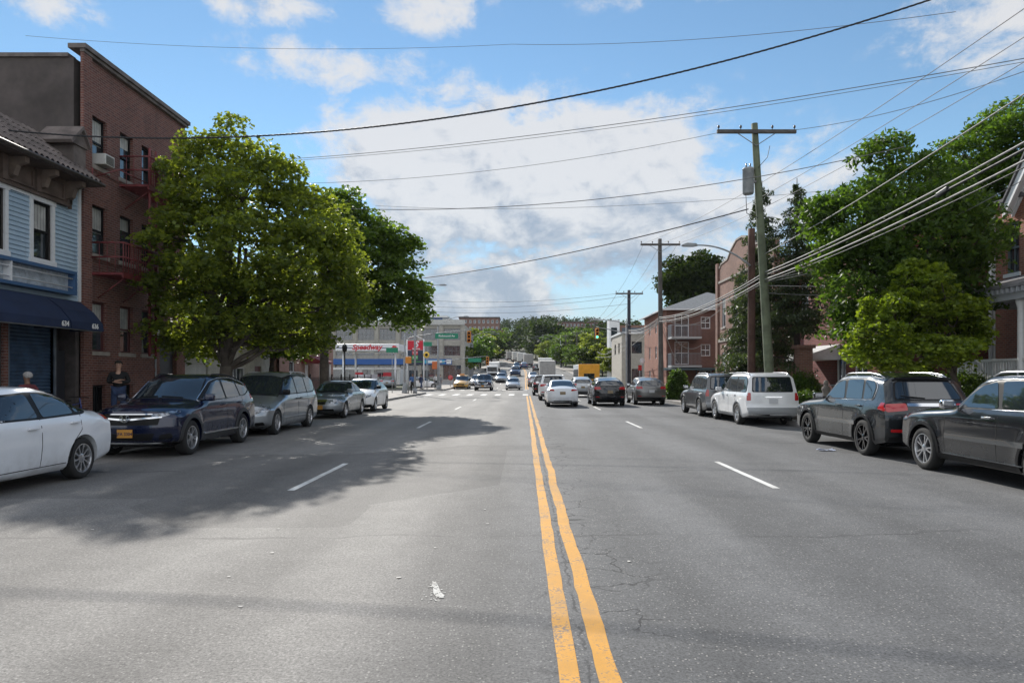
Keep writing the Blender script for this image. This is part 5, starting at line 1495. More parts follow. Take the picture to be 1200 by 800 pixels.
CCLASS = S_(L=4.53, W=1.73, H=1.43, FO=.80, wb=2.72, belt=.93, wr=.315, rr=.21, nosec=.34, nosetaper=.12,
    top=[(0, .76), (.10, .80), (.5, .87), (1.2, .95), (1.45, .985), (2.12, 1.34), (2.5, 1.42), (3.0, 1.425), (3.4, 1.33), (3.85, 1.08), (4.1, 1.04), (4.42, 1.02), (4.53, .96)],
    front=[(.2, .08), (.35, 0), (.5, 0), (.65, .05), (.72, .1)], rear=[(.2, .14), (.35, .03), (.55, 0), (.8, .02), (1.0, .05)],
    dlo=[(1.58, .96), (2.22, 1.33), (2.6, 1.375), (3.05, 1.36), (3.45, 1.2), (3.68, 1.03), (3.4, .985)],
    windows=[[(1.70, .985), (2.24, 1.30), (2.56, 1.345), (2.64, .985)], [(2.70, .985), (2.66, 1.345), (3.02, 1.33), (3.38, 1.19), (3.52, 1.04), (3.4, 1.01)]],
    ws=(1.42, 2.16, .72, .60), rw=('T', (3.86, 3.24, .62, .56)), mirror=(1.68, .965),
    seams=[[(2.67, .97), (2.66, .32)], [(3.56, 1.0), (3.5, .76), (3.28, .6), (3.22, .32)], [(1.45, .94), (1.42, .32)]], handles=[(2.46, .84), (3.34, .86)],
    creases=[[(1.30, .56), (3.12, .56), .05]], mould=ALU,
    extras=[('headlight', 'FS', [(.36, .62), (.50, .74), (.76, .76), (.80, .66), (.62, .585), (.44, .57)], CLRL, .008), ('grille', 'F', [(-.24, .54), (.24, .54), (.33, .73), (-.33, .73)], CHR, .008), ('grille_mesh', 'F', [(-.21, .56), (.21, .56), (.29, .71), (-.29, .71)], BLK, .014),
            ('chrome_bar', 'F', [(-.27, .62), (.27, .62), (.27, .635), (-.27, .635)], CHR, .018), ('chrome_bar', 'F', [(-.28, .665), (.28, .665), (.28, .68), (-.28, .68)], CHR, .018),
            ('lower_grille', 'F', [(-.55, .27), (.55, .27), (.55, .38), (-.55, .38)], BLK, .006), ('taillight', 'BS', [(.46, .82), (.78, .82), (.76, .95), (.48, .95)], REDL, .008)],
    plates=[('F', .44, PLY, '')])
HATCH = S_(L=4.30, W=1.78, H=1.50, FO=.88, wb=2.62, belt=.98, wr=.32, rr=.215, nosec=.36, nosetaper=.14,
    top=[(0, .80), (.10, .84), (.5, .92), (1.0, 1.0), (1.18, 1.04), (1.95, 1.42), (2.35, 1.49), (3.0, 1.49), (3.6, 1.40), (4.0, 1.20), (4.3, 1.06)],
    front=[(.2, .08), (.35, 0), (.5, 0), (.68, .06), (.78, .14)], rear=[(.2, .10), (.4, .0), (.8, .02), (1.0, .1), (1.3, .3)],
    dlo=[(1.45, 1.0), (2.05, 1.38), (2.5, 1.44), (3.0, 1.43), (3.5, 1.33), (3.75, 1.14), (3.4, 1.05)],
    windows=[[(1.60, 1.02), (2.08, 1.345), (2.48, 1.405), (2.58, 1.02)], [(2.64, 1.02), (2.56, 1.41), (2.98, 1.40), (3.42, 1.31), (3.60, 1.15), (3.38, 1.06)]],
    ws=(1.16, 2.0, .74, .62), rw=('B', [(-.54, 1.10), (.54, 1.10), (.48, 1.36), (-.48, 1.36)]), mirror=(1.56, 1.02), mirm=BLK,
    seams=[[(2.61, 1.0), (2.60, .32)], [(3.5, 1.05), (3.44, .76), (3.22, .6), (3.18, .32)], [(1.36, .96), (1.36, .32)]], handles=[(2.40, .90), (3.30, .93)],
    extras=[('headlight', 'FS', [(.44, .70), (.78, .80), (.80, .70), (.50, .60)], CLRL, .007), ('grille', 'F', [(-.58, .34), (.58, .34), (.50, .58), (-.50, .58)], BLK, .006), ('upper_grille', 'F', [(-.42, .64), (.42, .64), (.42, .70), (-.42, .70)], BLK, .006),
            ('bumper_lower', 'F', [(-.8, .22), (.8, .22), (.8, .33), (-.8, .33)], BLK, .006), ('taillight', 'BS', [(.5, .9), (.8, .9), (.76, 1.02), (.52, 1.02)], REDL, .008)],
    plates=[('F', .42, PLY, '')])
JEEP = S_(L=4.82, W=1.94, H=1.75, FO=.90, wb=2.915, belt=1.13, wr=.385, rr=.265, clear=.25, tumble=.755, flare=.022, nosec=.17, nosetaper=.04, tailtaper=.04, tailc=.11, bowf=.14,
    top=[(0, 1.02), (.04, 1.07), (.5, 1.135), (1.25, 1.19), (1.52, 1.22), (2.12, 1.62), (2.45, 1.735), (3.1, 1.765), (4.1, 1.76), (4.55, 1.71), (4.82, 1.68)],
    front=[(.25, .10), (.45, .0), (.7, 0), (.95, .03), (1.05, .07)], rear=[(.3, .12), (.5, .0), (.85, .0), (1.10, .05), (1.25, .16), (1.62, .42), (1.70, .36)],
    dlo=[(1.66, 1.155), (2.30, 1.565), (2.70, 1.635), (3.6, 1.645), (4.05, 1.60), (4.20, 1.46), (4.16, 1.19), (3.0, 1.165)], dlom=CHR,
    windows=[[(1.80, 1.18), (2.33, 1.53), (2.66, 1.60), (2.84, 1.185)], [(2.92, 1.19), (2.80, 1.605), (3.52, 1.615), (3.66, 1.195)], [(3.73, 1.20), (3.62, 1.61), (4.02, 1.575), (4.13, 1.45), (4.10, 1.215)]],
    ws=(1.46, 2.26, .80, .66), rw=('B', [(-.72, 1.20), (.72, 1.20), (.60, 1.58), (-.60, 1.58)]), mirror=(1.78, 1.15),
    seams=[[(2.88, 1.17), (2.86, .6), (2.86, .36)], [(3.86, 1.18), (3.80, .98), (3.56, .78), (3.44, .40)], [(1.56, 1.10), (1.52, .7), (1.54, .40)]],
    handles=[(2.66, 1.04), (3.62, 1.055)], clad=.06, sill=.085, rails=(2.4, 4.2), railm=mat('satin_rail', (.45, .46, .48), .3, .85),
    creases=[[(1.56, .68), (3.50, .68), .085]],
    extras=[('headlight', 'FS', [(.55, .84), (.86, .84), (.86, .97), (.58, .98)], CLRL, .006), ('grille', 'F', [(-.52, .78), (.52, .78), (.54, .96), (-.54, .96)], BLK, .006), ('lower_grille', 'F', [(-.6, .42), (.6, .42), (.6, .60), (-.6, .60)], BLK, .006),
            ('taillight', 'BS', [(.50, 1.00), (.90, .96), (.92, 1.12), (.52, 1.14)], REDL, .010), ('taillight', 'S', [(4.42, 1.02), (4.78, .96), (4.74, 1.13), (4.50, 1.15)], REDL, .010),
            ('chrome_strip', 'B', [(-.50, 1.08), (.50, 1.08), (.50, 1.14), (-.50, 1.14)], CHR, .012), ('rear_spoiler', 'B', [(-.62, 1.60), (.62, 1.60), (.60, 1.66), (-.60, 1.66)], BLK, .03),
            ('rear_reflector', 'BS', [(.62, .56), (.84, .56), (.84, .62), (.62, .62)], REDL, .008), ('rear_bumper_trim', 'B', [(-.86, .34), (.86, .34), (.86, .46), (-.86, .46)], BLK, .007), ('rear_bumper_trim', 'B', [(-.5, .70), (.5, .70), (.5, .735), (-.5, .735)], DRK, .003)],
    plates=[('B', .84, PLW, '')])
BOXSUV = S_(L=4.86, W=1.88, H=1.82, FO=.90, wb=2.87, belt=1.10, wr=.37, rr=.235, clear=.26, tumble=.79, flare=.02, nosec=.22, nosetaper=.07, tailtaper=.04, tailc=.10, bowf=.14,
    top=[(0, .95), (.08, 1.02), (.5, 1.09), (1.2, 1.14), (1.42, 1.17), (2.05, 1.62), (2.4, 1.78), (3.0, 1.81), (4.3, 1.81), (4.7, 1.775), (4.86, 1.74)],
    front=[(.25, .08), (.45, 0), (.7, 0), (.95, .03)], rear=[(.3, .06), (.42, -.06), (.60, -.06), (.66, .04), (1.1, .05), (1.7, .22)],
    dlo=[(1.60, 1.13), (2.15, 1.60), (2.5, 1.68), (4.45, 1.69), (4.60, 1.50), (4.60, 1.13)],
    windows=[[(1.76, 1.15), (2.20, 1.56), (2.50, 1.65), (2.66, 1.15)], [(2.76, 1.15), (2.66, 1.655), (3.46, 1.66), (3.50, 1.15)], [(3.62, 1.15), (3.60, 1.66), (4.40, 1.655), (4.54, 1.50), (4.54, 1.15)]],
    ws=(1.40, 2.10, .80, .70), rw=('B', [(-.72, 1.14), (.72, 1.14), (.66, 1.66), (-.66, 1.66)]), mirror=(1.70, 1.13),
    seams=[[(2.71, 1.13), (2.71, .38)], [(3.56, 1.13), (3.54, .8), (3.40, .42)], [(1.50, 1.06), (1.50, .4)]], handles=[(2.52, 1.02), (3.44, 1.03)],
    rails=(2.5, 4.5), railm=mat('rail_silver', (.5, .5, .52), .3, .8), clad=.05, sill=.12, cladm=mat('silver_cladding', (.30, .31, .32), .5, .5),
    extras=[('headlight', 'FS', [(.52, .80), (.84, .80), (.84, .96), (.54, .96)], CLRL, .006), ('grille', 'F', [(-.48, .72), (.48, .72), (.48, .95), (-.48, .95)], BLK, .006),
            ('taillight', 'BS', [(.76, .86), (.90, .86), (.88, 1.12), (.76, 1.12)], REDL, .010), ('taillight', 'S', [(4.72, .86), (4.84, .86), (4.82, 1.12), (4.72, 1.12)], REDL, .010),
            ('rear_bumper', 'B', [(-.92, .42), (.92, .42), (.92, .62), (-.92, .62)], mat('silver_cladding', (.30, .31, .32), .5, .5), .012), ('rear_bumper_trim', 'B', [(-.7, .30), (.7, .30), (.7, .40), (-.7, .40)], BLK, .006), ('chrome_strip', 'B', [(-.30, .96), (.30, .96), (.30, 1.0), (-.30, 1.0)], CHR, .012)],
    plates=[('B', .84, PLW, '')])
XOVER = S_(L=4.55, W=1.85, H=1.62, FO=.88, wb=2.68, belt=1.06, wr=.355, rr=.24, clear=.22, tumble=.73, flare=.022, nosec=.3, tailc=.22, tailtaper=.09, nosetaper=.1,
    top=[(0, .86), (.1, .93), (.5, 1.02), (1.2, 1.10), (1.40, 1.14), (2.1, 1.52), (2.5, 1.61), (3.1, 1.62), (3.8, 1.57), (4.25, 1.48), (4.55, 1.42)],
    front=[(.2, .08), (.4, 0), (.7, 0), (.9, .08)], rear=[(.3, .10), (.5, .0), (.8, .0), (1.05, .08), (1.2, .2), (1.5, .5)],
    dlo=[(1.58, 1.09), (2.2, 1.47), (2.6, 1.53), (3.4, 1.53), (3.9, 1.40), (4.05, 1.22), (3.6, 1.12)],
    windows=[[(1.72, 1.11), (2.22, 1.43), (2.58, 1.50), (2.68, 1.11)], [(2.74, 1.11), (2.68, 1.50), (3.34, 1.50), (3.50, 1.14)], [(3.56, 1.15), (3.42, 1.49), (3.84, 1.38), (3.96, 1.22)]],
    ws=(1.38, 2.14, .78, .64), rw=('B', [(-.64, 1.12), (.64, 1.12), (.54, 1.46), (-.54, 1.46)]), mirror=(1.66, 1.09),
    seams=[[(2.71, 1.09), (2.70, .36)], [(3.56, 1.1), (3.40, .7), (3.30, .38)]], handles=[(2.5, .97), (3.42, 1.0)], clad=.05, sill=.1,
    extras=[('headlight', 'FS', [(.50, .76), (.84, .86), (.84, .76), (.56, .68)], CLRL, .006), ('grille', 'F', [(-.46, .56), (.46, .56), (.5, .78), (-.5, .78)], BLK, .006),
            ('taillight', 'BS', [(.50, .94), (.86, .92), (.88, 1.06), (.56, 1.08)], REDL, .010), ('taillight', 'S', [(4.14, 1.0), (4.5, .95), (4.44, 1.06), (4.22, 1.09)], REDL, .01),
            ('rear_bumper_trim', 'B', [(-.84, .30), (.84, .30), (.84, .44), (-.84, .44)], BLK, .007), ('rear_reflector', 'BS', [(.60, .50), (.80, .50), (.80, .54), (.60, .54)], REDL, .008)],
    plates=[('B', .80, PLY2, '')])
# ------------------------------------------------------------------ the cars of the street
PW = paint('paint_white', (.74, .77, .81), .0, .3)
PNAVY = paint('paint_navy', (.003, .008, .036), .3, .22)
PSIL = paint('paint_silver', (.30, .33, .36), .7, .30)
PSIL2 = paint('paint_pale_silver', (.42, .44, .46), .6, .3)
PBLK = paint('paint_black', (.010, .011, .014), .3, .22)
PGRN = paint('paint_green_black', (.012, .016, .020), .45, .25)
PGREY = paint('paint_grey', (.10, .105, .11), .6, .3)
PGREY2 = paint('paint_mid_grey', (.17, .17, .165), .6, .3)
PWH2 = paint('paint_bright_white', (.78, .79, .80), .0, .3)
PBLUE = paint('paint_blue', (.02, .06, .16), .4, .3)
PTAXI = paint('paint_taxi_yellow', (.62, .36, .07), .05, .35)
GP_L = 'cars parked along the left kerb'; GP_R = 'cars parked along the right kerb'; GP_A = 'cars driving away in the right-hand lanes'; GP_O = 'cars coming towards us in the left-hand lanes'
def sp(d, **k): q = dict(d); q.update(k); return q

t, c = build_car(SEDAN, 'white sedan parked nearest on the left, only its doors and tail in view', 'car', PW, group=GP_L, wheel='ten', rim=ALU)
put_car(t, c, -8.42, 11.97-3.08, False)
t, c = build_car(CRV, 'dark navy blue suv with chrome grille and orange number plate, behind the white sedan', 'car', PNAVY, group=GP_L, wheel='fivedouble')
put_car(t, c, -8.32, 15.2, False)
# chrome H emblem on the grille
p, n = c.cast('F', 0, .79); bm = B(); x = p.x+.03
for s in (-1, 1):
    prism(bm, [(s*.055, .735), (s*.03, .735), (s*.026, .778), (s*.026, .80), (s*.036, .848), (s*.062, .848), (s*.05, .80), (s*.05, .778)], 'X', x, x+.014)
prism(bm, [(-.03, .775), (.03, .775), (.03, .80), (-.03, .80)], 'X', x+.001, x+.013)
bm2 = ribbon([(.095*math.cos(a)*(1-.12*math.sin(a)*-1), .792+.072*math.sin(a)) for a in [i*2*math.pi/24 for i in range(25)]], .012)
prism(bm, bm2, 'X', x, x+.012)
obj('emblem', bm, CHR, t)
t, c = build_car(VAN, 'silver minivan with roof rails, third in the left-hand row', 'minivan', PSIL, group=GP_L, wheel='seven')
put_car(t, c, -8.35, 20.4, False)
t, c = build_car(CCLASS, 'silver grey sedan with round-lobed headlamps, fourth in the left-hand row', 'car', PSIL, group=GP_L, wheel='five')
put_car(t, c, -8.25, 28.3, False)
t, c = build_car(HATCH, 'small pale silver hatchback with black lower grille, last of the left-hand row', 'car', PWH2, group=GP_L, wheel='five')
put_car(t, c, -8.2, 33.6, False)

t, c = build_car(sp(JEEP, mould=mat('gloss_moulding', (.10, .11, .12), .12, .7, .8), handm=CHR, mirm=CHR, creases=[[(1.56, .68), (3.50, .68), .085], [(1.50, .375), (3.46, .375), .02]]), 'black suv with chrome mirror and silver spoked wheels, nearest on the right', 'car', PBLK, group=GP_R, wheel='fivedouble')
put_car(t, c, 8.42, 12.75, True)
p, n = c.cast('L', c.X(2.0), .655)
text('badge_lettering', 'GRAND CHEROKEE', .052, CHR, t, (c.X(1.98), p.y+.014, .665), '+Y', bold=.001, sx=1.25, depth=.001)
t, c = build_car(sp(JEEP, mould=MATS['gloss_moulding'], handm=None, dlom=CHR), 'black suv with black wheels, red tail lamps and chrome tailgate strip', 'car', PGRN, group=GP_R, wheel='blackfive', rim=BLKW)
put_car(t, c, 8.42, 17.95, True)
for o_ in t.children:
    if o_.name.startswith('window_surround'): pass
bm = B(); p, n = c.cast('T', c.X(4.1), -.45); tube(bm, [p, p+Vector((-.28, 0, .30))], .007, 5, .004); obj('aerial', bm, BLK, t)
bm = B(); p, n = c.cast('B', .1, 1.26); tube(bm, [p+Vector((-.03, 0, -.02)), p+Vector((-.02, .5, .03))], .012, 5); obj('rear_wiper', bm, BLK, t)
t, c = build_car(BOXSUV, 'white boxy suv with silver lower cladding by the leaning green pole', 'car', PWH2, group=GP_R, wheel='five')
put_car(t, c, 8.62, 27.5, True)
t, c = build_car(sp(BOXSUV, cladm=BLK), 'dark grey boxy suv in front of the white suv', 'car', PGREY, group=GP_R, wheel='five')
put_car(t, c, 8.5, 32.4, True)
t, c = build_car(sp(XOVER, L=4.6, plates=[('B', .80, PLW, '')]), 'mid grey suv furthest along the right kerb, by the second utility pole', 'car', PGREY2, group=GP_R, wheel='five')
put_car(t, c, 7.55, 44.0, True)
t, c = build_car(sp(SEDAN, extras=[e for e in SEDAN['extras'] if e[0] != 'trunk_gap'], plates=[('B', .76, PLY2, '')]), 'white sedan driving away just right of the yellow line, red tail lamps', 'car', PW, name='moving_car', group=GP_A, wheel='five', detail=1)
put_car(t, c, 2.15, 41.4, True)
t, c = build_car(XOVER, 'black suv driving away with both tail lamps glowing, right of the white sedan', 'car', PBLK, name='moving_car', group=GP_A, wheel='five', detail=1)
put_car(t, c, 4.9, 42.4, True)
JP = build_car(sp(JEEP, res=(40, 12, 14), clad=0, L=4.6, wb=2.75), 'white suv ahead of the white sedan, half hidden by it', 'car', PWH2, name='moving_car', group=GP_A, wheel='five', detail=1)
put_car(JP[0], JP[1], 2.05, 51, True)
XO = build_car(sp(XOVER, res=(40, 12, 14)), 'silver suv ahead of the black suv in the right-hand lane', 'car', PSIL2, name='moving_car', group=GP_A, wheel='five', detail=1)
put_car(XO[0], XO[1], 4.75, 58.5, True)
SE = build_car(sp(SEDAN, res=(40, 12, 14)), 'pale silver sedan coming through the junction, just left of the yellow line', 'car', PSIL2, name='moving_car', group=GP_O, wheel='five', detail=1)
put_car(SE[0], SE[1], -1.35, 83.5, False)

def recolour(t, m):
    for o in t.children:
        if o.name.startswith('body') or o.name.startswith('mirror') and not o.name.startswith('mirror_'):
            s = o.material_slots[0]; s.link = 'OBJECT'; s.material = m
def clone(src, label, m, Xc, Yf, away, group, cat='car'):
    t = copytree(src[0]); t['label'] = label; t['group'] = group; t['category'] = cat
    recolour(t, m); put_car(t, src[1], Xc, Yf, away); return t
clone(JP, 'dark suv third in the queue left of the white suv, nearly hidden', PBLK, 1.75, 63, True, GP_A)
clone(XO, 'silver suv alone past the crossing in the near right lane', PSIL2, 1.45, 99, True, GP_A)
clone(SE, 'dark sedan just ahead of the silver suv on the rise', PGREY, 1.5, 112, True, GP_A)
clone(SE, 'pale green sedan behind the pale silver sedan at the junction', mat('paint_sage', (.22, .27, .26), .3, .4, 1), -1.6, 93, False, GP_O)
clone(SE, 'small silver blue sedan in the middle left lane beyond the junction', PSIL, -3.6, 107, False, GP_O)
clone(SE, 'white sedan half hidden behind the yellow taxi', PWH2, -6.9, 99, False, GP_O)
clone(SE, 'grey sedan tucked behind the silver blue sedan on the rise', PGREY2, -3.8, 116, False, GP_O)
clone(JP, 'deep blue suv coming down the hill behind the silver sedans', PBLUE, -1.6, 128, False, GP_O)
clone(SE, 'black car highest up the left-hand lanes of the hill', PBLK, -1.3, 168, False, GP_O)
clone(JP, 'dark suv following the white trucks up the hill', PGREY, 2.9, 152, True, GP_A)
clone(XO, 'dark blue suv beside the trucks near the top of the hill', PBLUE, .5, 170, True, GP_A)

# dark blue pick-up in the oncoming lanes
PICK = sp(BOXSUV, L=5.6, W=2.0, H=1.90, FO=.98, wb=3.5, belt=1.22, wr=.40, rr=.25, clear=.30, res=(48, 12, 14), rails=None, clad=0,
    top=[(0, 1.05), (.08, 1.12), (.5, 1.20), (1.4, 1.24), (1.6, 1.28), (2.2, 1.78), (2.5, 1.88), (3.4, 1.88), (3.75, 1.80), (3.86, 1.24), (4.0, 1.2), (5.6, 1.2)],
    rear=[(.3, .06), (.5, -.04), (.7, 0)], dlo=[(1.78, 1.24), (2.3, 1.70), (2.6, 1.77), (3.5, 1.77), (3.66, 1.25)],
    windows=[[(1.92, 1.26), (2.32, 1.66), (2.6, 1.73), (2.72, 1.26)], [(2.8, 1.26), (2.74, 1.73), (3.42, 1.73), (3.56, 1.27)]],
    ws=(1.58, 2.28, .84, .74), rw=None, mirror=(1.84, 1.22), seams=[], handles=[],
    extras=[('headlight', 'FS', [(.60, .88), (.92, .88), (.92, 1.06), (.62, 1.06)], CLRL, .006), ('grille', 'F', [(-.58, .78), (.58, .78), (.58, 1.08), (-.58, 1.08)], CHR, .006), ('grille_mesh', 'F', [(-.52, .82), (.52, .82), (.52, 1.03), (-.52, 1.03)], BLK, .012), ('bumper', 'F', [(-.9, .45), (.9, .45), (.9, .62), (-.9, .62)], CHR, .01)],
    plates=[('F', .54, PLY, '')])
t, c = build_car(PICK, 'big dark blue pickup truck with chrome grille, middle oncoming lane at the junction', 'pickup truck', PNAVY, name='pickup_truck', group=GP_O, wheel='five', detail=1)
put_car(t, c, -4.75, 79.5, False)
t, c = build_car(sp(VAN, res=(40, 12, 14), extras=[('headlight', 'FS', [(.50, .66), (.86, .80), (.90, .70), (.62, .58)], CLRL, .007), ('grille', 'F', [(-.5, .5), (.5, .5), (.5, .68), (-.5, .68)], BLK, .006), ('lower_grille', 'F', [(-.6, .25), (.6, .25), (.6, .4), (-.6, .4)], BLK, .006)], rails=None), 'yellow taxi van with roof light waiting at the left of the junction', 'taxi', PTAXI, name='taxi', group=GP_O, wheel='five', detail=1)
put_car(t, c, -8.1, 88, False)
bm = bevelbox(B(), -.15, -.3, 1.74, .15, .3, 1.90, .03); obj('roof_light', bm, mat('roof_light_orange', (.6, .25, .05), .4), t)

def truck(label, cabm, boxm, Xc, Yr, away, L=7.5, W=2.45, Ht=3.5, group=None, cab=2.0, front_small=False, name='box_truck', cat='truck', boxlabel=None):
    t = thing(name, label, cat, (0, 0, 0), 0, group)
    x0 = -L/2
    bm = bevelbox(B(), x0, -W/2, .95, x0+L-cab-.15, W/2, Ht, .04); b_ = obj('cargo_box', bm, boxm, t)
    bm = B()
    for s in (-1, 1): box(bm, x0-.012, s*(W/2-.02)-.04, .98, x0-.001, s*(W/2-.02)+.02, Ht-.03)
    box(bm, x0-.012, -W/2+.03, Ht-.12, x0-.001, W/2-.03, Ht-.04); box(bm, x0-.014, -.02, 1.0, x0-.001, .02, Ht-.13); box(bm, x0-.012, -W/2+.03, .97, x0-.001, W/2-.03, 1.05)
    obj('rear_door_frame', bm, STEEL, b_)
    bm = bevelbox(B(), x0+L-cab, -W/2+.12, .55, x0+L, W/2-.12, 2.45 if not front_small else 2.2, .12); cb = obj('cab', bm, cabm, t, smooth=True, sharp=40)
    bm = bevelbox(B(), x0+L-.01, -W/2+.25, 1.45, x0+L+.012, W/2-.25, 2.2, .02); obj('windscreen', bm, GL, cb)
    bm = B()
    for s in (-1, 1): box(bm, x0+L-1.2, s*(W/2-.12)-.01, 1.5, x0+L-.4, s*(W/2-.12)+.01, 2.15)
    obj('side_window', bm, GL, cb)
    bm = B(); box(bm, x0+L-.0, -W/2+.3, .7, x0+L+.02, W/2-.3, 1.2); obj('grille', bm, BLK, cb)
    for s in (-1, 1):
        bm = B(); box(bm, x0+L+.0, s*(W/2-.32)-.13, .75, x0+L+.025, s*(W/2-.32)+.13, .95); obj('headlight', bm, CLRL, t)
        bm = B(); box(bm, x0-.03, s*(W/2-.2)-.1, .72, x0, s*(W/2-.2)+.1, .85); obj('taillight', bm, REDL, t)
        bm = bevelbox(B(), x0+L-.4, s*(W/2+.02)-.05, 1.5, x0+L-.3, s*(W/2+.22), 2.0, .02); obj('mirror', bm, BLK, t)
    bm = B(); box(bm, x0+.1, -.45, .6, x0+L-.2, .45, .94); box(bm, x0-.02, -W/2+.2, .45, x0+.08, W/2-.2, .6); obj('chassis', bm, BLK, t)
    for x in (x0+1.5, x0+L-cab+.7):
        for s in (-1, 1):
            bm = lathe(B(), [(.26, -.14), (.46, -.14), (.48, -.1), (.48, .1), (.46, .14), (.26, .14)], 24, 'Y', closed=True)
            w = obj('wheel', bm, RUB, t); w.location = (x, s*(W/2-.22), .48)
            bm = lathe(B(), [(0, -.1), (.27, -.1), (.27, .12), (.2, .08), (0, .1)], 16, 'Y'); rm = obj('rim', bm, STEEL, w); rm.rotation_euler = (0, 0, 0 if s > 0 else math.pi)
    Yc = Yr+L/2
    s = (prof(Yc+3)-prof(Yc-3))/6
    t.location = (Xc+cx(Yc), Yc, prof(Yc)); slope = (cx(Yc+1)-cx(Yc-1))/2
    t.rotation_euler = (0, -math.atan(s)*(1 if away else -1), R(90 if away else -90)-math.atan(slope))
    return t
GT = 'trucks queuing up the hill'
GREYB = mat('truck_grey', (.34, .33, .32), .7, var=.12, dirt=.15); WB = mat('truck_white', (.62, .62, .61), .55, var=.08, dirt=.1)
truck('grey box truck at the back of the truck queue, beyond the white cars', WHT, GREYB, 3.75, 108, True, group=GT, Ht=3.35)
truck('white box truck directly ahead of the grey box truck', WHT, WB, 3.9, 124, True, group=GT, Ht=3.4)
truck('grey backed truck with white sides higher up the hill', WHT, GREYB, 2.2, 180, True, group=GT, Ht=3.4)
truck('white truck next up the hill from the grey backed one', WHT, WB, 2.0, 205, True, group=GT, Ht=3.5)
truck('white truck third from the top of the hill queue', WHT, WB, 2.3, 228, True, group=GT, Ht=3.5)
truck('pale truck highest in the hill queue by the bend', WHT, GREYB, 2.4, 250, True, group=GT, Ht=3.4)
truck('white fronted delivery truck coming down the outer left lane', WHT, WB, -5.3, 114, False, group=GP_O, Ht=2.9, W=2.1, L=6)

def bus():
    t = thing('yellow_bus', 'yellow orange bus with a pale side standing in the right lane by the junction', 'bus', (7.6, 84, prof(84)), R(90), 'trucks and buses by the junction')
    OR = mat('bus_orange', (.72, .33, .02), .45, var=.1, dirt=.12)
    L, W, Ht = 9, 2.45, 3.1
    bm = bevelbox(B(), -L/2, -W/2, .45, -L/2+.5, W/2, Ht, .09, 3); obj('rear_panel', bm, OR, t)
    bm = bevelbox(B(), -L/2+.42, -W/2+.01, .45, L/2, W/2-.01, Ht-.02, .09, 3); obj('body', bm, mat('bus_pale', (.50, .53, .55), .5), t)
    bm = B(); box(bm, -L/2-.012, -.62, 1.35, -L/2-.001, .62, 2.0); obj('rear_window', bm, GL, t)
    bm = B(); box(bm, -L/2-.014, -.85, .75, -L/2-.001, .85, 1.15); obj('engine_grille', bm, mat('rust_panel', (.20, .09, .03), .7), t)
    for s in (-1, 1):
        for k in range(6):
            bm = B(); box(bm, -L/2+.8+k*1.3, s*(W/2-.012), 1.6, -L/2+1.9+k*1.3, s*(W/2+.006), 2.5); obj('side_window', bm, GL, t)
        bm = B(); box(bm, -L/2-.02, s*.98-.08, .9, -L/2, s*.98+.08, 1.25); obj('taillight', bm, REDL, t)
        for x in (-2.6, 2.8):
            bm = lathe(B(), [(.25, -.13), (.46, -.13), (.48, -.1), (.48, .1), (.46, .13), (.25, .13)], 24, 'Y', closed=True); lathe(bm, [(0, -.1), (.26, -.1), (.26, .1), (0, .1)], 16, 'Y')
            w = obj('wheel', bm, RUB, t); w.location = (x, s*(W/2-.16), .48)
    bm = bevelbox(B(), -1, -.6, Ht-.03, 1, .6, Ht+.18, .04); obj('roof_unit', bm, BLK, t)
bus()
# ------------------------------------------------------------------ poles, wires, signals, lamps
WOODG = mat('green_treated_wood', (.115, .135, .085), .85, var=.3, vscale=2, bump=.5, bscale=14)
WOODB = mat('brown_pole_wood', (.075, .038, .028), .85, var=.3, vscale=2)
WOODD = mat('grey_pole_wood', (.085, .078, .072), .85, var=.3, vscale=2)
GLINS = mat('insulator', (.05, .04, .04), .3, 0, .6)
def pole(label, base, top, r0, r1, m, arm=None, armz=0, armyaw=0):
    base, top = Vector(base), Vector(top)
    t = thing('utility_pole', label, 'utility pole', base, 0, 'wooden utility poles on the right')
    d = top-base
    bm = B(); tube(bm, [Vector((0, 0, 0))+d*(i/12)-Vector((0, 0, .1 if i == 0 else 0)) for i in range(13)], r0, 14, r1); obj('shaft', bm, m, t)
    if arm:
        bm = B(); c = d*(1-armz/d.length); ca, sa = math.cos(armyaw), math.sin(armyaw); off = Vector((0, -r1-.06, 0))
        ax = Vector((ca, sa, d.x/d.z*-0.0)); 
        p0, p1 = c+off-ax*arm/2, c+off+ax*arm/2
        for dy in (0,):
            b2 = box(B(), -arm/2, -.055, -.07, arm/2, .055, .07); bmesh.ops.rotate(b2, verts=b2.verts, cent=(0, 0, 0), matrix=Matrix.Rotation(armyaw, 3, 'Z')); bmesh.ops.translate(b2, verts=b2.verts, vec=c+off)
            me = bpy.data.meshes.new('t'); b2.to_mesh(me); b2.free(); bm.from_mesh(me); bpy.data.meshes.remove(me)
        a = obj('crossarm', bm, WOODD if m is not WOODD else m, t)
        for q in (-.48, -.2, .2, .48):
            bm = B(); p = c+off+ax*arm*q; lathe(bm, [(.015, .07), (.015, .13), (.045, .15), (.05, .20), (.03, .25), (.0, .26)], 10, 'Z', p)
            obj('insulator', bm, GLINS, a)
        bm = B()
        for s in (-1, 1): tube(bm, [c+off+ax*s*.75+Vector((0, .0, -.07)), c+off+Vector((0, .03, -.55))], .018, 6)
        obj('braces', bm, STEEL, a)
    return t
P1b = Vector((9.95, 27.4, .14)); P1t = Vector((9.25, 27.4, 11.85))
t1 = pole('tall green leaning utility pole with crossarm and transformer behind the white suv', P1b, P1t, .20, .125, WOODG, 3.15, .38, 0)
loc = P1t-P1b
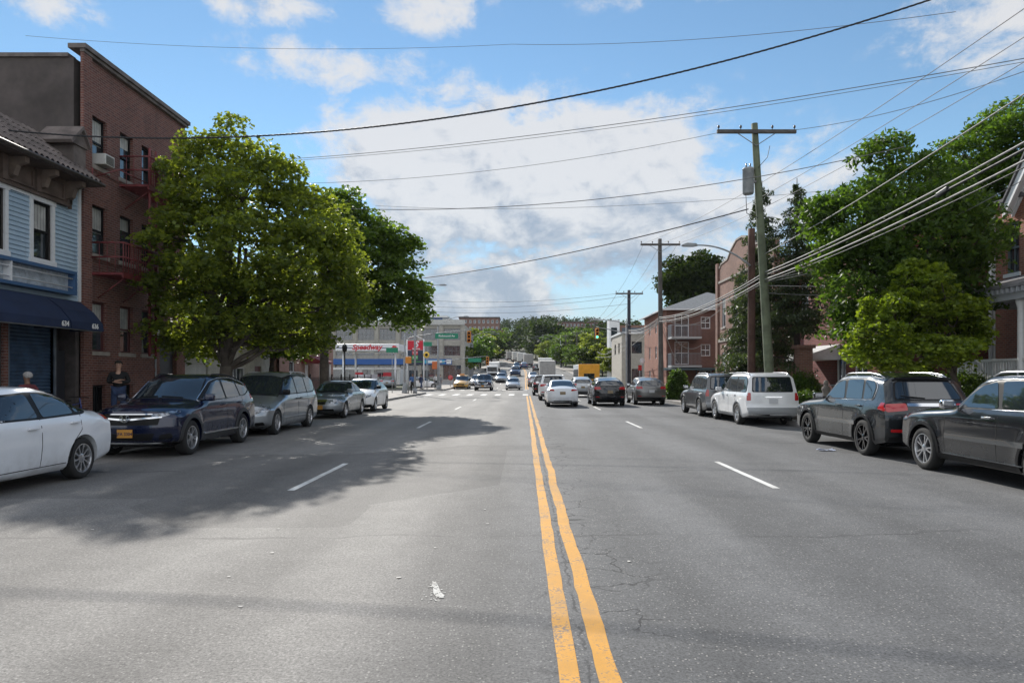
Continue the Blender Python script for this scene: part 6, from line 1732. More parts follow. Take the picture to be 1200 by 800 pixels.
bm = B(); cz = (H+(440-212)/800*27.4)-.14; lathe(bm, [(0, cz-.55), (.19, cz-.55), (.22, cz-.5), (.22, cz+.42), (.24, cz+.44), (.20, cz+.5), (0, cz+.53)], 18, 'Z', (loc.x*.78-.42, -.05, 0))
tr = obj('transformer', bm, STEEL, t1, smooth=False)
bm = B()
for k in (-1, 1): tube(bm, [(loc.x*.78-.42+k*.08, -.05, cz+.5), (loc.x*.78-.42+k*.08, -.05, cz+.68)], .03, 8)
box(bm, loc.x*.78-.25, -.1, cz-.1, loc.x*.78, 0, cz)
obj('bushings', bm, GLINS, tr)
bm = B(); tube(bm, [(loc.x*.78-.5, 0, cz-.5), (loc.x*.78-.46, 0, cz-1.3), (loc.x*.7-.1, -.1, cz-1.5)], .014, 6); tube(bm, [(loc.x+.55, -.2, 10.9-.14), (loc.x+.45, -.2, 10.3), (loc.x+.1, -.16, 9.9)], .012, 6); obj('jumper_wire', bm, BLK, t1)
P2 = Vector((10.0, 30.0, .14))
t2 = pole('short rust brown pole close behind the leaning green one', P2, P2+Vector((0, 0, H+(440-268)/800*30-.14)), .17, .15, WOODB)
P3 = Vector((10.05, 50, .14)); P3t = Vector((9.95, 50, H+160/800*50))
t3 = pole('grey utility pole with crossarm in front of the balconied apartment house', P3, P3t, .19, .14, WOODD, 2.9, .45)
P4 = Vector((10.0, 65.0, .14)); P4t = Vector((10.0, 65.0, H+100/800*65))
t4 = pole('dark utility pole at the far junction corner with notices and signal boxes', P4, P4t, .20, .15, mat('dark_pole', (.035, .04, .055), .8), 2.6, .35)
bm = B(); box(bm, -.26, -.35, 1.0, -.2, -.05, 5.2); tube(bm, [(-.28, -.12, .2), (-.28, -.12, 7)], .05, 8); obj('conduit', bm, STEEL, t4)
for i, (px, Y, top, lab) in enumerate(((676, 150, 388, 'thin dark pole among the trees left of the yellow bus'), (697, 122, 372, 'dark pole rising behind the yellow bus'), (663, 175, 392, 'small distant pole right of the truck queue'))):
    p = at(px, 440, Y); b = Vector((p.x, Y, prof(Y)+.14)); pole(lab, b, Vector((p.x, Y, H+(440-top)/800*Y)), .17, .13, WOODD, 2.2, .4)
def cobra(label, base, h, reach, dirx, m=STEEL, rise=.9, fromz=None, name='street_lamp', parent=None, group='cobra head street lamps'):
    t = thing(name, label, 'street lamp', base, 0, group)
    z0 = fromz if fromz is not None else h-rise
    if fromz is None:
        bm = B(); tube(bm, [(0, 0, 0), (0, 0, h-rise)], .11, 10, .07); lathe(bm, [(.2, 0), (.2, .25), (.12, .5)], 12, 'Z'); obj('pole', bm, m, t)
    bm = B(); pts = []
    for i in range(11):
        q = i/10; pts.append((dirx*reach*q, 0, z0+rise*(1-(1-q)**2.2)))
    tube(bm, pts, .045, 8, .03); a = obj('arm', bm, m, t)
    e = Vector(pts[-1])
    bm = B(); prism(bm, [(0, -.03), (dirx*.2, -.06), (dirx*.62, -.05), (dirx*.7, .0), (dirx*.5, .08), (dirx*.1, .06)], 'Y', -.13, .13)
    bmesh.ops.translate(bm, verts=bm.verts, vec=e); ln = obj('lamp_head', bm, m, a)
    return t
hz = H+(440-312)/800*30
cobra('grey cobra head street lamp reaching left over the road from the brown pole', (10.0-.1, 29.85, 0), 0, 2.3, -1, STEEL, .9, hz, group='cobra head street lamps')
p = at(512, 345, 68); cobra('cobra head street lamp poking out right of the big tree canopy', (-9.9, 62, .14), p.z, 2.2, 1, STEEL, .7)
cobra('cobra head street lamp arching over the blue shop signs at the left of the junction', (-10.2, 80.9, .14), 8.6, 3.0, 1, STEEL, 1.2)
p = at(706, 376, 66); cobra('cobra head street lamp on the dark pole at the right of the junction', (10.0, 64.7, 0), 0, 2.9, -1, STEEL, .5, p.z-.5)
for i, (Y, s) in enumerate(((128, -1), (150, -1), (176, 1), (200, 1), (226, 1), (252, 1))):
    cobra(['first street lamp up the left side of the hill', 'second street lamp up the left side of the hill', 'lowest street lamp on the right side of the hill', 'second street lamp up the right side of the hill', 'third street lamp up the right side of the hill', 'highest street lamp up the right side of the hill'][i],
          (s*10.2+cx(Y), Y, prof(Y)+.14), 8.2, 4.2, -s, STEEL, 1.2)

SIGY = mat('signal_yellow', (.62, .24, .03), .5); SGRN = mat('street_sign_green', (.015, .22, .13), .5)
GON = mat('green_signal_on', (.02, .5, .25), .3, emit=(.1, 1, .55), estr=2.5); LOFF = mat('dark_lens', (.05, .02, .015), .2)
def sighead(parent, x, y, z, face=-1, lit=None, name='signal_head'):
    bm = bevelbox(B(), x-.17, y-.13, z-.52, x+.17, y+.13, z+.52, .03); o = obj(name, bm, SIGY, parent)
    for k, zz in enumerate((.33, 0, -.33)):
        bm = lathe(B(), [(0, 0), (.11, 0), (.11, .03), (0, .045)], 14, 'Y'); l = obj('lens', bm, GON if lit == k else LOFF, o)
        l.location = (x, y+face*.13, z+zz); l.rotation_euler = (0, 0, math.pi if face < 0 else 0)
        bm = B(); tube(bm, [(x, y+face*.13, z+zz+.02), (x, y+face*.32, z+zz+.0)], .13, 10, cap=False); obj('visor', bm, SIGY, o)
    return o
def mast(label, base, h, reach, heads, sign=None, txt=''):
    t = thing('traffic_signal', label, 'traffic signal', base, 0, 'traffic signals at the junction')
    bm = B(); tube(bm, [(0, 0, 0), (0, 0, h)], .085, 10, .06); lathe(bm, [(.28, 0), (.26, .12), (.15, .85), (.09, 1.0)], 8, 'Z'); obj('pole', bm, STEEL, t)
    bm = B(); s = 1 if reach > 0 else -1; pts = [(reach*i/8, 0, h-.5+.9*(i/8)**.6) for i in range(9)]
    tube(bm, pts, .05, 8, .03); tube(bm, [(0, 0, h), (reach*.5, 0, h+.1)], .012, 6); a = obj('mast_arm', bm, STEEL, t)
    for (q, lit, face) in heads:
        sighead(a, reach*q, 0, h-.5+.9*q**.6-.62, face, lit)
    if sign:
        q, w = sign; x = reach*q; z = h-.5+.9*q**.6-.35
        bm = bevelbox(B(), x-w/2, -.09, z-.24, x+w/2, -.06, z+.24, .008); g = obj('street_sign', bm, SGRN, a)
        if txt: text('lettering', txt, .27, WHT, g, (x, -.095, z), '-Y', bold=.006)
    return t
mast('tall signal post at the near left corner with green street name board on its arm', (-10.9, 62.4, .14), 5.4, 6.2, [(.95, None, -1)], (.62, 2.1), 'Richmond Av')
mast('signal post beyond the junction on the left, green board and yellow head on its arm', (-10.3, 83.0, .14), 3.6, 6.0, [(.98, None, -1)], (.72, 1.6), '')
mast('signal mast reaching in from the right side of the junction, yellow head showing green', (10.2, 66.0, .14), 5.9, -3.2, [(.98, 2, -1)])
# pedestrian signals and small signs at the corner
t = thing('pedestrian_signal', 'small yellow pedestrian signal box on its post at the left corner', 'pedestrian signal', (-10.3, 60.9, .14))
bm = B(); tube(bm, [(0, 0, 0), (0, 0, 3.4)], .05, 8); obj('post', bm, STEEL, t)
bm = bevelbox(B(), -.25, -.2, 2.7, .25, .1, 3.3, .03); obj('signal_box', bm, SIGY, t)
for i, (px, Y, z, col, lab) in enumerate(((542, 0, 0, 0, ''),)): pass
def postsign(label, X, Y, h, w, hh, m, name='road_sign', m2=None, round_=False):
    t = thing(name, label, 'sign', (X, Y, prof(Y)+.14)); bm = B(); tube(bm, [(0, 0, 0), (0, 0, h)], .035, 8); obj('post', bm, STEEL, t)
    bm = B()
    if round_: lathe(bm, [(0, -.045), (w/2, -.045), (w/2, -.06), (0, -.06)], 20, 'Y', (0, 0, h-w/2))
    else: bevelbox(bm, -w/2, -.06, h-hh, w/2, -.04, h, .008)
    p_ = obj('sign_plate', bm, m, t)
    return t, p_
t, p_ = postsign('round yellow sign with black centre beside the red price sign', -11.55, 80.9, 4.45, .75, 0, mat('sign_yellow', (.75, .5, .08), .5), round_=True)
bm = lathe(B(), [(0, -.061), (.18, -.061), (.18, -.066), (0, -.066)], 16, 'Y', (0, 0, 4.45-.375)); obj('sign_symbol', bm, BLK, p_)
t, p_ = postsign('orange and red sign on a post in front of the blue shop band', -10.6, 81.4, 3.3, .7, .9, mat('sign_orange', (.6, .15, .04), .5))
postsign('low round red sign near the junction behind the pedestrians', -9.9, 92, 1.6, .7, 0, REDL, round_=True)
postsign('green street name board on a post by the far signal pole', -11.4, 80.9, 5.6, 1.0, .5, SGRN)
postsign('green street name board below the canopy lettering left of the corner', -12.2, 63.2, 4.2, 1.1, .45, SGRN)
postsign('red and white parking sign by the dark pole right of the junction', 10.9, 64.2, 2.6, .35, .5, REDL)
postsign('white round sign by the dark pole right of the junction', 11.3, 65.2, 3.3, .55, 0, WHT, round_=True)
t = thing('street_lamp', 'black old style street lamp post standing in front of the petrol canopy', 'street lamp', (-13.0, 49.5, .14))
bm = B(); tube(bm, [(0, 0, 0), (0, 0, 3.3)], .06, 8, .045); lathe(bm, [(.14, 0), (.12, .3), (.06, .6)], 10, 'Z'); obj('pole', bm, BLK, t)
bm = lathe(B(), [(.05, 3.3), (.16, 3.4), (.2, 3.7), (.1, 3.85), (0, 3.95)], 12, 'Z'); obj('lantern', bm, BLK, t)

# wires
CABLE = mat('black_cable', (.02, .02, .022), .6); CABG = mat('grey_cable', (.16, .16, .16), .6); CABW = mat('pale_cable', (.27, .265, .255), .6)
def wire(label, p0, p1, sag, r, m, seg=40, twist=False, group='overhead wires', pts=None):
    p0, p1 = Vector(p0), Vector(p1); n = seg
    P = pts or [p0.lerp(p1, i/n)-Vector((0, 0, 4*sag*(i/n)*(1-i/n))) for i in range(n+1)]
    bm = B()
    if twist:
        for ph in (0, 2.09, 4.19):
            Q = []
            N = n*8
            for i in range(N+1):
                q = i/N; a = ph+q*(p1-p0).length*2*math.pi/.45; c_ = p0.lerp(p1, q)-Vector((0, 0, 4*sag*q*(1-q)))
                Q.append(c_+Vector((0, math.cos(a), math.sin(a)))*r*.55)
            tube(bm, Q, r*.55, 5)
    else: tube(bm, P, r, 6)
    o = obj('overhead_cable' if r > .011 else 'overhead_wire', bm, m); tag(o, label, 'cable', group); return o
wire('thick twisted black cable sagging across the road nearest overhead', (-14.45, 18, 8.30), (10.6, 14.0, 10.25), 1.5, .021, CABLE, twist=True)
def wp(x0, y0, Y0, x1, y1, Y1): return at(x0, y0, Y0), at(x1, y1, Y1)
a, b = wp(330, 187, 30, 1215, 66, 17); wire('thin wire crossing high behind the thick cable', a, b, .35, .011, CABG)
a, b = wp(330, 189, 30.5, 1215, 70, 17.3); wire('second thin wire running just under the first high one', a, b, .38, .008, CABG)
a = at(250, 214, 33); wire('wire from the tall green pole leftwards over the big tree', a, (8.1, 27.4, 11.55), .7, .009, CABG)
wire('wire from the tall green pole off to the upper right', (10.4, 27.4, 11.55), at(1230, 73, 19), .3, .010, CABG)
a, b = wp(260, 234, 27, 1060, 172, 22); wire('pale cable crossing low over the treetops and behind the green pole', a, b, 1.05, .013, CABG)
a, b = wp(440, 241, 38, 1060, 214, 26); wire('faint thin wire just beneath the pale cable', a, b, .5, .008, CABG)
wire('heavy dark cable from the green pole down left to the trees', at(877, 245, 27.3), at(415, 333, 48), .55, .024, CABLE)
a, b = wp(600, 52, 24, 1120, 14, 16); wire('faint wire near the top of the view', a, b, .25, .007, CABG)
a, b = wp(30, 42, 24, 600, 52, 24); wire('faint wire near the top left of the view', a, b, .3, .006, CABG)
# primary and secondary lines along the right
for i, (xo, lab) in enumerate(((-1.25, 'left'), (.0, 'middle'), (1.25, 'right'))):
    x = 11.2+.75*i; z = 9.55-.08*i
    wire('%s of the three high wires running up the right side' % lab, (x+.4, 4, z+.55), (10.0+xo, 49.9, P3t.z-.35), .9, .010, CABG)
    wire('%s high wire between the grey pole and the junction pole' % lab, (10.0+xo, 49.9, P3t.z-.35), (10.0+xo*.9, 64.9, P4t.z-.25), .3, .010, CABG)
    wire('%s high wire leaving the junction pole up the hill' % lab, (10.0+xo*.9, 64.9, P4t.z-.25), (at(697, 372, 122).x+xo*.7, 122, at(697, 375, 122).z), .9, .016, CABG)
pl = Vector((9.62, 27.3, 5.75))
wire('single grey cable above the thick bundle on the right', (9.6, 27.3, 6.6), (10.5, -4, 9.6), .55, .016, CABW)
for i, (dz, r, m) in enumerate(((0, .030, CABLE), (.12, .022, CABW), (-.16, .024, CABW), (-.26, .014, CABLE))):
    wire(['thickest black cable of the bundle on the right', 'pale cable on top of the thick bundle', 'pale cable under the thick bundle', 'thin dark cable lowest in the thick bundle'][i], pl+Vector((0, 0, dz)), (10.2+.05*i, -6, 8.6+dz*1.6), .75, r, m)
    wire(['thickest black cable between the green and grey poles', 'pale upper cable between the green and grey poles', 'pale lower cable between the green and grey poles', 'thin dark cable between the green and grey poles'][i], pl+Vector((0, 0, dz)), (9.9, 49.9, 5.9+dz), .4, r, m)
    wire(['thickest black cable between the grey and junction poles', 'pale upper cable between the grey and junction poles', 'pale lower cable between the grey and junction poles', 'thin dark cable between the grey and junction poles'][i], (9.9, 49.9, 5.9+dz), (9.9, 64.9, 6.0+dz), .35, r, m)
# looping dead-end clamps on the bundle
bm = B(); c_ = at(1125, 205, 16.0); bevelbox(bm, -.05, -.22, -.06, .05, .22, .06, .03); o = obj('splice_case', bm, BLK); o.location = (9.82, 16.0, 6.05); o.rotation_euler = (R(-8), 0, 0); tag(o, 'small black splice case clipped on the thick bundle of cables', 'splice case')
wire('house drop cable sagging from the green pole to the gabled house eave', (9.7, 27.3, 5.6), (16.5, 24.6, 8.3), .5, .014, CABW)
wire('second house drop cable from the green pole to the gabled house', (9.7, 27.3, 5.5), (14.2, 19.5, 7.3), .45, .011, CABG)
wire('level pale cable from the green pole to the porch', (9.75, 27.3, 5.35), (15.2, 21.5, 4.75), .10, .014, CABW)
wire('lower level cable from the green pole into the small tree', (9.75, 27.3, 5.05), (14.9, 22.8, 4.55), .12, .011, CABG)
for i, (x0, y0, Y0, x1, y1, Y1, sg) in enumerate(((772, 374, 50, 712, 412, 88, .5), (772, 378, 50, 700, 418, 100, .9), (777, 372, 50, 845, 362, 48, .8), (777, 376, 50, 822, 404, 55, 1.0), (738, 388, 65, 700, 412, 105, 1.1), (778, 384, 50, 800, 428, 55, .6))):
    a, b = wp(x0, y0, Y0, x1, y1, Y1)
    wire(['service cable drooping left from the grey pole', 'second service cable drooping left from the grey pole', 'service cable from the grey pole to the brick parapet building', 'service cable from the grey pole to the upper balcony', 'service cable curling left from the junction pole', 'service cable dropping steeply to the balconied house'][i], a, b, sg, .022, CABW)
for i, (yl, yr, YL) in enumerate(((348, 343, 70), (356, 345, 72), (361, 352, 75))):
    a = at(455, yl, YL); b = at(730+3*i, yr+2*i, 65); wire(['upper far wire crossing the road at the junction', 'middle far wire crossing the road at the junction', 'lowest far wire crossing the road at the junction'][i], a, b, .7, .016, CABG)
# ------------------------------------------------------------------ trees
LEAF1 = leafmat('maple_leaf', (.095, .150, .042), .52, .6)
LEAF2 = leafmat('dark_maple_leaf', (.064, .115, .030), .48)
LEAF3 = leafmat('yellow_green_leaf', (.105, .168, .030), .46, .2)
LEAF4 = leafmat('ailanthus_leaf', (.052, .105, .028), .46, .1)
LEAF5 = leafmat('hill_leaf', (.028, .050, .016), .25, 0, .08, .7)
NEED = leafmat('spruce_needle', (.042, .070, .040), .25)
BARK = mat('bark', (.075, .062, .05), .95, var=.4, vscale=3, bump=.8, bscale=12)
BARKD = mat('dark_bark', (.045, .038, .032), .95, var=.4, vscale=3)
def leaves_mesh(name, C, size, rng, lobed=True, up=.55, droop=0.0, aspect=1.5):
    """C: Nx3 leaf centres -> mesh of folded leaf blades"""
    N = len(C)
    nrm = rng.normal(size=(N, 3)); nrm[:, 2] = np.abs(nrm[:, 2])*1.0+up; nrm /= np.linalg.norm(nrm, axis=1)[:, None]
    a = rng.normal(size=(N, 3)); a[:, 2] -= droop; a -= nrm*np.sum(a*nrm, 1)[:, None]; a /= np.linalg.norm(a, axis=1)[:, None]
    b = np.cross(nrm, a); s = size*rng.uniform(.6, 1.35, N)[:, None]
    if lobed:       # two triangles folded on the midrib, five-point outline
        P = [C-a*s*.5*aspect*.7, C+b*s*.5+nrm*s*.12, C+a*s*.55*aspect*.7, C-b*s*.5+nrm*s*.12]
    else: P = [C-a*s*.5*aspect, C+b*s*.28, C+a*s*.5*aspect, C-b*s*.28]
    V = np.stack(P, 1).reshape(-1, 3)
    me = bpy.data.meshes.new(name)
    me.vertices.add(4*N); me.vertices.foreach_set('co', V.astype(np.float32).ravel())
    F = 2*N; me.loops.add(F*3); me.polygons.add(F)
    i = np.arange(N)*4
    idx = np.stack([i, i+1, i+2, i, i+2, i+3], 1).ravel()
    me.loops.foreach_set('vertex_index', idx.astype(np.int32)); me.polygons.foreach_set('loop_start', (np.arange(F)*3).astype(np.int32)); me.polygons.foreach_set('loop_total', np.full(F, 3, np.int32))
    me.update(calc_edges=True)
    at_ = me.attributes.new('tint', 'FLOAT', 'POINT'); tv = np.repeat(rng.random(N), 4)
    at_.data.foreach_set('value', tv.astype(np.float32))
    return me
def tree(label, name, base, blobs, trunk_r, leafm, n_clump, per, clump_r, size, seed, barkm=None, group=None, parts=True, lobed=True, up=.55, cat='tree', lean=(0, 0), shell=.45, droop=0, aspect=1.5, holes=.0, fork=.35, sink=.1):
    """blobs: (x,y,z,rx,ry,rz) relative to base"""
    rng = np.random.default_rng(seed); rnd = random.Random(seed)
    t = thing(name, label, cat, base, 0, group)
    vol = np.array([b[3]*b[4]*b[5] for b in blobs])**.72; pick = rng.choice(len(blobs), n_clump, p=vol/vol.sum())
    cl = []
    for k in range(n_clump):
        b = blobs[pick[k]]
        for _ in range(12):
            d = rng.normal(size=3); d /= np.linalg.norm(d); r = 1-shell*rng.random()**1.4
            p = np.array([b[0]+d[0]*b[3]*r, b[1]+d[1]*b[4]*r, b[2]+d[2]*b[5]*r])
            inside = False
            for q, o in enumerate(blobs):
                if q == pick[k]: continue
                if ((p[0]-o[0])/o[3])**2+((p[1]-o[1])/o[4])**2+((p[2]-o[2])/o[5])**2 < .42: inside = True; break
            if not inside: break
        cl.append(p)
    cl = np.array(cl)
    cr = clump_r*(.5+1.15*rng.random(n_clump)**1.6)
    cnt = np.maximum(3, (per*(cr/clump_r)**2*rng.uniform(.6, 1.3, n_clump))).astype(int)
    idx = np.repeat(np.arange(n_clump), cnt)
    off = rng.normal(size=(len(idx), 3)); off /= np.linalg.norm(off, axis=1)[:, None]
    off *= (rng.random(len(idx))**.33)[:, None]; off[:, 2] = np.where(rng.random(len(idx)) < .7, np.abs(off[:, 2]), off[:, 2])*.62
    C = cl[idx]+off*cr[idx][:, None]
    me = leaves_mesh('crown', C, size, rng, lobed, up, droop, aspect)
    objm('crown', me, leafm, t)
    # trunk, limbs and twigs
    bm = B(); cen = np.mean([b[:3] for b in blobs], 0); zmin = min(b[2]-b[5] for b in blobs)
    top = Vector((cen[0]*.8, cen[1]*.8, cen[2]+.5)); fk = Vector((lean[0], lean[1], max(zmin*.9, cen[2]*fork)))
    def limb(a, b, r0, r1, n=7, wob=.08):
        a, b = Vector(a), Vector(b); L_ = (b-a).length; pts = []
        mid = (a+b)/2+Vector((0, 0, L_*.10))
        for i in range(n+1):
            q = i/n; p = a*(1-q)**2+mid*2*q*(1-q)+b*q*q
            if 0 < i < n: p += Vector((rnd.gauss(0, wob), rnd.gauss(0, wob), rnd.gauss(0, wob)))*L_*.25
            pts.append(p)
        tube(bm, pts, [lerp(r0, r1, (i/n)**.8) for i in range(n+1)], 9 if r0 > .05 else 5); return pts
    tr = [Vector((0, 0, -sink)), Vector((0, 0, .15)), Vector((lean[0]*.3, lean[1]*.3, fk.z*.45)), fk]
    tube(bm, [tr[0], tr[1], tr[1].lerp(tr[2], .5), tr[2], tr[2].lerp(tr[3], .5), tr[3]], [trunk_r*1.45, trunk_r*1.15, trunk_r, trunk_r*.92, trunk_r*.88, trunk_r*.85], 14)
    trk = limb(fk-Vector((0, 0, .1)), top, trunk_r*.8, trunk_r*.2)
    tips = []
    for b in blobs:
        src = trk[rnd.randint(0, 3)]; e = Vector(b[:3]); pp = limb(src, e, trunk_r*.42, trunk_r*.10); tips += pp[3:]
    if parts:
        m_ = min(n_clump, 150)
        for k in rng.choice(n_clump, m_, replace=False):
            c = Vector(cl[k]); s = min(tips, key=lambda p: (p-c).length); limb(s, c, .028*trunk_r/.2, .006, 4, .1)
    obj('trunk', bm, barkm or BARK, t)
    return t
def gap_blobs(L): return L
# big maple nearest on the left (trunk at the kerbside)
def px2(px, Y): return (px-614)/800*Y
def zz(py, Y): return H+(440-py)/800*Y
def blobpx(base, L):
    out = []
    for (px, py, Y, rpx, rpy, ry) in L:
        out.append((px2(px, Y)-base[0], Y-base[1], zz(py, Y)-base[2], rpx/800*Y, ry, rpy/800*Y))
    return out
G_T = 'big street maples on the left'
b0 = (px2(262, 23.4), 23.4, .14)
tree('tall broad maple with yellow green sunlit top, nearest the red fire escape', 'maple_tree', b0, blobpx(b0, [
    (264, 158, 23.6, 15, 20, .6), (252, 188, 23.6, 30, 24, 1.2), (292, 192, 23.7, 28, 24, 1.2), (325, 215, 23.8, 30, 24, 1.4), (240, 228, 23.2, 34, 34, 1.6), (285, 235, 23.0, 46, 40, 2.0),
    (208, 212, 23.0, 15, 10, .6), (184, 200, 23.0, 13, 9, .5), (352, 250, 23.8, 34, 28, 1.6), (382, 272, 24.2, 28, 28, 1.4), (225, 285, 23.0, 38, 40, 1.9), (290, 300, 22.4, 58, 50, 2.4), (355, 310, 23.2, 48, 44, 2.0),
    (402, 318, 24.4, 28, 34, 1.3), (205, 330, 23.2, 26, 34, 1.3), (245, 350, 22.8, 46, 44, 2.1), (310, 362, 22.8, 46, 36, 2.1), (370, 365, 23.8, 36, 28, 1.6), (205, 385, 23.6, 30, 20, 1.2), (270, 392, 24.0, 44, 20, 1.6), (345, 392, 24.2, 34, 18, 1.2), (412, 352, 24.8, 20, 24, 1.0), (196, 405, 24.2, 18, 10, .9), (318, 408, 24.5, 30, 9, 1.0), (232, 414, 24.4, 22, 9, .9), (372, 398, 24.6, 22, 12, .9), (395, 378, 24.8, 20, 16, .9)]),
    .24, LEAF1, 860, 62, .47, .13, 11, group=G_T, lean=(.1, 0))
b1 = (px2(380, 35), 35, .14)
tree('second maple, darker crown reaching out over the road beside the petrol station', 'maple_tree', b1, blobpx(b1, [
    (400, 268, 35.5, 42, 36, 2.1), (432, 300, 35, 42, 42, 2.3), (460, 285, 35.5, 28, 20, 1.3), (380, 330, 35, 52, 52, 2.6), (465, 335, 34.5, 28, 36, 1.7), (478, 358, 34.5, 28, 30, 1.6), (422, 355, 35.5, 34, 28, 2.0), (345, 370, 36, 40, 32, 2.2), (402, 238, 35.5, 22, 12, .8)]),
    .25, LEAF2, 720, 54, .56, .17, 12, group=G_T, fork=.3)
# thin trunks of back-yard trees in the shade behind
for i, (px, Y, rr, lab) in enumerate(((196, 29.5, 2.6, 'dark backyard tree beside the brick apartment building, behind the nearest maple'), (318, 39.5, 2.5, 'dark tree filling the gap between the two street maples'))):
    bb = (px2(px, Y), Y, .13)
    tree(lab, 'tree', bb, [(0, 0, 4.6, rr, rr, 2.0), (.9, .5, 3.6, 1.6, 1.8, 1.3), (-.8, -.3, 5.5, 1.8, 1.8, 1.6)], .16, LEAF2, 330, 34, .5, .17, 30+i, BARKD, parts=False, group='backyard trees')
# right side
G_R = 'leafy trees on the right'
b2 = (12.9, 20.3, .14)
tree('small bright yellow green street tree in front of the porch', 'tree', b2, blobpx(b2, [
    (1083, 345, 20.2, 38, 34, 1.0), (1050, 385, 20.0, 44, 34, 1.1), (1110, 385, 20.6, 42, 34, 1.1), (1080, 415, 20.0, 62, 26, 1.3), (1030, 412, 20.2, 28, 22, .8), (1078, 322, 20.2, 18, 14, .5), (1130, 365, 20.6, 18, 14, .5), (1020, 358, 20.2, 12, 8, .4), (1143, 398, 20.6, 14, 14, .5), (1152, 386, 20.8, 9, 5, .3), (1006, 396, 20.0, 9, 6, .3), (1060, 318, 20.2, 8, 7, .25), (1098, 312, 20.3, 7, 6, .25), (1005, 420, 20.1, 10, 10, .4)]),
    .09, LEAF3, 430, 58, .27, .105, 13, group=G_R)
b3 = (13.4, 22.8, .13)
tree('wide dark green tree with long leaflets between the spruces and the gabled house', 'tree', b3, blobpx(b3, [(a_, b_, c_-2.7, d_, e_, f_*.9) for (a_, b_, c_, d_, e_, f_) in [
    (1010, 265, 25.5, 50, 48, 2.0), (1065, 225, 26, 50, 42, 2.0), (975, 250, 26, 26, 20, 1.1), (1090, 280, 25, 68, 56, 2.4), (1018, 330, 25.5, 50, 44, 1.9), (1130, 262, 25.8, 30, 28, 1.3), (1140, 300, 25.2, 16, 22, .8), (1080, 350, 26, 60, 50, 2.2), (1020, 380, 26.0, 36, 34, 1.6), (1035, 185, 26, 30, 20, 1.0), (970, 300, 26.5, 22, 30, 1.2), (1168, 285, 25.4, 10, 12, .4)]]),
    .22, LEAF4, 800, 54, .52, .16, 14, group=G_R, lobed=False, aspect=1.25, droop=.5, up=.3)
b4 = (20.5, 28, .13)
tree('tallest leafy tree, rising behind the gabled house roof at the right edge', 'tree', b4, blobpx(b4, [
    (1192, 148, 28, 38, 30, 1.8), (1160, 165, 28, 30, 22, 1.4), (1140, 190, 28.5, 40, 34, 1.8), (1220, 180, 28, 50, 50, 2.4), (1170, 225, 28.5, 56, 46, 2.4), (1230, 250, 29, 60, 60, 3.0), (1120, 235, 29, 34, 34, 1.6)]),
    .26, LEAF4, 560, 60, .58, .17, 15, group=G_R, lobed=False, aspect=1.25)
def spruce(label, base, h, rb, seed, group='dark spruces by the leaning pole', z0=1.6):
    rng = np.random.default_rng(seed); rnd = random.Random(seed)
    t = thing('spruce_tree', label, 'tree', base, 0, group)
    pts = []; bm = B(); tube(bm, [(0, 0, -.1), (0, 0, h*.4), (0, 0, h)], [.19, .13, .015], 10)
    z = z0
    while z < h-.15:
        f = 1-(z-1.0)/(h-1.0); L_ = rb*(f**.62)*rnd.uniform(.6, 1.15)+.06; nb = max(4, int(9*f)+3)
        for k in range(nb):
            a = rnd.uniform(0, 2*math.pi); l = L_*rnd.uniform(.6, 1.15); dr = .28*l*rnd.uniform(.4, 1.3)
            e = Vector((math.cos(a)*l, math.sin(a)*l, z-dr+.25*l*(.3)))
            tube(bm, [(0, 0, z), (e.x*.5, e.y*.5, z-dr*.15), tuple(e)], [.03*f+.008, .018*f+.006, .004], 4)
            n = int(72*l)+12
            q = rng.random(n)**.7
            px_ = np.outer(q, [e.x, e.y, 0]); px_[:, 2] = z+(e.z-z)*q**1.3
            side = np.array([-math.sin(a), math.cos(a), 0]); w = (1-q*.6)*.34*l*.6+.08
            px_ += side[None, :]*(rng.uniform(-1, 1, n)*w)[:, None]; px_[:, 2] -= rng.random(n)*.20*(1+l*.3)
            pts.append(px_)
        z += .20+.12*f
    C = np.concatenate(pts)
    objm('crown', leaves_mesh('crown', C, .10, rng, False, .2, 1.2, 2.0), NEED, t); obj('trunk', bm, BARKD, t)
spruce('taller dark spruce just right of the leaning green pole', (px2(934, 32), 32, .13), zz(212, 32), 2.5, 21, z0=4.0)
spruce('dark spruce directly behind the leaning green pole', (px2(893, 33.5), 33.5, .13), zz(215, 33.5), 2.5, 22, z0=2.6)
spruce('lower ragged spruce between the brown pole and the parapet building', (px2(868, 36.5), 36.5, .13), zz(318, 36.5), 1.2, 23)
b5 = (px2(812, 76), 76, .1)
tree('leafy tree showing over the roofs behind the balconied apartment house', 'tree', b5, blobpx(b5, [(800, 325, 76, 26, 20, 3), (825, 318, 76, 22, 20, 3), (785, 335, 76, 14, 12, 1.8), (838, 335, 76, 24, 20, 3), (812, 350, 76, 30, 22, 3)]), .3, LEAF5, 520, 30, .8, .32, 16, group=G_R)
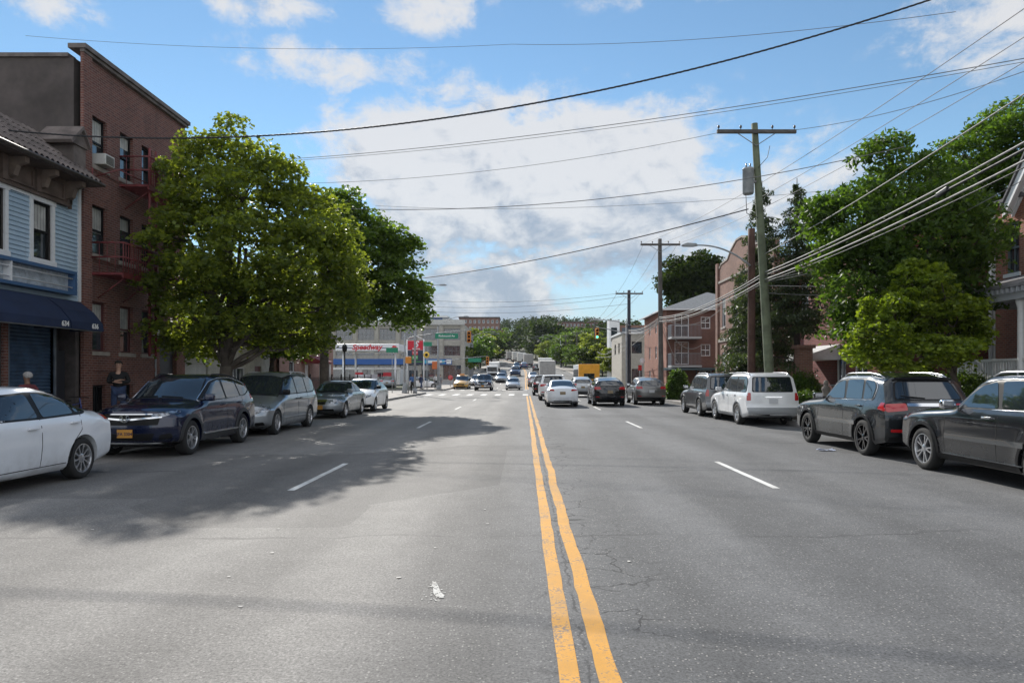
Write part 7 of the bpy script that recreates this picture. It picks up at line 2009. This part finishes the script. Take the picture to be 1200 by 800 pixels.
# clipped bushes, hedge and yard planting on the right
def bush(label, X, Y, rx, ry, rz, m, seed, n=260, z0=.14, size=.07, group='bushes in the front yards on the right', cr=.16):
    rng = np.random.default_rng(seed); t = thing('bush', label, 'bush', (X, Y, z0), 0, group)
    d = rng.normal(size=(n, 3)); d /= np.linalg.norm(d, axis=1)[:, None]; d[:, 2] = np.abs(d[:, 2])*1.0
    r = rng.uniform(.72, 1.0, n)[:, None]; cl = d*r*np.array([rx, ry, rz*1.0]); cl[:, 2] += 0
    C = np.repeat(cl, 34, 0)+rng.normal(size=(n*34, 3))*cr*.6; C[:, 2] = np.abs(C[:, 2])
    objm('foliage', leaves_mesh('foliage', C, size, rng, True, .6), m, t)
    bm = B()
    for k in range(6):
        a = k*1.05; tube(bm, [(0, 0, -.02), (math.cos(a)*rx*.3, math.sin(a)*ry*.3, rz*.4), (math.cos(a)*rx*.6, math.sin(a)*ry*.6, rz*.75)], .03, 5, .008)
    obj('stem', bm, BARKD, t); return t
bush('round clipped green bush low by the white suv tail', px2(945, 27.5), 27.5, .72, .7, .95, LEAF4, 41)
bush('taller rounded bush just behind the clipped one', px2(940, 30.5), 30.5, 1.0, .9, 1.75, LEAF4, 42, 330)
bush('bush beneath the dark spruces', px2(918, 32), 32, 1.0, .9, 1.6, LEAF2, 43, 300)
bush('shaggy planting under the small yellow green tree', 14.4, 22.3, 1.4, 1.2, 1.7, LEAF2, 44, 420)
bush('low shrub against the porch rail at the right edge', 14.2, 18.2, .9, 1.3, 1.5, LEAF4, 45, 320)
bush('shrub in front of the porch corner', 14.0, 20.8, .9, 1.0, 1.3, LEAF2, 46, 280)
bush('leafy plant standing on the porch behind the rail', 16.0, 21.3, .55, .55, .9, LEAF3, 47, 150, 1.36)
bush('pale green shrub below the balconies by the grey pole', px2(794, 46), 46, .75, .75, 2.0, LEAF4, 48, 300, size=.12)
bush('dark hedge clump at the foot of the parapet building', px2(866, 40), 40, .9, 2.0, 1.6, LEAF2, 49, 300)
# yard wall, chain link fence, stone wall, debris boulder
bm = B()
rr = random.Random(3)
for row in range(3):
    y = 14.2
    while y < 25.6:
        l = rr.uniform(.35, .7); bevelbox(bm, -.2-rr.uniform(0, .04), y-20, .13+row*.27, .2+rr.uniform(0, .03), min(y+l-.02, 25.6)-20, .13+row*.27+.25, .035, 1); y += l
o = obj('stone_wall', bm, mat('rubble_stone', (.16, .145, .13), .95, var=.4, vscale=2, dirt=.3)); o.location = (13.5, 20, 0); tag(o, 'low rubble stone wall edging the front yard on the right', 'wall')
def chain(label, X, y0, y1, h=1.2):
    bm = B(); y = y0; 
    n = int((y1-y0)/.09)
    for k in range(n+1):
        ya = y0+k*.09
        for s in (-1, 1):
            yb = ya+s*h*.8; 
            a, b = (ya, .14), (yb, .14+h)
            if yb < y0: q = (ya-y0)/(ya-yb) if ya != yb else 1; b = (y0, .14+h*q)
            if yb > y1: q = (y1-ya)/(yb-ya); b = (y1, .14+h*q)
            if abs(b[0]-a[0]) > .02: tube(bm, [(0, a[0]-y0, a[1]), (0, b[0]-y0, b[1])], .004, 3, cap=False)
    o = obj('chain_link_fence', bm, STEEL); o.location = (X, y0, 0); tag(o, label, 'fence')
    bm = B(); tube(bm, [(0, 0, .14+h), (0, y1-y0, .14+h)], .022, 6)
    for k in range(int((y1-y0)/2.4)+1): tube(bm, [(0, k*2.4, .1), (0, k*2.4, .18+h)], .03, 8)
    obj('frame', bm, STEEL, o)
chain('chain link fence with grey posts in front of the spruces', 13.35, 26.0, 34.5)
bm = B(); bmesh.ops.create_icosphere(bm, subdivisions=3, radius=.5)
for v in bm.verts: v.co *= 1+.18*math.sin(v.co.x*7+v.co.z*5)+.1*math.sin(v.co.y*11); v.co.z *= .6
o = obj('boulder', bm, MATS['rubble_stone'], smooth=True, sharp=45); o.location = (px2(934, 25.5), 25.5, .38); tag(o, 'rough grey boulder on the pavement edge by the clipped bush', 'boulder')
t = thing('garden_statue', 'small weathered stone figure on a pedestal among the bushes', 'statue', (px2(968, 24.2), 24.2, .14))
bm = B(); lathe(bm, [(.24, 0), (.24, .1), (.17, .2), (.15, .7), (.22, .8), (.22, .88)], 10, 'Z'); obj('pedestal', bm, MATS['rubble_stone'], t)
bm = B(); lathe(bm, [(.14, .88), (.17, 1.0), (.12, 1.2), (.19, 1.4), (.17, 1.5), (.07, 1.56), (.10, 1.64), (.11, 1.72), (.06, 1.80), (0, 1.82)], 12, 'Z'); obj('figure', bm, MATS['rubble_stone'], t, smooth=True); t.scale = (.8, .8, .8)

# ---------------- trees beyond the junction
G_M = 'trees lining the road beyond the junction'
def proto(name, seed, w, h, m, n=260, per=26):
    rng = np.random.default_rng(seed); bl = []
    for k in range(7):
        a = k*2.4+seed; r = w*.42*rng.random()+.1*w
        bl.append((math.cos(a)*r, math.sin(a)*r, h*(.42+.45*(k/7)), w*.38*rng.uniform(.8, 1.2), w*.38, h*.2*rng.uniform(.8, 1.3)))
    bl.append((0, 0, h*.55, w*.5, w*.5, h*.28))
    return tree('x', 'tree', (0, 0, 0), bl, .22, m, n, per, .75, .38, seed, BARKD, parts=False, group=G_M, sink=1.5)
protos = [proto('tree', 61, 6.5, 8.5, LEAF5), proto('tree', 62, 7.5, 9.5, LEAF2), proto('tree', 63, 6, 7.5, LEAF4), proto('tree', 64, 6.2, 8.0, LEAF1)]
ordn = ['first', 'second', 'third', 'fourth', 'fifth', 'sixth', 'seventh', 'eighth', 'ninth', 'tenth', 'eleventh', 'twelfth', 'thirteenth', 'fourteenth', 'fifteenth', 'sixteenth', 'seventeenth', 'eighteenth', 'nineteenth', 'twentieth']
rnd = random.Random(9)
spots = []
for k, (px, Y, top) in enumerate(((574, 128, 402), (562, 120, 405), (588, 140, 393), (553, 134, 400), (600, 165, 398), (582, 168, 388), (566, 158, 392), (607, 205, 402), (594, 195, 393), (602, 235, 394), (585, 222, 385), (570, 205, 384), (612, 262, 396), (600, 275, 388))):
    spots.append(('L', k, px, Y, top))
for k, (px, Y, top) in enumerate(((664, 128, 404), (680, 118, 400), (695, 132, 396), (706, 116, 402), (655, 150, 404), (672, 158, 396), (688, 165, 390), (645, 178, 402), (660, 190, 392), (700, 175, 388), (637, 212, 400), (652, 222, 388), (675, 215, 386), (632, 245, 396), (645, 262, 386), (665, 258, 380), (628, 285, 392), (715, 140, 398), (722, 108, 410))):
    spots.append(('R', k, px, Y, top))
used = [False]*4
for (side, k, px, Y, top) in spots:
    i = (k*3+(side == 'R')*1) % 4
    if side == 'R' and k in (2, 3, 17): i = 3
    x = px2(px, Y); c_ = cx(Y); x = min(x, c_-hw(Y, -1)-2.6) if side == 'L' else max(x, c_+hw(Y, 1)+3); zt = zz(top, Y); zb = prof(Y)+hill(x-cx(Y), Y)+.0 if Y > 330 else gz(x, Y)
    hh = [8.5, 9.5, 7.5, 8.0][i]*1.02; sc_ = max(.5, (zt-zb)/hh)
    if not used[i]: t = protos[i]; used[i] = True
    else: t = copytree(protos[i])
    t.location = (x, Y, zb); t.rotation_euler = (0, 0, rnd.uniform(0, 6.28)); t.scale = (sc_*rnd.uniform(.9, 1.25), sc_*rnd.uniform(.9, 1.2), sc_)
    t['label'] = '%s tree up the %s side of the hill road beyond the junction' % (ordn[k], 'left' if side == 'L' else 'right'); t['category'] = 'tree'; t['group'] = G_M
# wooded hill: nobody could count these crowns
def woods():
    rng = np.random.default_rng(5); Cs = []
    n = 0
    while n < 1500:
        Y = rng.uniform(235, 700); X = rng.uniform(-.62, .62)*Y
        c = cx(Y)
        if Y < 345 and -hw(Y, -1)-3.5 < X-c < hw(Y, 1)+3.5: continue
        if 290 < Y < 333 and -75 < X < 0 and False: continue
        zb = gz(X, Y) if Y > 330 else prof(Y)+hill(X, Y)
        h = rng.uniform(8.5, 14.5)*(1+.15*math.sin(X*.05)); w = rng.uniform(3.4, 5.6)
        k = int(64*(260/Y)**.7); d = rng.normal(size=(k, 3)); d /= np.linalg.norm(d, axis=1)[:, None]; d[:, 2] = np.abs(d[:, 2])*.8+rng.uniform(-.6, .2, k)*.5
        r = rng.uniform(.7, 1.05, k)[:, None]; cen = np.array([X, Y, zb+h*.62]); P = cen+d*r*np.array([w, w, h*.42])
        Cs.append(P); n += 1
    C = np.concatenate(Cs)
    C = np.repeat(C, 4, 0)+rng.normal(size=(len(C)*4, 3))*.8
    o = objm('wooded_hill', leaves_mesh('wood', C, 1.2, rng, True, .7), LEAF5); tag(o, 'dense green wood covering the far hill behind the road', 'woodland', kind='stuff')
woods()
# ------------------------------------------------------------------ people
SKIN = mat('skin', (.42, .25, .18), .55); SKIN2 = mat('tan_skin', (.22, .12, .08), .55)
def skinmesh(J, E, root, sub=2):
    """J: name -> (x,y,z,r)"""
    names = list(J); me = bpy.data.meshes.new('s'); me.from_pydata([J[n][:3] for n in names], [(names.index(a), names.index(b)) for a, b in E], [])
    o = bpy.data.objects.new('s', me); COL.objects.link(o)
    md = o.modifiers.new('k', 'SKIN'); md.use_smooth_shade = True; md.branch_smoothing = .6
    if not me.skin_vertices:
        pass
    for i, n in enumerate(names):
        sv = me.skin_vertices[0].data[i]; r = J[n][3]
        sv.radius = (r, r) if not isinstance(r, tuple) else r; sv.use_root = (n == root)
    ms = o.modifiers.new('u', 'SUBSURF'); ms.levels = sub; ms.render_levels = sub
    dg = bpy.context.evaluated_depsgraph_get(); dg.update(); out = bpy.data.meshes.new_from_object(o.evaluated_get(dg)); bpy.data.objects.remove(o); return out
def person(label, loc, yaw, h=1.75, pose='stand', shirt=None, trous=None, hairm=None, skin=None, bald=False, longhair=False):
    s = h/1.75; t = thing('person', label, 'person', loc, yaw)
    skin = skin or SKIN
    # facing -Y in local space
    if pose == 'folded':
        LA = [(.19, .0, 1.42), (.26, .02, 1.16), (.02, -.22, 1.14), (-.06, -.22, 1.16)]; RA = [(-.19, .0, 1.42), (-.26, .02, 1.15), (-.02, -.25, 1.20), (.07, -.25, 1.22)]
    elif pose == 'walk':
        LA = [(.19, .0, 1.42), (.24, -.10, 1.14), (.22, -.26, .92), (.22, -.31, .84)]; RA = [(-.19, .0, 1.42), (-.24, .12, 1.14), (-.23, .12, .88), (-.23, .11, .79)]
    else:
        LA = [(.19, .0, 1.42), (.25, .03, 1.14), (.26, -.04, .89), (.26, -.06, .80)]; RA = [(-.19, .0, 1.42), (-.25, .03, 1.14), (-.26, -.04, .89), (-.26, -.06, .80)]
    if pose == 'walk': LL = [(.10, 0, .92), (.11, .04, .50), (.11, .26, .12), (.11, .14, .04)]; RL = [(-.10, 0, .92), (-.10, -.16, .50), (-.10, -.20, .09), (-.10, -.33, .03)]
    else: LL = [(.10, 0, .92), (.12, -.02, .50), (.13, .02, .09), (.15, -.13, .035)]; RL = [(-.10, 0, .92), (-.12, -.02, .50), (-.13, .02, .09), (-.15, -.13, .035)]
    J = {'pel': (0, 0, .96, .135), 'waist': (0, 0, 1.10, .12), 'chest': (0, 0, 1.30, .155), 'nb': (0, .01, 1.46, .07), 'neck': (0, .0, 1.53, .055), 'jaw': (0, -.02, 1.60, .075), 'head': (0, -.005, 1.68, .093), 'crown': (0, .01, 1.73, .07)}
    E = [('pel', 'waist'), ('waist', 'chest'), ('chest', 'nb'), ('nb', 'neck'), ('neck', 'jaw'), ('jaw', 'head'), ('head', 'crown')]
    for sd, A, L in (('l', LA, LL), ('r', RA, RL)):
        J[sd+'s'] = (*A[0], .062); J[sd+'e'] = (*A[1], .045); J[sd+'w'] = (*A[2], .029); J[sd+'h'] = (*A[3], .032)
        E += [('chest', sd+'s'), (sd+'s', sd+'e'), (sd+'e', sd+'w'), (sd+'w', sd+'h')]
        J[sd+'hip'] = (*L[0], .09); J[sd+'k'] = (*L[1], .06); J[sd+'a'] = (*L[2], .042); J[sd+'t'] = (*L[3], .032)
        E += [('pel', sd+'hip'), (sd+'hip', sd+'k'), (sd+'k', sd+'a'), (sd+'a', sd+'t')]
        d = (Vector(A[3])-Vector(A[2])); d.normalize(); side = d.cross(Vector((0, 0, 1)) if abs(d.z) < .8 else Vector((0, -1, 0))).normalized(); cu = d.cross(side)
        for k in range(4):
            b = Vector(A[3])+side*(.030-.020*k)+d*.02; m1 = b+d*(.035+.004*(1-abs(k-1.5)))+cu*.006; e_ = m1+d*.03+cu*.02
            J['%sf%d' % (sd, k)] = (*m1, .0095); J['%sg%d' % (sd, k)] = (*e_, .0075); E += [(sd+'h', '%sf%d' % (sd, k)), ('%sf%d' % (sd, k), '%sg%d' % (sd, k))]
        th = Vector(A[3])+side*.045-d*.0; J[sd+'th'] = (*th, .011); J[sd+'ti'] = (*(th+d*.03+side*.008), .009); E += [(sd+'h', sd+'th'), (sd+'th', sd+'ti')]
    me = skinmesh(J, E, 'pel'); body = objm('body', me, skin, t); body.scale = (s, s, s)
    # face, ears, hair
    def add(name, bm, m, sm=True): o = obj(name, bm, m, body, smooth=sm, sharp=60); return o
    bm = B()
    for sx in (-1, 1): 
        b2 = bmesh.ops.create_icosphere(bm, subdivisions=2, radius=.013, matrix=Matrix.Translation((sx*.034, -.088, 1.675)))
    add('eyes', bm, mat('eye_dark', (.03, .025, .02), .3))
    nb = B(); prism(nb, [(-.118, 1.63), (-.085, 1.68), (-.085, 1.625)], 'X', -.013, .013)
    for sx in (-1, 1): bm = B(); bmesh.ops.create_icosphere(bm, subdivisions=2, radius=.024, matrix=Matrix.Translation((sx*.094, .005, 1.66)) @ Matrix.Diagonal((.45, .8, 1.3, 1))); add('ear', bm, skin)
    add('nose', nb, skin)
    bm = B(); tube(bm, [(-.024, -.091, 1.603), (0, -.097, 1.601), (.024, -.091, 1.603)], .006, 6); add('mouth', bm, mat('lip', (.25, .10, .08), .5))
    if hairm:
        bm = B(); bmesh.ops.create_icosphere(bm, subdivisions=4, radius=.108, matrix=Matrix.Translation((0, .014, 1.695)) @ Matrix.Diagonal((.98, 1.05, 1.0, 1)))
        kill = [v for v in bm.verts if (v.co.z < 1.70 and v.co.y < -.035) or v.co.z < (1.55 if longhair else 1.63)]
        bmesh.ops.delete(bm, geom=kill, context='VERTS')
        rr = random.Random(2)
        for v in bm.verts: v.co += Vector((rr.gauss(0, .0028), rr.gauss(0, .0028), rr.gauss(0, .0028)))
        bmesh.ops.solidify(bm, geom=list(bm.faces), thickness=.008); add('hair', bm, hairm)
    def grown(keys, g, sub=2, ext=None):
        JJ = {k: (*J[k][:3], (J[k][3])+g) for k in keys}
        if ext: JJ.update(ext)
        EE = [(a, b) for a, b in E if a in JJ and b in JJ]
        return JJ, EE
    lm = lambda a, b, q: tuple(lerp(J[a][i], J[b][i], q) for i in range(3))
    JJ, EE = grown(['pel', 'waist', 'chest', 'nb', 'ls', 'rs'], .045)
    JJ['nb'] = (0, .01, 1.475, .088); JJ['chest'] = (*J['chest'][:3], .19)
    for sd in 'lr':
        if pose == 'folded' or pose == 'walk' or True:
            JJ[sd+'s'] = (*J[sd+'s'][:3], .092); JJ[sd+'e'] = (*J[sd+'e'][:3], .072); EE += [(sd+'s', sd+'e')]
            JJ[sd+'c'] = (*lm(sd+'e', sd+'w', .8 if pose == 'folded' else .45), .055); EE.append((sd+'e', sd+'c'))
    o = objm('shirt', skinmesh(JJ, EE, 'pel'), shirt, t); o.scale = (s, s, s)
    JJ, EE = grown(['pel', 'lhip', 'rhip', 'lk', 'rk'], .022)
    for sd in 'lr': JJ[sd+'b'] = (*lm(sd+'k', sd+'a', .92), .062); EE.append((sd+'k', sd+'b'))
    o = objm('trousers', skinmesh(JJ, EE, 'pel'), trous, t); o.scale = (s, s, s)
    for sd, L in (('l', LL), ('r', RL)):
        bm = B(); a, b = Vector(L[2]), Vector(L[3]); d = Vector((0, b.y-a.y, 0)).normalized(); c = a+d*.06
        bevelbox(bm, c.x-.05, c.y-.15, max(0.0, min(a.z-.09, b.z-.035)), c.x+.05, c.y+.13, max(.1, a.z+.01), .03, 3); o = obj('shoe', bm, BLK, t, smooth=True, sharp=60); o.scale = (s, s, s)
    return t
BLKC = mat('black_cloth', (.012, .012, .014), .9); JEAN = mat('blue_jeans', (.03, .05, .11), .9, var=.3, vscale=12)
BURG = mat('dark_red_cloth', (.13, .03, .035), .9); GREYH = mat('grey_hair', (.32, .31, .30), .9, var=.2, vscale=20); DKH = mat('dark_hair', (.02, .015, .012), .8)
person('man in black pullover and jeans standing with folded arms by the brick wall', (-12.75, YF(139)*12.75/13.6, .32), R(28), 1.86, 'folded', BLKC, JEAN, DKH, SKIN)
bm = bevelbox(B(), -.5, -.9, 0, .5, .9, .18, .015); o = obj('stoop_step', bm, STONE); o.location = (-12.85, YF(139)*12.75/13.6, .144); tag(o, 'low stone step at the brick wall under the standing man', 'step')
person('older grey haired person in dark red top behind the white sedan roof', (px2(32, 17.0), 17.0, .145), R(-100), 1.66, 'walk', BURG, JEAN, GREYH, SKIN2)
BLUEC = mat('blue_cloth', (.05, .12, .30), .9); GRC = mat('grey_cloth', (.25, .26, .28), .9); WHC = mat('white_cloth', (.6, .6, .6), .9)
person('pedestrian in blue shirt nearest the signal post at the corner', (-11.0+.7, 64.4-1.2, .15), R(10), 1.78, 'stand', BLUEC, BLKC, DKH, SKIN2)
person('pedestrian in dark clothes walking between the two price sign poles', (px2(493.5, 82), 82, .14), R(60), 1.75, 'walk', mat('navy_cloth', (.03, .04, .09), .9), JEAN, DKH, SKIN2)
person('pedestrian in pale shirt and dark trousers waiting right of the price sign', (px2(511, 82.5), 82.5, .14), R(20), 1.8, 'stand', WHC, BLKC, DKH, SKIN)
person('pedestrian in grey top beside the one in the pale shirt', (px2(515.5, 82.9), 83.1, .14), R(-20), 1.7, 'stand', GRC, GRC, DKH, SKIN)
# parked cars on the station forecourt and street clutter
q = copytree(SE[0]); q['label'] = 'white car parked on the petrol forecourt behind the pedestrians'; q['group'] = 'cars on the petrol forecourt'; recolour(q, PWH2); q.location = (-13.4, 90.5, prof(90)); q.rotation_euler = (0, 0, R(12))
q = copytree(XO[0]); q['label'] = 'silver suv parked under the canopy behind the fence end'; q['group'] = 'cars on the petrol forecourt'; recolour(q, PSIL); q.location = (-17.9, 89.5, prof(89)); q.rotation_euler = (0, 0, R(100))
t = thing('bicycle', 'dark bicycle leaning by the shop door below the awning', 'bicycle', (px2(84, 18.6), 18.6, .144), R(90))
for x in (-.52, .52):
    bm = B(); tube(bm, [(x+.33*math.cos(a), 0, .34+.33*math.sin(a)) for a in [i*2*math.pi/28 for i in range(29)]], .016, 6, cap=False)
    w = obj('wheel', bm, RUB, t); bm = B()
    for k in range(12): a = k*math.pi/6; tube(bm, [(x, 0, .34), (x+.32*math.cos(a), 0, .34+.32*math.sin(a))], .002, 3)
    obj('spokes', bm, STEEL, w)
bm = B()
for a, b in (((-.52, 0, .34), (-.05, 0, .30)), ((-.52, 0, .34), (-.18, 0, .78)), ((-.05, 0, .30), (-.20, 0, .88)), ((-.05, 0, .30), (.36, 0, .74)), ((-.18, 0, .78), (.34, 0, .84)), ((.52, 0, .34), (.33, 0, .98))): tube(bm, [a, b], .016, 6)
obj('frame', bm, mat('bike_blue', (.03, .05, .2), .3), t)
bm = B(); tube(bm, [(.30, -.28, 1.0), (.33, -.1, 1.02), (.33, .1, 1.02), (.30, .28, 1.0)], .013, 6); obj('handlebar', bm, BLK, t)
bm = bevelbox(B(), -.33, -.07, .90, -.10, .07, .95, .02); obj('saddle', bm, BLK, t)
for i, (X, Y, lab) in enumerate(((-12.9, 27.6, 'dark wheelie bin against the brick wall by the dark doorway'),)):
    t = thing('wheelie_bin', lab, 'bin', (X, Y-1.2, .144)); bm = B(); prism(bm, [(-.22, .08), (.22, .08), (.28, .95), (-.28, .95)], 'Y', -.25, .25); obj('tub', bm, mat('bin_dark', (.02, .03, .03), .6), t)
    bm = bevelbox(B(), -.3, -.3, .95, .3, .28, 1.02, .02); obj('lid', bm, BLK, t)
    for s in (-1, 1): bm = lathe(B(), [(0, -.03), (.09, -.03), (.09, .03), (0, .03)], 14, 'X', (s*.2, .22, .09)); obj('wheel', bm, RUB, t)
# ------------------------------------------------------------------ air
def air():
    bm = box(B(), -890, -75, -1.6, 890, 1390, 72)
    m = bpy.data.materials.new('haze'); m.use_nodes = True; t = NT(m.node_tree); t.n.clear()
    out = t.node('ShaderNodeOutputMaterial'); v = t.node('ShaderNodeVolumePrincipled')
    v.inputs['Color'].default_value = (.80, .88, 1, 1); v.inputs['Density'].default_value = .00008; v.inputs['Anisotropy'].default_value = .2
    t.l.new(v.outputs[0], out.inputs['Volume'])
    o = obj('haze', bm, m); o['kind'] = 'stuff'
air()
